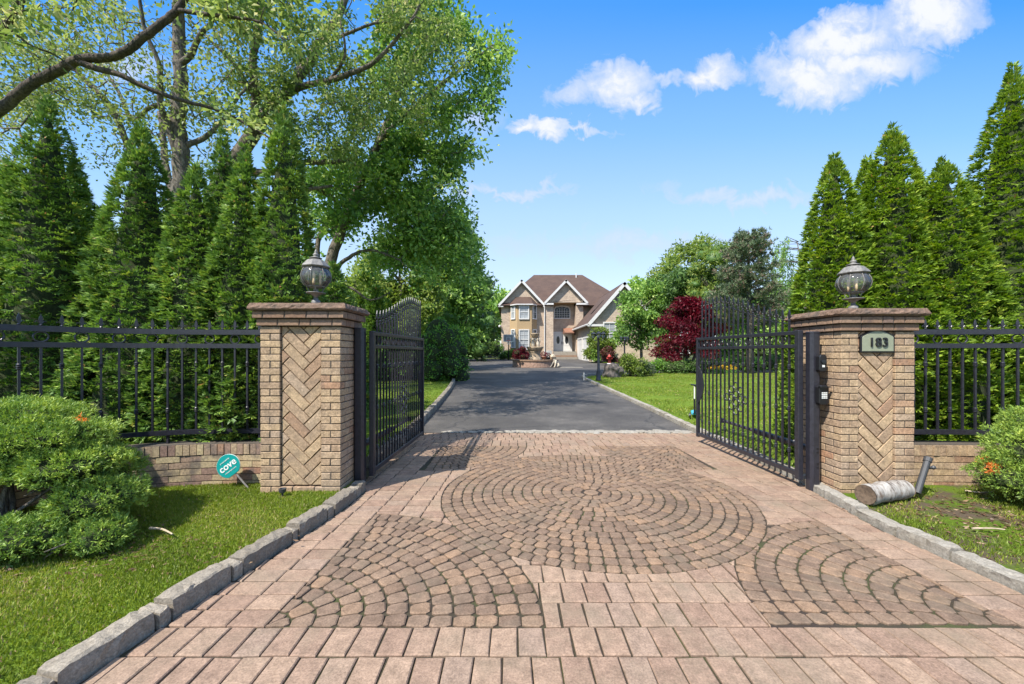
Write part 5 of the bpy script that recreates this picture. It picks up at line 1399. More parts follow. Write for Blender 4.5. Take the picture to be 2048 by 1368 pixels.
def pine(px, Y, py_top, seed, label):
    x = X_(px, Y); z = gz(Y); h = H_(py_top, Y) - z; rng = np.random.default_rng(seed); R = random.Random(seed)
    r = thing('pine_tree', (x, Y, z), label, 'tree')
    m = MB(); m.tube([(x, Y, z - 0.1), (x + 0.03, Y, z + h * 0.35), (x - 0.04, Y, z + h * 0.7), (x, Y, z + h * 0.98)], [0.17, 0.14, 0.08, 0.015], 9); m.build('trunk', M['bark'], r, True)
    lb = MB(); P = []; D = []
    nb = 62
    for i in range(nb):
        t = 0.34 + 0.64 * (i / nb) ** 0.9; a = i * 2.4 + R.uniform(-0.4, 0.4)
        L = (0.26 * h) * (1 - (t - 0.34) / 0.68) ** 0.62 * R.uniform(0.7, 1.15) + 0.12
        rise = 0.28 if t < 0.75 else 0.55
        p0 = np.array([x, Y, z + h * t]); d = np.array([math.cos(a), math.sin(a), rise])
        p1 = p0 + d * L * 0.55 - np.array([0, 0, 0.08 * L]); p2 = p0 + d * L + np.array([0, 0, 0.05 * L])
        lb.tube([p0, p1, p2], [0.05 * (1.2 - t), 0.03 * (1.2 - t), 0.008], 5)
        k = int(22 + 46 * L)
        s = rng.uniform(0.3, 1.05, k)[:, None]
        q = np.where(s < 0.55, p0 + (p1 - p0) * s / 0.55, p1 + (p2 - p1) * (s - 0.55) / 0.45) + rng.normal(0, 1, (k, 3)) * np.array([0.16, 0.16, 0.07])
        P.append(q); D.append(np.repeat(unit(d[None, :]), k, 0) * 0.5 + np.array([0, 0, 0.7]) + rng.normal(0, 0.35, (k, 3)))
    lb.build('limbs', M['bark'], r, True)
    P = np.concatenate(P); D = unit(np.concatenate(D)); n = len(P); b = 9
    Pb = np.repeat(P, b, 0); Db = unit(np.repeat(D, b, 0) + rng.normal(0, 0.55, (n * b, 3)))
    V, F = kites(Pb, Db, rng.normal(0, 1, (n * b, 3)), rng.uniform(0.12, 0.22, n * b), rng.uniform(0.022, 0.04, n * b), 0.1, 0.5)
    T = np.clip(np.repeat(rng.normal(0.5, 0.24, n), b) + rng.normal(0, 0.1, n * b), 0, 1)
    npmesh('crown', V, F, T, M['pine'], r)
pine(1498, 21, 466, 81, 'tall brown tinged pine with bare lower trunk behind the open gate')
def birch(px, Y, py_top, seed, label):
    x = X_(px, Y); z = gz(Y); h = H_(py_top, Y) - z; rng = np.random.default_rng(seed); R = random.Random(seed)
    r = thing('weeping_birch', (x, Y, z), label, 'tree')
    m = MB(); m.tube([(x + 0.5, Y, z - 0.1), (x + 0.4, Y, z + h * 0.5), (x + 0.15, Y, z + h * 0.85), (x - 0.1, Y, z + h)], [0.12, 0.09, 0.05, 0.015], 8); m.build('trunk', M['bark'], r, True)
    lb = MB(); P = []
    for i in range(44):
        a = R.uniform(0, 6.28); t = R.uniform(0.6, 1.0); L = R.uniform(0.4, 1.5)
        p0 = Vector((x + 0.3 * (1 - t), Y, z + h * t)); p1 = p0 + Vector((math.cos(a) * L, math.sin(a) * L, 0.25)); drop = R.uniform(0.8, 2.6)
        p2 = p1 + Vector((math.cos(a) * 0.2, math.sin(a) * 0.2, -drop * 0.4)); p3 = p2 + Vector((R.uniform(-0.1, 0.1), R.uniform(-0.1, 0.1), -drop * 0.6))
        lb.tube([p0, p1, p2, p3], [0.02, 0.014, 0.009, 0.004], 4)
        k = int(70 * drop); s = rng.uniform(0, 1, k)[:, None]
        a3, b3, c3 = (np.array(q) for q in (p1, p2, p3))
        P.append(np.where(s < 0.4, a3 + (b3 - a3) * s / 0.4, b3 + (c3 - b3) * (s - 0.4) / 0.6) + rng.normal(0, 0.07, (k, 3)))
    lb.build('hanging_twigs', M['bark_dark'], r, True)
    P = np.concatenate(P); n = len(P)
    V, F = kites(P, rng.normal(0, 0.4, (n, 3)) + np.array([0, 0, -1]), rng.normal(0, 1, (n, 3)), rng.uniform(0.08, 0.15, n), rng.uniform(0.05, 0.08, n), 0.2)
    npmesh('crown', V, F, np.clip(rng.normal(0.45, 0.2, n), 0, 1), M['maple_g'], r)
birch(1597, 23, 482, 82, 'weeping birch with hanging strands against the sky by the bright hedge')

# red maple: layered dome
def red_maple(px, Y, py_top, wid, seed, label):
    x = X_(px, Y); z = gz(Y); h = H_(py_top, Y) - z; rng = np.random.default_rng(seed); R = random.Random(seed)
    r = thing('red_maple', (x, Y, z), label, 'tree')
    blobs = []
    for i in range(46):
        a = R.uniform(0, 6.28); t = R.uniform(0, 1); rad = wid * (1 - t ** 1.7) ** 0.6 * R.uniform(0.25, 0.95)
        s = wid * R.uniform(0.2, 0.34)
        blobs.append(((x + rad * math.cos(a), Y + rad * math.sin(a), z + 0.85 + (h - 1.05) * t), (s, s, s * 0.48)))
    V, F, T = clump_crown(blobs, 0.15, 0.075, seed, 15000, droop=0.35, shell=0.5, jit=0.7)
    npmesh('crown', V, F, T, M['red'], r)
    m = MB()
    for i in range(5):
        a = i * 1.3; m.tube([(x, Y, z - 0.05), (x + 0.3 * math.cos(a), Y + 0.3 * math.sin(a), z + 0.7), (x + 1.0 * math.cos(a), Y + 1.0 * math.sin(a), z + h * 0.55)], [0.08, 0.06, 0.02], 7)
    m.build('trunk', M['bark_dark'], r, True)
red_maple(1376, 22.5, 594, 2.05, 91, 'domed red Japanese maple beside the open gate and the boulder')

def shrub(px, Y, w, h, seed, mat, label, name='shrub', L=0.1, Wd=0.055, per=2600, n=12, group='garden shrubs', **kw):
    x = X_(px, Y); z = gz(Y)
    R = random.Random(seed); bl = []
    for i in range(n):
        a = R.uniform(0, 6.28); q = R.uniform(0, 1) ** 0.6; s = R.uniform(0.26, 0.42) * min(w, h * 1.4)
        bl.append(((x + math.cos(a) * q * (w - s), Y + math.sin(a) * q * (w - s) * 0.8, z + s * 0.7 + (h - s * 1.6) * R.uniform(0.15, 1) * (1 - q * 0.45)), (s, s, s * 0.85)))
    return bush(name, x, Y, z, bl, L, Wd, per, seed, mat, label, 'shrub', group, **kw)
# rounded hedge by the drive
def mound(px, Y, rx, ry, h, seed, mat, label, per, L=0.1, Wd=0.06, n=26):
    x = X_(px, Y); z = gz(Y); R = random.Random(seed); bl = []
    for i in range(n):
        a = 2 * PI * i / n * 3.7; t = (i + 0.5) / n; zz = h * (0.12 + 0.80 * t); k = (1 - t ** 2.6) ** 0.5
        s = h * R.uniform(0.16, 0.23); bl.append(((x + (rx - s) * k * math.cos(a), Y + (ry - s) * k * math.sin(a), z + zz - s * 0.3), (s, s, s)))
    bl.append(((x, Y, z + h * 0.45), (rx * 0.86, ry * 0.86, h * 0.47)))
    return bush('rounded_hedge', x, Y, z, bl, L, Wd, per, seed, mat, label, 'hedge', 'rounded hedge shrubs beside the drive', corek=0.88)
mound(884, 17.6, 1.22, 1.6, 2.55, 101, 'hedge', 'rounded leafy hedge at the edge of the asphalt by the far kerb end', 15000, 0.105, 0.06)
mound(800, 17.9, 1.4, 1.5, 2.2, 102, 'hedge', 'rounded hedge seen through the bars of the plain pillar gate', 8000, 0.11, 0.065)
mound(742, 19.5, 1.5, 1.5, 1.8, 103, 'dark_g', 'dark low hedge seen between the gate post and the gate leaf', 5000, 0.12, 0.07)
# around the house and the far lawn
shrub(1201, 35.6, 1.5, 3.7, 111, 'yellow_g', 'bright green climbing bush at the corner of the garage wing', L=0.2, Wd=0.1, per=7000, n=26)
shrub(1190, 35.0, 0.55, 1.4, 112, 'maple_g', 'small green bush beneath the bright climbing bush', L=0.16, Wd=0.09, per=1300)
shrub(1216, 33.0, 0.85, 1.55, 113, 'barberry', 'purple brown shrub behind the red hydrant', L=0.14, Wd=0.08, per=2600)
shrub(1262, 19.2, 0.95, 1.25, 114, 'yellow_g', 'loose green shrub growing against the boulder', L=0.09, Wd=0.045, per=4200, n=16, stems=7, corek=0.5)
shrub(1290, 19.4, 0.55, 0.95, 115, 'pine', 'browning twiggy shrub beside the boulder shrub', L=0.08, Wd=0.035, per=2200, stems=8, corek=0.4)
shrub(1250, 30.5, 0.8, 0.7, 116, 'barberry', 'low reddish shrub under the open green maple', L=0.12, Wd=0.07, per=1500)
for i, (px, Y, w, h, mt, lab) in enumerate([(1322, 21.8, 0.8, 0.95, 'hedge', 'low dark green shrub at the outer edge of the red maple'), (1352, 21.3, 0.85, 0.85, 'dark_g', 'low dark shrub in the shade of the red maple'), (1384, 21.5, 0.9, 1.0, 'dark_g', 'dark shrub under the red maple beside the gate stile'), (1415, 22.3, 0.9, 1.0, 'dark_g', 'dark low shrub seen through the first gate bars'),
                                           (1462, 22.5, 1.0, 1.1, 'hedge', 'green low shrub behind the yellow flowers'), (1500, 22.2, 1.0, 1.15, 'hedge', 'green clipped shrub seen through the middle gate bars'), (1540, 22.4, 1.0, 1.2, 'dark_g', 'dark clipped shrub seen through the last gate bars'), (1578, 22.0, 1.0, 1.3, 'hedge', 'green shrub seen beside the gate hinge'), (1620, 22.0, 1.2, 1.4, 'dark_g', 'dark shrub behind the gate post')]):
    shrub(px, Y, w, h, 120 + i, mt, lab, L=0.11, Wd=0.06, per=2000)
shrub(1020, 43.0, 0.9, 1.3, 140, 'maple_g', 'green bush under the basketball hoop', L=0.2, Wd=0.1, per=1500)
shrub(1008, 43.0, 0.7, 0.9, 141, 'dark_g', 'dark plant by the corner of the house', L=0.2, Wd=0.1, per=900)
shrub(1044, 35.5, 1.0, 1.65, 142, 'red', 'low mounded red maple next to the fountain', name='dwarf_red_maple', L=0.12, Wd=0.06, per=4500, n=14)
shrub(958, 45.5, 1.8, 3.0, 143, 'dark_g', 'dark bush behind the small far fence', L=0.2, Wd=0.12, per=1500)
shrub(938, 40, 1.6, 1.9, 144, 'dark_g', 'dark bush at the far end of the rounded hedge', L=0.2, Wd=0.12, per=1500)
shrub(984, 45.5, 1.5, 3.4, 145, 'maple_g', 'green bush between the far fence and the house', L=0.2, Wd=0.12, per=1200)
arborvitae(X_(1579, 6.9), 6.9, 0.92, 0.20, 150, 'tiny bright arborvitae standing behind the gate leaf', 'arb_bright', 420, 8, 0.7, group=None, tip=0.6)

for i, (px, Y, lab) in enumerate([(1408, 40, 'big dark bush far behind the red maple'), (1452, 42, 'big dark bush far behind the yellow flowers'), (1500, 40, 'big dark bush far behind the pine trunk'), (1550, 41, 'big dark bush far behind the gate hinge side'), (1600, 39, 'big dark bush far behind the birch'), (1340, 44, 'big dark bush far behind the open green maple')]):
    shrub(px, Y, 2.0, 3.0, 170 + i, 'dark_g' if i % 2 else 'maple_g', lab, L=0.24, Wd=0.14, per=1700, n=14)
# far trees closing the horizon, each its own tree
mesh_pool = []
def far_tree(x, Y, h, seed, label, mt):
    k = seed % 3
    z = gz(Y)
    if len(mesh_pool) <= k:
        bl = blob_set((0, 0, 0.58), (0.34, 0.34, 0.40), 22, 500 + k, (0.26, 0.42), 0.9)
        V, F, T = clump_crown(bl, 0.045, 0.028, 500 + k, 6500, shell=0.5)
        o = npmesh('crown', V, F, T, M['maple_g']); me = o.data; bpy.data.objects.remove(o)
        tm = MB(); tm.tube([(0, 0, -0.01), (0, 0, 0.3), (0.01, 0, 0.8)], [0.026, 0.02, 0.006], 8)
        for c, rr in bl[::2]: tm.tube([(0, 0, 0.3), tuple(np.array(c) * 0.6 + np.array([0, 0, 0.12])), tuple(c)], [0.012, 0.008, 0.003], 5)
        o = tm.build('trunk', M['bark']); tme = o.data; bpy.data.objects.remove(o)
        mesh_pool.append((me, tme))
    r = thing('background_tree', (x, Y, z), label, 'tree', 'far trees behind the house and garden', seed * 1.3)
    c = inst('crown', mesh_pool[k][0], r, (0, 0, 0), 0, (h, h, h))
    inst('trunk', mesh_pool[k][1], r, (0, 0, 0), 0, (h, h, h))
for i, (px, Y, h, lab) in enumerate([(1018, 66, 12.5, 'far round tree just past the left corner of the roof'), (1228, 68, 12.6, 'far tree showing between the two roofs of the house'), (1275, 64, 13.0, 'far tree over the garage wing roof'), (980, 62, 12.0, 'far tree behind the dark tree by the house corner'), (920, 60, 13, 'far tree behind the dense green tree'), (860, 64, 13, 'far tree behind the rounded hedge'), (790, 62, 14, 'far tree behind the yellow green tree'),
                                       (700, 60, 13, 'far tree low behind the plain pillar'), (600, 58, 13, 'far tree behind the slender arborvitae'), (480, 56, 13, 'far tree behind the leaning oak trunk'), (350, 55, 13, 'far tree behind the pale oak trunk'), (200, 52, 13, 'far tree behind the biggest hedge tree'), (40, 50, 13, 'far tree behind the hedge end'),
                                       (1330, 60, 13, 'far tree behind the feathery tree'), (1400, 56, 12, 'far tree behind the olive conifer'), (1470, 54, 10.5, 'far tree behind the tall pine'), (1540, 52, 8.5, 'far low tree between the pine and the birch'), (1620, 50, 10.5, 'far tree behind the weeping birch'), (1720, 48, 10, 'far tree behind the bright hedge'), (1850, 46, 10, 'far tree behind the rounded bright arborvitae'), (1990, 45, 10, 'far tree behind the tallest bright arborvitae')]):
    far_tree(X_(px, Y), Y, h, i, lab, None)

# ---- spreading junipers in front
def juniper(name, cx, cy, pads, seed, label, per, stems, mat='juniper'):
    rng = np.random.default_rng(seed); R = random.Random(seed); z = 0.05
    r = thing(name, (cx, cy, z), label, 'shrub', 'spreading junipers')
    Ps, Ds, Ts = [], [], []
    areas = np.array([p[3] * p[4] for p in pads]); areas = areas / areas.sum()
    core = MB()
    for (x, y, zz, rx, ry, rz), w in zip(pads, areas):
        n = int(per * w); d = unit(rng.normal(0, 1, (n, 3)) + np.array([0, 0, 0.55]))
        ph = rng.uniform(0, 6.28, 5)
        k = 1 + 0.14 * np.sin(6 * d[:, 0] + ph[0]) * np.sin(6 * d[:, 1] + ph[1]) + 0.12 * np.sin(12 * d[:, 0] + 9 * d[:, 2] + ph[2]) * np.sin(13 * d[:, 1] + ph[3])
        P = np.array([x, y, zz]) + d * np.array([rx, ry, rz]) * (k * (1 - 0.25 * rng.uniform(0, 1, n) ** 2))[:, None]
        Ps.append(P); Ds.append(unit(d * np.array([0.9, 0.9, 0.8]) + np.array([0, 0, 0.45]) + rng.normal(0, 0.3, (n, 3))))
        Ts.append(np.clip(rng.normal(0.42, 0.1) + 0.22 * np.sin(9 * d[:, 0] + ph[4]) * np.sin(8 * d[:, 1] + ph[0]) + rng.normal(0, 0.12, n), 0.02, 0.93))
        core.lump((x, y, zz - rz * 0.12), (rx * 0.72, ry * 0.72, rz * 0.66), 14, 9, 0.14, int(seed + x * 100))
    P = np.concatenate(Ps); D = np.concatenate(Ds); T = np.concatenate(Ts); n = len(P); b = 6
    Pb = np.repeat(P, b, 0) + rng.normal(0, 0.006, (n * b, 3)); Db = unit(np.repeat(D, b, 0) + rng.normal(0, 0.5, (n * b, 3)))
    V, F = kites(Pb, Db, rng.normal(0, 1, (n * b, 3)), rng.uniform(0.016, 0.038, n * b), rng.uniform(0.0055, 0.010, n * b), 0.1, 0.5)
    T = np.clip(np.repeat(T, b) + rng.normal(0, 0.1, n * b), 0, 0.95)
    # a few dead orange sprays
    for q in range(7):
        c = P[rng.integers(n)]; near = np.linalg.norm(np.repeat(P, b, 0) - c, axis=1) < 0.055; T[near] = 1.0
    npmesh('foliage', V, F, T, M[mat], r)
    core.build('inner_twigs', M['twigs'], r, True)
    m = MB()
    for i in range(stems):
        p = R.choice(pads); p0 = Vector((cx + R.uniform(-0.12, 0.12), cy + R.uniform(-0.1, 0.1), z - 0.05)); p2 = Vector((p[0] + R.uniform(-0.2, 0.2) * p[3], p[1] - p[4] * R.uniform(0, 0.5), p[2] - p[5] * R.uniform(0.2, 0.7)))
        mid = (p0 + p2) / 2 + Vector((R.uniform(-0.08, 0.08), R.uniform(-0.08, 0.08), R.uniform(-0.02, 0.1)))
        m.tube(smooth([p0, mid, p2], 4), [0.022 - 0.0019 * k for k in range(9)], 7)
        for j in range(2):
            q = mid.lerp(p2, R.random()); e_ = q + Vector((R.uniform(-0.2, 0.2), R.uniform(-0.25, 0.05), R.uniform(-0.12, 0.1)))
            m.tube([q, (q + e_) / 2 + Vector((0, 0, 0.02)), e_], [0.009, 0.007, 0.003], 5)
    m.build('stems', M['bark'], r, True)
    return r
JL = [(-3.95, 3.05, 0.88, 0.62, 0.5, 0.15), (-3.48, 3.0, 0.77, 0.40, 0.4, 0.13), (-4.5, 2.9, 0.75, 0.5, 0.45, 0.16), (-3.2, 2.95, 0.58, 0.30, 0.32, 0.13), (-3.78, 2.72, 0.55, 0.36, 0.28, 0.12), (-4.3, 2.6, 0.5, 0.36, 0.3, 0.13),
      (-3.0, 2.95, 0.33, 0.27, 0.28, 0.15), (-3.2, 2.62, 0.19, 0.29, 0.22, 0.12), (-4.0, 2.5, 0.22, 0.38, 0.26, 0.14), (-3.62, 2.42, 0.11, 0.26, 0.2, 0.09), (-4.5, 2.45, 0.25, 0.35, 0.3, 0.15), (-2.82, 2.78, 0.14, 0.2, 0.2, 0.1), (-3.5, 3.3, 0.45, 0.5, 0.25, 0.2)]
JL = [(x - 0.06, y, z, rx, ry, rz) for x, y, z, rx, ry, rz in JL]
juniper('spreading_juniper', -3.7, 2.8, JL, 161, 'large layered juniper with dead orange sprays on the green lawn', 27000, 16)
JR = [(4.55, 3.45, 0.62, 0.42, 0.38, 0.30), (4.95, 3.35, 0.78, 0.45, 0.4, 0.32), (4.42, 3.25, 0.34, 0.34, 0.30, 0.2), (4.75, 3.1, 0.36, 0.42, 0.32, 0.24), (4.3, 3.5, 0.38, 0.30, 0.28, 0.2), (5.1, 3.05, 0.5, 0.4, 0.35, 0.3), (4.5, 2.98, 0.2, 0.32, 0.24, 0.13), (4.62, 3.6, 0.86, 0.28, 0.26, 0.2)]
JR = [(x + 0.14, y, z * 0.84, rx, ry, rz * 0.92) for x, y, z, rx, ry, rz in JR]
juniper('spreading_juniper', 4.84, 3.25, JR, 162, 'juniper at the picture edge on bare soil by the sandy kerb', 17000, 10, 'juniper')

# ---- grass
def grass_blades(name, label, X, Y, L, Wd, seed):
    rng = np.random.default_rng(seed); n = len(X)
    Z = np.array([gz(v) for v in Y]) + 0.045 + 0.012 * np.sin(2.1 * X + 1.3 * Y) + 0.01 * np.sin(4.3 * Y - 1.7 * X + 1) - 0.004
    P = np.stack([X, Y, Z], 1); D = unit(rng.normal(0, 0.5, (n, 3)) * np.array([1, 1, 0]) + np.array([0, 0, 1.0]))
    V, F = kites(P, D, rng.normal(0, 1, (n, 3)), L * rng.uniform(0.5, 1.25, n), Wd * rng.uniform(0.7, 1.3, n), 0.3, 0.4)
    tuft = 0.15 * np.sin(3.1 * X + 2.2 * np.sin(2.3 * Y)) + 0.12 * np.sin(5.7 * Y + 1.9 * X)
    T = np.clip(0.5 + tuft + rng.normal(0, 0.2, n), 0, 0.95); T[rng.uniform(0, 1, n) < 0.02] = 1.0
    return tag(npmesh(name, V, F, T, M['grass']), label, 'grass', kind='stuff')
def scatter(n, x0, x1, y0, y1, keep, seed, power=1.0):
    rng = np.random.default_rng(seed); u = rng.uniform(0, 1, n * 3) ** power; Y = y0 + (y1 - y0) * u; Xv = x0 + (x1 - x0) * rng.uniform(0, 1, n * 3)
    ok = keep(Xv, Y, rng); return Xv[ok][:n], Y[ok][:n]
cl = np.vectorize(lambda v: curb_x(CURB_L, v)); crv = np.vectorize(lambda v: curb_x(CURB_R, v))
def inpillar(X, Y): return ((X > PL[0]) & (X < PL[1]) & (Y > PL[2])) | ((X > PR[0]) & (X < PR[1]) & (Y > PR[2]))
def keepL(X, Y, rng): 
    nz = np.sin(3.3 * X + 1.1) * np.sin(2.7 * Y + 0.4) + 0.6 * np.sin(7.1 * X - 5.3 * Y)
    soil = ((X + 2.15) ** 2 / 0.16 + (Y - 3.0) ** 2 / 0.03) < 1
    return (X < cl(Y) - 0.135) & (X > -1.34 * Y - 0.1) & ~inpillar(X, Y) & (nz > rng.uniform(-2.6, -0.6, len(X)))
Xg, Yg = scatter(105000, -5.6, -1.4, 1.15, 4.25, keepL, 171, 0.9)
grass_blades('grass', 'bright grass blades of the front lawn beside the teal sign', Xg, Yg, 0.029, 0.0058, 172)
def keepR(X, Y, rng):
    nz = np.sin(2.9 * X + 0.3) * np.sin(3.7 * Y + 1.4) + 0.7 * np.sin(6.1 * X - 4.3 * Y + 2)
    return (X > crv(Y) + 0.135) & (X < 1.34 * Y + 0.1) & ~inpillar(X, Y) & (nz > rng.uniform(-0.7, 0.9, len(X)))
Xg, Yg = scatter(22000, 3.0, 5.6, 2.1, 4.2, keepR, 173)
grass_blades('grass', 'thin grass tufts on the patchy lawn by the birch log', Xg, Yg, 0.033, 0.006, 174)
crb = np.vectorize(blx)
Xg, Yg = scatter(80000, 3.2, 15, 4.5, 21.5, lambda X, Y, rng: (X > crb(Y) + 0.1) & (X < 1.3 * Y), 175, 1.0)
grass_blades('grass', 'mown grass of the sunlit lawn behind the open gate', Xg, Yg, 0.05, 0.016, 176)
cl2 = np.vectorize(lambda v: curb_x(CURB_L2, v) if v < 19 else -3)
Xg, Yg = scatter(16000, -6.5, -1.6, 4.8, 18, lambda X, Y, rng: (X < cl2(Y) - 0.15) & (X > -0.42 * Y - 1.0), 177)
grass_blades('grass', 'shaded grass strip behind the gate of the plain pillar', Xg, Yg, 0.05, 0.016, 178)
# fallen leaves, bark and litter on the soil
def litter(name, label, n, fx, seed, mat):
    rng = np.random.default_rng(seed); X, Y = fx(rng, n); n = len(X)
    Z = np.array([gz(v) for v in Y]) + 0.052 + 0.012 * np.sin(2.1 * X + 1.3 * Y) + 0.01 * np.sin(4.3 * Y - 1.7 * X + 1)
    V, F = kites(np.stack([X, Y, Z], 1), rng.normal(0, 1, (n, 3)) * np.array([1, 1, 0.1]), rng.normal(0, 1, (n, 3)) * np.array([1, 1, 0.15]), rng.uniform(0.02, 0.06, n), rng.uniform(0.008, 0.025, n))
    tag(npmesh(name, V, F, rng.uniform(0, 1, n), mat), label, 'litter', kind='stuff')
M['litter'] = mat_leaf('dead_leaf', [(0, (0.07, 0.04, 0.025)), (0.5, (0.16, 0.09, 0.05)), (0.85, (0.27, 0.18, 0.10)), (1, (0.42, 0.34, 0.22))], 0.1)
litter('leaf_litter', 'brown dead leaves and bark chips under the junipers', 900, lambda rng, n: (np.concatenate([rng.normal(-2.75, 0.45, n // 2), rng.normal(4.35, 0.45, n // 2)]), np.concatenate([rng.normal(2.75, 0.22, n // 2), rng.normal(3.0, 0.3, n // 2)])), 179, M['litter'])
litter('leaf_litter', 'crumbs of bark and dead grass on the bare soil by the birch log', 800, lambda rng, n: (rng.uniform(3.3, 5.2, n), rng.uniform(2.6, 3.8, n)), 180, M['litter'])
# ================================================================== the house
HY = 46.0
def hx(px, Y=HY): return (px - CX) * Y / FPX
def hz_(py, Y=HY): return CAMH + (HOR - py) * Y / FPX
GZ = gz(46)
hs = thing('brick_house', (4.0, 48.0, GZ), 'two storey buff brick house with brown gables at the end of the drive', 'house')
def wallbox(mb, x0, x1, y0, y1, z0, z1): mb.box(((x0 + x1) / 2, (y0 + y1) / 2, (z0 + z1) / 2), (x1 - x0, y1 - y0, z1 - z0))
XL, XR = -1.24, 13.4; EZ = 6.85
m = MB()
wallbox(m, XL, 3.70, 46.0, 58.0, GZ - 0.3, EZ)                     # left wing of the front
wallbox(m, 3.70, 4.715, 45.62, 58.0, GZ - 0.3, EZ)                 # pier
wallbox(m, 7.30, 8.12, 45.62, 58.0, GZ - 0.3, EZ)                  # pier
wallbox(m, 4.715, 7.30, 47.0, 58.0, GZ - 0.3, EZ + 0.35)           # back of the recess
wallbox(m, 8.12, XR, 46.4, 58.0, GZ - 0.3, EZ)
m.build('wall', M['hbrick'], hs)
# roofs
def slab(mb, pts, th=0.16):
    """a roof plane from four corners, with thickness"""
    P = [Vector(p) for p in pts]; n = (P[-1] - P[0]).cross(P[1] - P[0]).normalized()
    if n.z < 0: n = -n
    k = len(P); mb.add([p + n * 0.0 for p in P] + [p - n * th for p in P], [tuple(range(k)), tuple(range(k, 2 * k))[::-1]] + [(i, (i + 1) % k, k + (i + 1) % k, k + i) for i in range(k)])
m = MB(); RZ = 11.55; ry = 52.0; rx0, rx1 = 2.85, 9.15; o = 0.45
A = [(XL - o, 46 - o, EZ), (XR + o, 46 - o, EZ), (XR + o, 58 + o, EZ), (XL - o, 58 + o, EZ)]; Rg = [(rx0, ry, RZ), (rx1, ry, RZ)]
sz_ = EZ + (47.06 - 45.55) * (RZ - EZ) / (ry - 45.55)
slab(m, [A[0], (4.70, 45.55, EZ), (4.70, 47.06, sz_), (7.32, 47.06, sz_), (7.32, 45.55, EZ), A[1], Rg[1], Rg[0]]); slab(m, [A[1], A[2], Rg[1]]); slab(m, [A[2], A[3], Rg[0], Rg[1]]); slab(m, [A[3], A[0], Rg[0]])
main_roof = m.build('roof', M['roof'], hs)
m = MB(); m.tube([(rx1 - 0.9, ry - 0.6, RZ - 0.6), (rx1 - 0.9, ry - 0.6, RZ + 0.1)], 0.07, 8); v_ = m.build('vent_pipe', M['white'], main_roof); v_.parent = main_roof
def gable(x0, x1, yf, yb, ze, za, wall_x0, wall_x1, zw, trimw=0.22, fl=None):
    """gable end: brick triangle, two roof slopes, white rake boards and soffit"""
    xm = (x0 + x1) / 2
    m = MB()
    s = (za - ze) / (xm - x0)
    pts = [(wall_x0, zw), (wall_x1, zw), (wall_x1, ze + (x1 - wall_x1) * s - 0.12), (xm, za - 0.16), (wall_x0, ze + (wall_x0 - x0) * s - 0.12)]
    m.add([(p[0], yf, p[1]) for p in pts] + [(p[0], yf + 0.3, p[1]) for p in pts], [(0, 1, 2, 3, 4), (9, 8, 7, 6, 5)] + [(i, 5 + i, 5 + (i + 1) % 5, (i + 1) % 5) for i in range(5)])
    m.build('gable_wall', M['hbrick'], hs)
    m = MB(); yo = yf - 0.42
    slab(m, [(x0, yo, ze), (xm, yo, za), (xm, yb, za), (x0, yb, ze)], 0.14); slab(m, [(x1, yo, ze), (x1, yb, ze), (xm, yb, za), (xm, yo, za)], 0.14)
    m.build('gable_roof', M['roof'], hs)
    for a, b in (((x0, ze), (xm, za)), ((x1, ze), (xm, za))):
        m = MB(); d = Vector((b[0] - a[0], 0, b[1] - a[1])); n = Vector((-d.z, 0, d.x)).normalized(); n = n if n.z > 0 else -n
        p, q = Vector((a[0], yo - 0.03, a[1])), Vector((b[0], yo - 0.03, b[1]))
        P = [p + n * 0.02, q + n * 0.02, q - n * trimw, p - n * trimw]
        m.add([*P, *[w + Vector((0, 0.12, 0)) for w in P]], [(0, 1, 2, 3), (7, 6, 5, 4), (0, 4, 5, 1), (1, 5, 6, 2), (2, 6, 7, 3), (3, 7, 4, 0)])
        m.build('rake_board', M['white'], hs)
    for (a, b) in ((x0, wall_x0 + 0.9 if fl is None else fl[0]), (wall_x1 - 0.9 if fl is None else fl[1], x1)):
        m = MB(); wallbox(m, a, b, yo + 0.02, yf - 0.003, ze - 0.24, ze - 0.04); m.build('eave_return', M['white'], hs)
gable(-1.58, 3.80, 46.0, 51.5, 6.90, 9.78, XL + 0.01, 3.69, 6.80, fl=(XL + 0.25, 3.55))
gable(3.62, 8.62, 45.60, 52.0, 7.10, 9.72, 3.72, 8.10, 7.17, fl=(4.70, 7.32))
m = MB(); wallbox(m, 4.715, 7.30, 45.64, 46.995, 7.12, 7.165); m.build('recess_ceiling', M['stucco'], hs)
# bay with three faces and its own little roof
bx0, bx1, b0, b1, by = -0.25, 2.85, 0.58, 2.22, 45.05
m = MB(); bt = 6.85
pl_ = [(bx0, 45.998), (b0, by), (b1, by), (bx1, 45.998)]
m.add([(p[0], p[1], GZ - 0.2) for p in pl_] + [(p[0], p[1], bt) for p in pl_], [(0, 1, 5, 4), (1, 2, 6, 5), (2, 3, 7, 6), (4, 5, 6, 7)])
bay = m.build('bay', M['stucco'], hs)
m = MB(); po = [(bx0 - 0.2, 45.995), (b0 - 0.12, by - 0.25), (b1 + 0.12, by - 0.25), (bx1 + 0.2, 45.995)]; tp = [(0.45, 45.99), (2.15, 45.99)]
m.add([(p[0], p[1], bt + 0.06) for p in po] + [(q[0], q[1], 7.85) for q in tp] + [(p[0], p[1], bt - 0.08) for p in po], [(0, 1, 4), (1, 2, 5, 4), (2, 3, 5), (0, 6, 7, 1), (1, 7, 8, 2), (2, 8, 9, 3), (6, 9, 8, 7)])
m.build('bay_roof', M['roof'], hs)
m = MB()
for a, b in zip(po, po[1:]):
    m.tube([(a[0], a[1] - 0.02, bt - 0.02), (b[0], b[1] - 0.02, bt - 0.02)], 0.07, 6)
m.build('bay_gutter', M['white'], hs)
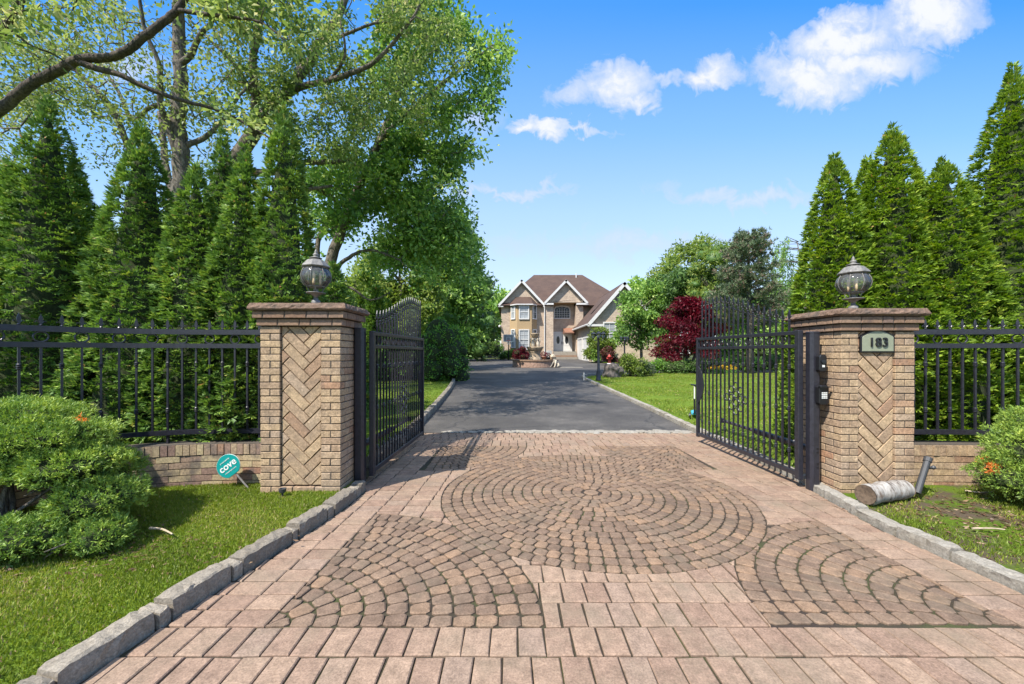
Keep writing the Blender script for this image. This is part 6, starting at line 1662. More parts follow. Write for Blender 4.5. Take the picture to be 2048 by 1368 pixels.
def window(c, w, h, ang=0.0, arched=False, cols=2, rows=3, glass='glass_curtain', upper=True, mat='white', parent=None):
    """sash window facing -Y turned by ang: frame (part) with pane (sub-part)"""
    R = Matrix.Rotation(ang, 4, 'Z'); T = Matrix.Translation(Vector(c)) @ R
    f = MB()
    def fb(x, z, dx, dz, dy=0.09, y=-0.02): 
        mb = MB(); mb.box((x, y, z), (dx, dy, dz)); f.add([T @ Vector(v) for v in mb.v], mb.f)
    t = 0.12
    if not arched: fb(0, h / 2 + t / 2, w + 2 * t, t)
    fb(0, -h / 2 - t / 2, w + 2 * t, t, 0.14); fb(-w / 2 - t / 2, 0, t, h - 0.004); fb(w / 2 + t / 2, 0, t, h - 0.004)
    if not arched: fb(0, 0, w, 0.07, 0.07)
    for i in range(1, cols): fb(-w / 2 + w * i / cols, 0, 0.03, h - 0.01, 0.05, 0.0)
    for j in range(1, rows): fb(0, -h / 2 + h * j / rows, w - 0.01, 0.026, 0.042, 0.001)
    if arched:
        pts = [(w / 2 * math.cos(PI * k / 16), h / 2 + 0.34 * math.sin(PI * k / 16)) for k in range(17)]
        for p, q in zip(pts, pts[1:]):
            mb = MB(); mb.tube([(p[0] * 1.06, -0.03, p[1] + 0.02), (q[0] * 1.06, -0.03, q[1] + 0.02)], 0.085, 5); f.add([T @ Vector(v) for v in mb.v], mb.f)
        for k in (4, 8, 12):
            mb = MB(); mb.tube([(pts[k][0] * 0.3, 0.0, h / 2), (pts[k][0], 0.0, pts[k][1])], 0.02, 4); f.add([T @ Vector(v) for v in mb.v], mb.f)
    fo = f.build('window', M[mat], parent or hs)
    g = MB(); poly = [(-w / 2, -h / 2), (w / 2, -h / 2)] + ([(p[0], p[1]) for p in pts] if arched else [(w / 2, h / 2), (-w / 2, h / 2)])
    g.add([T @ Vector((p[0], 0.012 if True else 0, p[1])) for p in poly] + [T @ Vector((p[0], 0.05, p[1])) for p in poly], [tuple(range(len(poly)))])
    po_ = g.build('pane', M[glass], hs); po_.parent = fo
    return fo
window((hx(1048, 45), by - 0.03, (hz_(611, 45) + hz_(637, 45)) / 2), 0.92, 1.42)
window((hx(1048, 45), by - 0.03, (hz_(660, 45) + hz_(698, 45)) / 2), 0.95, 2.05, rows=4)
al = math.atan2(by - 45.998, b0 - bx0)
cl_, cr_ = ((bx0 + b0) / 2, (45.998 + by) / 2), ((b1 + bx1) / 2, (45.998 + by) / 2)
for zc_, hh in ((hz_(624, 45.4), 1.42), (hz_(677, 45.4), 1.9)):
    window((cl_[0] - 0.02, cl_[1] - 0.02, zc_), 0.5, hh, al, cols=2)
    window((cr_[0] + 0.02, cr_[1] - 0.02, zc_), 0.5, hh, -al, cols=2, glass='glass_dark')
window((hx(1124, 47), 46.97, hz_(627, 47)), 1.72, 1.05, arched=True, cols=6, rows=4, glass='glass_dark')
# double front door, steps, awning
dz0, dz1 = hz_(703, 47), hz_(666, 47)
m = MB(); dx0, dx1 = hx(1107.5, 47), hx(1141.5, 47)
wallbox(m, dx0 - 0.14, dx0, 46.9, 46.995, dz0, dz1 + 0.14); wallbox(m, dx1, dx1 + 0.14, 46.9, 46.995, dz0, dz1 + 0.14); wallbox(m, dx0, dx1, 46.9, 46.995, dz1 + 0.01, dz1 + 0.14)
m.build('door_frame', M['white'], hs)
dm = (dx0 + dx1) / 2
for a, b in ((dx0 + 0.01, dm - 0.008), (dm + 0.008, dx1 - 0.01)):
    m = MB(); m.bbox(a, b, 46.93, 46.99, dz0, dz1, 0.01)
    for zz in (0.2, 0.75):
        pass
    d = m.build('front_door', M['white'], hs)
    m = MB(); cx_ = (a + b) / 2; n = 24
    m.add([(cx_ + 0.19 * math.cos(2 * PI * k / n), 46.922, dz0 + 1.35 + 0.46 * math.sin(2 * PI * k / n)) for k in range(n)], [tuple(range(n))])
    q = m.build('oval_glass', M['glass_dark'], hs); q.parent = d
    m = MB(); m.tube([(dm + (0.09 if a > dm - 0.1 else -0.09), 46.9, dz0 + 0.85), (dm + (0.09 if a > dm - 0.1 else -0.09), 46.9, dz0 + 1.15)], 0.03, 6); q = m.build('handle', M['iron_old'], hs); q.parent = d
    m = MB()
    for x_ in (a + 0.1, b - 0.1): wallbox(m, x_ - 0.02, x_ + 0.02, 46.915, 46.932, dz0 + 0.12, dz0 + 0.75)
    for z_ in (dz0 + 0.12, dz0 + 0.75): wallbox(m, a + 0.125, b - 0.125, 46.915, 46.932, z_ - 0.02, z_ + 0.02)
    q = m.build('panel_moulding', M['white'], hs); q.parent = d
for k in range(4):
    m = MB(); wallbox(m, 4.74, 7.28, 45.3 - 0.34 * (3 - k) + 0.003 * k, 46.9 if k == 3 else 45.3 - 0.34 * (3 - k) + 0.42, GZ - 0.1, GZ + (dz0 - GZ) * (k + 1) / 4 - 0.003)
    m.build('step', M['granite_warm'] if k != 1 else M['corbel'], hs)
m = MB(); ax = hx(1128, 46); bxx = hx(1150, 45)
m.add([(ax, 46.9, hz_(655, 46)), (bxx, 46.9, hz_(655, 46)), (bxx, 45.2, hz_(664, 45)), (ax, 45.2, hz_(664, 45)), (ax, 46.9, hz_(664, 45) - 0.1), (bxx, 46.9, hz_(664, 45) - 0.1), (bxx, 45.2, hz_(664, 45) - 0.1), (ax, 45.2, hz_(664, 45) - 0.1)], [(0, 3, 2, 1), (3, 7, 6, 2), (0, 4, 7, 3), (1, 2, 6, 5), (4, 5, 6, 7)])
M['copper'] = mat_plain('copper_awning', (0.34, 0.17, 0.11, 1), 0.5, 0.2, 5, 0.2)
m.build('awning', M['copper'], hs)
for px, zt in ((1089, hz_(606)),):
    m = MB(); x_ = hx(px, 45.5); m.tube([(x_, 45.55, zt), (x_, 45.5, zt - 0.3), (x_, 45.5, GZ)], 0.055, 8); m.build('downspout', M['white'], hs)
m = MB(); m.lump((hx(999, 45.6), 45.7, hz_(653)), (0.13, 0.16, 0.16), 10, 7, 0.02); m.tube([(hx(1002, 45.8), 45.9, hz_(651)), (hx(999, 45.6), 45.7, hz_(652))], 0.05, 6); m.build('flood_light', M['white'], hs)
# garage wing coming forward on the right
WX0, WX1, WYF = 7.46, 13.35, 37.2
m = MB(); wallbox(m, WX0, WX1, WYF, 46.39, gz(38) - 0.3, 4.15); m.build('garage_wing_wall', M['hbrick'], hs)
gable(6.98, 13.75, WYF, 47.2, 4.10, 7.95, WX0 + 0.01, WX1 - 0.01, 4.12, 0.26, fl=(8.35, 12.4))
m = MB(); m.tube([(6.95, WYF - 0.4, 4.02), (6.95, 46.0, 4.02)], 0.09, 6); m.build('gutter', M['white'], hs)
m = MB(); m.tube([(6.98, WYF - 0.2, 3.95), (7.25, WYF - 0.15, 3.7), (7.5, WYF - 0.06, 3.45), (7.5, WYF - 0.06, gz(37))], 0.055, 8); m.build('downspout', M['white'], hs)
for y0, y1 in ((42.35, 44.9), (38.75, 41.6)):
    m = MB(); gzz = gz(40)
    m.bbox(WX0 - 0.05, WX0 + 0.02, y0, y1, gzz, gzz + 2.25, 0.01)
    for r_ in range(1, 4): wallbox(m, WX0 - 0.056, WX0 - 0.052, y0 + 0.02, y1 - 0.02, gzz + 2.25 * r_ / 4 - 0.012, gzz + 2.25 * r_ / 4 + 0.012)
    d = m.build('garage_door', M['white'], hs)
    m = MB(); wallbox(m, WX0 - 0.1, WX0 + 0.03, y0 - 0.16, y0 - 0.003, gzz, gzz + 2.4); wallbox(m, WX0 - 0.1, WX0 + 0.03, y1 + 0.003, y1 + 0.16, gzz, gzz + 2.4); wallbox(m, WX0 - 0.1, WX0 + 0.03, y0, y1, gzz + 2.253, gzz + 2.42)
    q = m.build('door_surround', M['white'], hs)
window(((hx(1219, WYF)), WYF - 0.03, hz_(667, WYF)), 1.0, 1.9, rows=4)
m = MB(); wallbox(m, hx(1232, WYF), hx(1262, WYF), WYF - 0.02, WYF + 0.05, hz_(610, WYF), hz_(590, WYF)); m.build('gable_panel', M['granite'], hs)
# long narrow skylight on the garage roof slope
m = MB(); sl_ = (7.95 - 4.10) / ((13.75 - 6.98) / 2)
def onroof(x, y, up=0.05): return Vector((x, y, 4.10 + (x - 6.98) * sl_ + up))
P = [onroof(8.1, 41.3), onroof(9.3, 41.3), onroof(9.3, 40.6), onroof(8.1, 40.6)]
m.add([*P, *[p - Vector((0, 0, 0.12)) for p in P]], [(3, 2, 1, 0), (0, 1, 5, 4), (1, 2, 6, 5), (2, 3, 7, 6), (3, 0, 4, 7)]); m.build('skylight', M['glass_dark'], hs)
for a, y_ in ((1149.5, 45.2), (1158, 43.6), (1181, 37.0)):
    pass
m = MB(); m.box((7.2, 46.9 - 1.0, hz_(668, 46)), (0.12, 0.14, 0.3)); m.build('wall_lantern', M['iron'], hs)

# ================================================================== fountain, statues and things in the court
def fountain(px, Y):
    x = hx(px, Y); z = gz(Y)
    r = thing('fountain', (x, Y, z), 'tiered stone fountain in a round brick basin before the house', 'fountain')
    m = MB(); R0 = 1.62
    m.lathe([(R0 - 0.02, -0.1), (R0, 0.0), (R0, 0.42), (R0 - 0.25, 0.42), (R0 - 0.27, 0.12), (0.0, 0.12)], (x, Y, z), 40); m.build('basin_wall', M['hpink'], r)
    m = MB(); m.lathe([(R0 - 0.28, 0.42), (R0 + 0.06, 0.42), (R0 + 0.06, 0.52), (R0 - 0.28, 0.52), (R0 - 0.28, 0.42)], (x, Y, z), 40); m.build('basin_rim', M['corbel'], r)
    m = MB(); m.lathe([(R0 - 0.3, 0.4), (0.0, 0.4)], (x, Y, z), 32); m.build('water', M['water'], r)
    m = MB(); m.lathe([(0.48, 0.1), (0.48, 0.62), (0.4, 0.7), (0.36, 0.95), (0.42, 1.05), (0.45, 1.1)], (x, Y, z), 24); m.build('pedestal', M['sandstone'], r, True)
    m = MB(); m.lathe([(0.42, 1.08), (0.52, 1.2), (0.6, 1.36), (0.63, 1.44), (0.57, 1.42), (0.4, 1.3), (0.0, 1.28)], (x, Y, z), 28); m.build('lower_bowl', M['sandstone'], r, True)
    for k in range(3):
        a = k * 2.1 + 0.6; cx_, cy_ = x + 0.2 * math.cos(a + PI), Y + 0.2 * math.sin(a + PI)
        m = MB(); m.tube([(cx_, cy_, z + 1.3), (cx_ + 0.02, cy_, z + 1.5), (cx_, cy_, z + 1.72), (cx_, cy_, z + 1.86), (cx_, cy_, z + 1.9)], [0.13, 0.12, 0.14, 0.05, 0.05], 10); m.lump((cx_, cy_, z + 1.97), (0.085, 0.085, 0.1), 10, 8, 0.03, k); 
        m.tube([(cx_ - 0.13, cy_, z + 1.72), (cx_ - 0.2, cy_ - 0.05, z + 1.9), (cx_ - 0.12, cy_, z + 2.1)], [0.045, 0.04, 0.03], 7); m.tube([(cx_ + 0.13, cy_, z + 1.72), (cx_ + 0.2, cy_ - 0.05, z + 1.9), (cx_ + 0.12, cy_, z + 2.1)], [0.045, 0.04, 0.03], 7)
        m.build('carved_figure', M['palestone'], r, True)
    m = MB(); m.lathe([(0.1, 1.3), (0.09, 2.05), (0.16, 2.1), (0.23, 2.18), (0.29, 2.34), (0.33, 2.4), (0.30, 2.42), (0.0, 2.36)], (x, Y, z), 24); m.build('upper_bowl', M['sandstone'], r, True)
M['hpink'] = mat_plain('pink_fountain_brick', (0.33, 0.215, 0.16, 1), 0.9, 0, 9, 0.35, 0.3)
M['sandstone'] = mat_plain('tan_cast_stone', (0.40, 0.31, 0.21, 1), 0.85, 0, 7, 0.4, 0.2)
M['palestone'] = mat_plain('pale_cast_stone', (0.47, 0.41, 0.32, 1), 0.85, 0, 7, 0.3, 0.2)
m_, nt_, p_, o_ = newmat('pond_water'); p_.inputs['Base Color'].default_value = (0.03, 0.05, 0.05, 1); p_.inputs['Roughness'].default_value = 0.05; M['water'] = m_
fountain(1070, 29.0)
# stone lion lying over the basin rim
def lion(x, Y, z):
    r = thing('lion_statue', (x, Y, z), 'pale stone lion statue leaning at the side of the fountain basin', 'statue')
    m = MB(); m.tube([(x + 0.1, Y, z + 0.25), (x, Y, z + 0.5), (x - 0.15, Y - 0.05, z + 0.72), (x - 0.2, Y - 0.1, z + 0.86)], [0.2, 0.22, 0.19, 0.12], 12); m.lump((x - 0.24, Y - 0.14, z + 0.95), (0.17, 0.17, 0.17), 12, 9, 0.12, 3); m.lump((x - 0.32, Y - 0.26, z + 0.91), (0.08, 0.1, 0.07), 9, 7, 0.05, 4)
    m.tube([(x - 0.1, Y - 0.1, z + 0.62), (x - 0.25, Y - 0.22, z + 0.35), (x - 0.42, Y - 0.3, z + 0.06), (x - 0.52, Y - 0.34, z + 0.02)], [0.09, 0.075, 0.06, 0.06], 8)
    m.tube([(x + 0.05, Y - 0.15, z + 0.6), (x + 0.02, Y - 0.28, z + 0.35), (x - 0.05, Y - 0.34, z + 0.06), (x - 0.14, Y - 0.38, z + 0.02)], [0.09, 0.075, 0.06, 0.06], 8)
    m.tube([(x + 0.2, Y, z + 0.3), (x + 0.3, Y - 0.1, z + 0.14), (x + 0.1, Y - 0.2, z + 0.05)], [0.16, 0.13, 0.07], 9)
    m.build('body', M['palestone'], r, True).scale = (0.8, 0.8, 0.8)
    m = MB(); m.lump((x - 0.19, Y - 0.05, z + 0.9), (0.24, 0.2, 0.25), 14, 10, 0.25, 8); m.build('mane', M['sandstone'], r, True).scale = (0.8, 0.8, 0.8)
lion(hx(1110, 28.0), 28.0, gz(28.0))
# planter boxes and chair by the fountain
def chair(x, Y, z, label, rz):
    r = thing('garden_chair', (x, Y, z), label, 'chair', None, rz)
    for sx in (-0.27, 0.27):
        for sy in (-0.25, 0.25):
            m = MB(); m.box((sx, sy, 0.3 if sy < 0 else 0.48), (0.06, 0.06, 0.6 if sy < 0 else 0.96)); m.build('leg', M['white'], r, local=True)
        m = MB(); m.box((sx, 0, 0.615), (0.1, 0.6, 0.03)); m.build('armrest', M['white'], r, local=True)
    m = MB(); m.box((0, 0, 0.38), (0.48, 0.48, 0.05)); m.build('seat', M['white'], r, local=True)
    m = MB()
    for k in range(5): m.box((-0.2 + 0.1 * k, 0.225, 0.72), (0.08, 0.025, 0.62))
    m.build('backrest', M['white'], r, local=True)
    m = MB(); m.bbox(-0.22, 0.22, -0.2, 0.18, 0.407, 0.48, 0.02); m.build('cushion', M['lime'], r, local=True)
M['lime'] = mat_plain('lime_cushion', (0.42, 0.45, 0.12, 1), 0.9)
chair(hx(1101, 41), 41.0, gz(41), 'white garden chair with a lime cushion between fountain and steps', 0.5)
def pot(x, Y, label, mat, h=0.45, r0=0.24, plant=None):
    z = gz(Y); r = thing('flower_pot', (x, Y, z), label, 'flower pot', 'pots around the court')
    m = MB(); m.lathe([(r0 * 0.7, 0), (r0, h * 0.9), (r0 * 1.08, h * 0.9), (r0 * 1.08, h), (r0 * 0.9, h), (r0 * 0.85, h * 0.8), (0, h * 0.8)], (x, Y, z), 16); m.build('pot', M[mat], r, True)
    if plant:
        V, F, T = clump_crown([((x, Y, z + h + 0.12), (r0 * 1.2, r0 * 1.2, r0 * 0.9))], 0.09, 0.05, int(Y * 10), 260); npmesh('foliage', V, F, T, M[plant], r)
pot(hx(1087, 30.5), 30.6, 'orange clay pot behind the fountain rim', 'copper', 0.7, 0.26, 'red')
pot(hx(1192, 36.3), 36.3, 'white planter box at the corner of the garage wing', 'white', 0.62, 0.34)
pot(hx(1095, 31.5), 31.5, 'dark pot with red flowers near the lion statue', 'pipe', 0.62, 0.24, 'red')
def hydrant(x, Y):
    z = gz(Y); r = thing('garden_hydrant', (x, Y, z), 'small red hydrant ornament on a white base by the purple shrub', 'hydrant')
    M['redpaint'] = mat_plain('red_paint', (0.42, 0.04, 0.03, 1), 0.5)
    m = MB(); m.lathe([(0.2, 0), (0.2, 0.12), (0.15, 0.14)], (x, Y, z), 14); m.build('base', M['white'], r, True)
    m = MB(); m.lathe([(0.12, 0.14), (0.12, 0.6), (0.16, 0.62), (0.16, 0.66), (0.12, 0.72), (0.05, 0.8), (0.05, 0.84), (0, 0.85)], (x, Y, z), 14); m.build('barrel', M['redpaint'], r, True)
    for sx in (-1, 1):
        m = MB(); m.tube([(x + sx * 0.1, Y, z + 0.5), (x + sx * 0.22, Y, z + 0.5)], [0.06, 0.07], 10); m.build('outlet', M['redpaint'], r, True)
hydrant(hx(1219, 31.5), 31.5)
# basketball hoop
def hoop(px, Y):
    x = hx(px, Y); z = gz(Y); r = thing('basketball_hoop', (x, Y, z), 'basketball hoop on a pole before the bay windows', 'basketball hoop')
    zt = hz_(669, Y); zb = hz_(683.5, Y)
    m = MB(); m.tube([(x, Y + 0.5, z), (x, Y + 0.5, z + 1.6), (x, Y + 0.1, zb + 0.3)], 0.05, 8); m.build('pole', M['iron'], r, True)
    m = MB(); m.bbox(x - 0.52, x + 0.52, Y, Y + 0.05, zb, zt, 0.01); b = m.build('backboard', M['boardglass'], r)
    m = MB()
    for (a0, a1, c0, c1) in ((-0.53, 0.53, zt - 0.06, zt), (-0.53, 0.53, zb, zb + 0.06), (-0.53, -0.47, zb + 0.063, zt - 0.063), (0.47, 0.53, zb + 0.063, zt - 0.063)): wallbox(m, x + a0, x + a1, Y - 0.02, Y - 0.003, c0, c1)
    for (a0, a1, c0, c1) in ((-0.2, 0.2, zb + 0.46, zb + 0.5), (-0.2, -0.16, zb + 0.15, zb + 0.457), (0.16, 0.2, zb + 0.15, zb + 0.457)): wallbox(m, x + a0, x + a1, Y - 0.02, Y - 0.003, c0, c1)
    m.build('board_markings', M['textwhite'], r)
    m = MB(); m.torus((x, Y - 0.28, zb + 0.12), 0.2, 0.018, 'z', 20); m.box((x, Y - 0.05, zb + 0.12), (0.1, 0.1, 0.05)); m.build('rim', M['redpaint'], r)
    m = MB()
    for k in range(12):
        a = 2 * PI * k / 12; m.tube([(x + 0.2 * math.cos(a), Y - 0.28 + 0.2 * math.sin(a), zb + 0.11), (x + 0.15 * math.cos(a + 0.3), Y - 0.28 + 0.15 * math.sin(a + 0.3), zb - 0.1), (x + 0.1 * math.cos(a), Y - 0.28 + 0.1 * math.sin(a), zb - 0.32)], 0.009, 4)
    m.build('net', M['textwhite'], r)
M['boardglass'] = mat_plain('grey_backboard', (0.21, 0.25, 0.27, 1), 0.2)
hoop(1017, 41.0)
# pale concrete strips beside the basin
m = MB()
for (x0, x1, y0, y1) in ((hx(1006, 28.4), hx(1024, 28.4), 28.2, 28.9), (hx(1120, 28), hx(1164, 28), 27.6, 28.2), (hx(1200, 25), hx(1216, 25), 25.2, 25.5)):
    m.box(((x0 + x1) / 2, (y0 + y1) / 2, gz((y0 + y1) / 2) + 0.0), (x1 - x0, y1 - y0, 0.03))
tag(m.build('concrete_strip', M['granite_warm']), 'pale concrete strips set in the asphalt around the fountain', 'paving', kind='structure')
# boulder
def boulder(px, Y):
    x = hx(px, Y); z = gz(Y); r = thing('boulder', (x, Y, z), 'big grey brown boulder on the lawn beside the loose shrub', 'boulder')
    m = MB(); m.lump((x, Y, z + 0.27), (0.44, 0.42, 0.42), 34, 22, 0.22, 5, rz=0.3); m.build('rock', M['rock'], r, False)
M['rock'] = mat_plain('boulder_stone', (0.125, 0.105, 0.09, 1), 0.95, 0, 6, 0.55, 1.0)
boulder(1227, 18.7)

# lamp posts with three lanterns
def lamp_post(px, Y, ztop, label, n=3):
    x = hx(px, Y); z = gz(Y) + 0.03; h = ztop - z; r = thing('lamp_post', (x, Y, z), label, 'lamp post', 'black lamp posts with lanterns')
    m = MB(); m.lathe([(0.12, 0), (0.12, 0.06), (0.095, 0.10), (0.095, 0.30), (0.075, 0.36), (0.085, 0.40), (0.055, 0.46), (0.052, h * 0.5), (0.045, h * 0.84), (0.06, h * 0.85), (0.06, h * 0.87), (0.03, h * 0.9)], (x, Y, z), 12); m.build('post', M['iron'], r, True)
    for k in range(n):
        a = 2 * PI * k / n + 0.35; dx, dy = 0.24 * math.cos(a), 0.24 * math.sin(a)
        m = MB(); m.tube(smooth([(x, Y, z + h * 0.86), (x + dx * 0.6, Y + dy * 0.6, z + h * 0.80), (x + dx, Y + dy, z + h * 0.84)], 5), 0.013, 6); arm = m.build('arm', M['iron'], r, True)
        b = (x + dx, Y + dy, z + h * 0.84)
        m = MB(); m.lathe([(0.03, 0.0), (0.05, 0.015), (0.05, 0.03)], b, 6); m.lathe([(0.105, 0.19), (0.11, 0.2), (0.06, 0.26), (0.025, 0.275), (0.02, 0.29), (0.0, 0.32)], b, 6)
        for j in range(6):
            t = 2 * PI * j / 6; m.tube([(b[0] + 0.05 * math.cos(t), b[1] + 0.05 * math.sin(t), b[2] + 0.03), (b[0] + 0.09 * math.cos(t), b[1] + 0.09 * math.sin(t), b[2] + 0.19)], 0.008, 4)
        lan = m.build('lantern', M['iron'], r)
        m = MB(); m.lathe([(0.048, 0.03), (0.086, 0.19)], b, 6); g_ = m.build('lantern_glass', M['lampglass'], r); g_.parent = lan
lamp_post(1197, 16.9, hz_(661, 16.9), 'black lamp post with three lanterns on the lawn tip before the garage')
lamp_post(1249, 27.0, hz_(671, 27.0), 'black lamp post with lanterns under the open green maple')
lamp_post(888.5, 19.6, hz_(656, 19.6), 'black lamp post whose lanterns rise above the rounded hedge')
def path_light(x, Y, label, mat, h=0.3, base=0.05):
    z = gz(Y) + base; r = thing('path_light', (x, Y, z), label, 'path light', 'little lights stuck in the lawns')
    m = MB(); m.tube([(x, Y, z - 0.05), (x, Y, z + h * 0.7)], h * 0.07 if h > 0.2 else 0.009, 8); m.build('stake', M[mat], r)
    m = MB(); m.lathe([(0.018, h * 0.62), (0.03, h * 0.72), (0.034, h), (0.024, h), (0.02, h * 0.9), (0.0, h * 0.9)], (x, Y, z), 12); m.build('lamp_head', M[mat], r)
path_light(hx(565, 3.72), 3.72, 'small black spotlight in the grass at the foot of the plain pillar', 'pipe', 0.105, 0.035)
path_light(hx(1168, 17.6), 17.6, 'little white path light at the tip of the sunlit lawn', 'white', 0.28)
# far fence left of the house
def far_fence():
    r = thing('iron_fence', (hx(965, 44.2), 44.2, GZ), 'small dark fence between the dark tree and the house corner', 'fence')
    x0, x1 = hx(938, 44.2), hx(1001, 44.2)
    for zz in (GZ + 0.25, GZ + 1.45):
        m = MB(); wallbox(m, x0, x1, 44.18, 44.22, zz - 0.03, zz + 0.03); m.build('rail', M['iron'], r)
    pk = None
    for k in range(24):
        x = x0 + (x1 - x0) * (k + 0.5) / 24
        if pk is None: mb = MB(); mb.box((0, 0, 0.8), (0.025, 0.025, 1.5)); o = mb.build('picket', M['iron']); pk = o.data; bpy.data.objects.remove(o)
        inst('picket', pk, r, Vector((x, 44.2, GZ)) - r.location)
far_fence()
# yellow flowers in the far bed
rng = np.random.default_rng(9)
for i, (px, n) in enumerate(((1428, 150), (1446, 170), (1461, 140))):
    Y = 21.2; x = hx(px, Y); z = gz(Y) + 0.04; r = thing('flower_clump', (x, Y, z), ['yellow flower clump nearest the gate stile', 'yellow and orange flower clump seen through the gate in the middle of its bed', 'yellow flower clump before the green clipped shrub'][i], 'flowers', 'yellow flowers in the far bed')
    V, F, T = clump_crown([((x, Y, z + 0.16), (0.3, 0.28, 0.2))], 0.1, 0.05, 90 + i, 420); npmesh('foliage', V, F, T, M['hedge'], r)
    a = rng.uniform(0, 6.28, n); q = rng.uniform(0, 1, n) ** 0.5 * 0.3; P = np.stack([x + q * np.cos(a), Y + q * np.sin(a), z + 0.38 - q * 0.4 + rng.uniform(-0.05, 0.08, n)], 1)
    V, F = kites(np.repeat(P, 4, 0), rng.normal(0, 1, (n * 4, 3)) + np.array([0, -0.2, 0.5]), rng.normal(0, 1, (n * 4, 3)), np.full(n * 4, 0.055), np.full(n * 4, 0.045)); npmesh('petals', V, F, np.repeat(rng.uniform(0, 1, n), 4), M['flower'], r)

# ================================================================== small things at the gate
# kick scooter on the lawn
def scooter(x, Y):
    z = gz(Y) + 0.05; r = thing('kick_scooter', (x, Y, z), 'small blue and black kick scooter standing on the lawn beside the gate', 'scooter', None, 1.15)
    M['skyblue'] = mat_plain('sky_blue_plastic', (0.05, 0.42, 0.62, 1), 0.4)
    m = MB(); poly = [(-0.06, -0.055), (0.30, -0.07), (0.38, -0.03), (0.38, 0.03), (0.30, 0.07), (-0.06, 0.055)]; m.prism(poly, 0.075, 0.105, 0.5, 0.006); m.tube([(-0.09, 0, 0.14), (0.02, 0, 0.10)], [0.045, 0.05], 8); m.build('deck', M['skyblue'], r, local=True)
    m = MB(); m.tube([(-0.12, 0, 0.1), (-0.105, 0, 0.40)], 0.019, 10); m.build('lower_stem', M['black'], r, local=True)
    m = MB(); m.tube([(-0.105, 0, 0.40), (-0.09, 0, 0.66)], 0.013, 10); m.build('upper_stem', M['white'], r, local=True)
    m = MB(); m.tube([(-0.105, -0.02, 0.655), (-0.09, 0, 0.675), (-0.09, 0, 0.675)], 0.02, 8); m.tube([(-0.20, -0.06, 0.675), (0.02, 0.06, 0.675)], 0.016, 8); m.build('handlebar', M['black'], r, local=True)
    for (wx, wy) in ((-0.12, -0.085), (-0.12, 0.085), (0.36, 0.0)):
        m = MB(); m.tube([(wx, wy - 0.016, 0.058), (wx, wy + 0.016, 0.058)], 0.057, 16); w = m.build('wheel', M['black'], r, local=True)
        m = MB(); m.tube([(wx, wy - 0.019, 0.058), (wx, wy + 0.019, 0.058)], 0.022, 12); q = m.build('hub', M['textwhite'], r, local=True); q.parent = w
scooter(hx(1389, 8.2), 8.2)
# teal yard sign leaning on the wall
def yard_sign():
    Y = 4.06; c = W(457, 932, Y); foot = W(491, 970, Y - 0.02); r = thing('yard_sign', (foot.x, foot.y, 0.05), 'round teal yard sign reading cove, tilted against the stained low wall', 'sign')
    a = math.radians(38); T = Matrix.Translation(c) @ Matrix.Rotation(math.radians(-6), 4, 'X') @ Matrix.Rotation(-a, 4, 'Y') 
    R0 = 0.118; n = 40; poly = [(R0 * math.cos(2 * PI * k / n), max(R0 * math.sin(2 * PI * k / n), -R0 * 0.88)) for k in range(n)]
    Mx = T @ Matrix(((1, 0, 0, 0), (0, 0, -1, 0), (0, 1, 0, 0), (0, 0, 0, 1)))
    m = MB(); m.prism(poly, 0, 0.006, 0.5, 0.0015, Mx); m.build('sign_face', M['teal'], r)
    m = MB(); m.prism([(p[0] * 1.02, p[1] * 1.02) for p in poly], -0.003, 0.0025, 0.5, 0, Mx); m.build('sign_edge', M['textwhite'], r)
    d = (foot - c).normalized(); m = MB(); m.tube([c + d * 0.09 + Vector((0, 0.008, 0)), foot + d * 0.06 + Vector((0, 0.0, 0))], 0.009, 8); m.build('stake', M['zinc'], r)
    rot = (T @ Matrix.Rotation(PI / 2, 4, 'X')).to_euler()
    for s, size, dz, dx in (('cove', 0.098, 0.006, 0), ('protected by', 0.021, 0.062, 0.0), ('covesmart.com', 0.021, -0.052, 0.0)):
        o = text_mesh(s, size, M['textwhite'], r, 'lettering', T @ Vector((dx, -0.0085, dz)), 0.0008, (0, 0, 0), bold=0.0016 if size > 0.05 else 0)
        o.rotation_euler = rot
yard_sign()
# birch log and pipe stub
def log():
    p0, p1 = Vector((3.18, 3.60, 0.125)), Vector((3.69, 3.76, 0.125)); r = thing('birch_log', ((p0.x + p1.x) / 2, 3.7, 0.05), 'white birch log lying in the grass before the numbered pillar', 'log')
    rr = random.Random(4); n = 14; pts = [p0.lerp(p1, i / n) + Vector((0, 0, 0.004 * rr.uniform(-1, 1))) for i in range(n + 1)]
    m = MB(); m.tube(pts, [0.086 + 0.006 * math.sin(i * 1.3) + rr.uniform(-0.003, 0.003) for i in range(n + 1)], 22, cap=False); m.build('bark', M['birchbark'], r, True)
    for e_, d in ((p0, (p0 - p1).normalized()), (p1, (p1 - p0).normalized())):
        m = MB(); u = d.orthogonal().normalized(); w = d.cross(u)
        ring = [e_ + (u * math.cos(2 * PI * k / 22) + w * math.sin(2 * PI * k / 22)) * 0.0845 for k in range(22)]
        m.add(ring + [e_ - d * 0.012], [(k, (k + 1) % 22, 22) for k in range(22)]); m.build('cut_end', M['cutwood'], r)
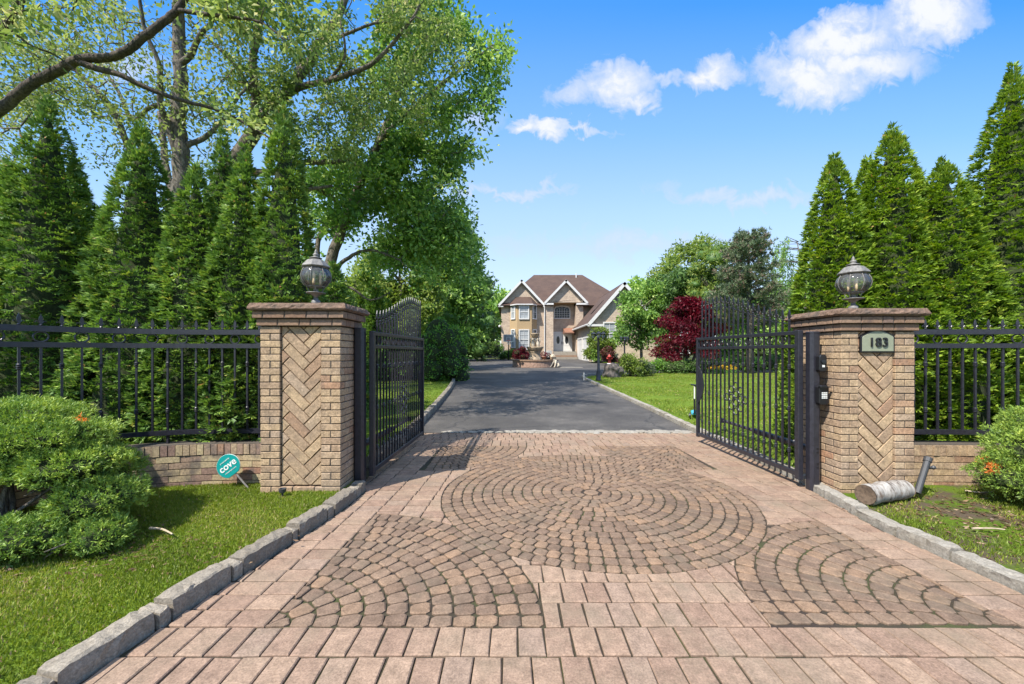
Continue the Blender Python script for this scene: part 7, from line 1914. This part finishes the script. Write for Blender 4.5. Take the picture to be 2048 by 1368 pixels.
def birchbark():
    m, nt, p, out = newmat('birch_bark'); tc = nt.nodes.new('ShaderNodeTexCoord'); mp = nt.nodes.new('ShaderNodeMapping'); mp.inputs['Scale'].default_value = (16, 5, 5); mp.inputs['Rotation'].default_value = (0, 0, -0.32)
    nt.links.new(tc.outputs['Object'], mp.inputs[0]); n1 = noise(nt, 1.6, 5, 0.7, vec=mp.outputs[0]); n2 = noise(nt, 9, 5, 0.7)
    r = ramp(nt, [(0.36, (0.07, 0.05, 0.04)), (0.45, (0.27, 0.245, 0.215)), (0.62, (0.42, 0.40, 0.365))]); nt.links.new(n1, r.inputs[0])
    k = ramp(nt, [(0.52, (0, 0, 0)), (0.68, (0.9,) * 3)]); nt.links.new(n2, k.inputs[0])
    nt.links.new(mixc(nt, r.outputs[0], (0.17, 0.12, 0.085, 1), k.outputs[0]), p.inputs['Base Color']); p.inputs['Roughness'].default_value = 0.8; bump(nt, p, n1, 0.5, 0.008)
    return m
M['birchbark'] = birchbark(); M['cutwood'] = mat_plain('grey_cut_wood', (0.13, 0.09, 0.06, 1), 0.95, 0, 30, 0.5, 0.6)
log()
def stub():
    a, b = W(1838, 975, 3.72), W(1856, 918, 3.80); r = thing('pipe_stub', (a.x, a.y, 0.05), 'dark plastic pipe sticking up at a slant beside the birch log', 'pipe')
    d = (b - a).normalized()
    m = MB(); m.tube([a - d * 0.06, b], 0.026, 16); m.build('tube', M['pipe'], r)
    m = MB(); m.tube([b - d * 0.03, b + d * 0.012], 0.032, 16); m.build('cap', M['pipe'], r)
    c = b - d * 0.09; m = MB(); m.tube([c + Vector((0.028, -0.005, 0)), c + Vector((0.062, -0.01, 0))], 0.012, 8); m.lump(c + Vector((0.066, -0.01, 0)), (0.02, 0.02, 0.02), 9, 7, 0.05); m.build('knob', M['pipe'], r)
stub()
def stick(pts, rad, label):
    P = [W(*p) for p in pts]; P = [Vector((p.x, p.y, 0.068 + rad)) for p in P]; r = thing('stick', P[0], label, 'stick', 'sticks lying on the lawns')
    m = MB(); m.tube(smooth(P, 4), [rad * (1 - 0.5 * i / (4 * (len(P) - 1))) for i in range(4 * (len(P) - 1) + 1)], 7); m.build('wood', M['palewood'], r)
M['palewood'] = mat_plain('bare_pale_wood', (0.42, 0.34, 0.23, 1), 0.8, 0, 30, 0.3)
stick([(300, 1050, 3.02), (325, 1050, 3.0), (345, 1062, 2.92)], 0.010, 'pale bent stick on the grass right of the large juniper')
stick([(1945, 1049, 3.02), (1985, 1049, 3.02), (2010, 1052, 3.0)], 0.008, 'thin stick on bare soil beside the edge juniper')
stick([(1930, 965, 3.85), (1960, 968, 3.8), (1985, 966, 3.82)], 0.008, 'reddish stick lying before the low buff wall')
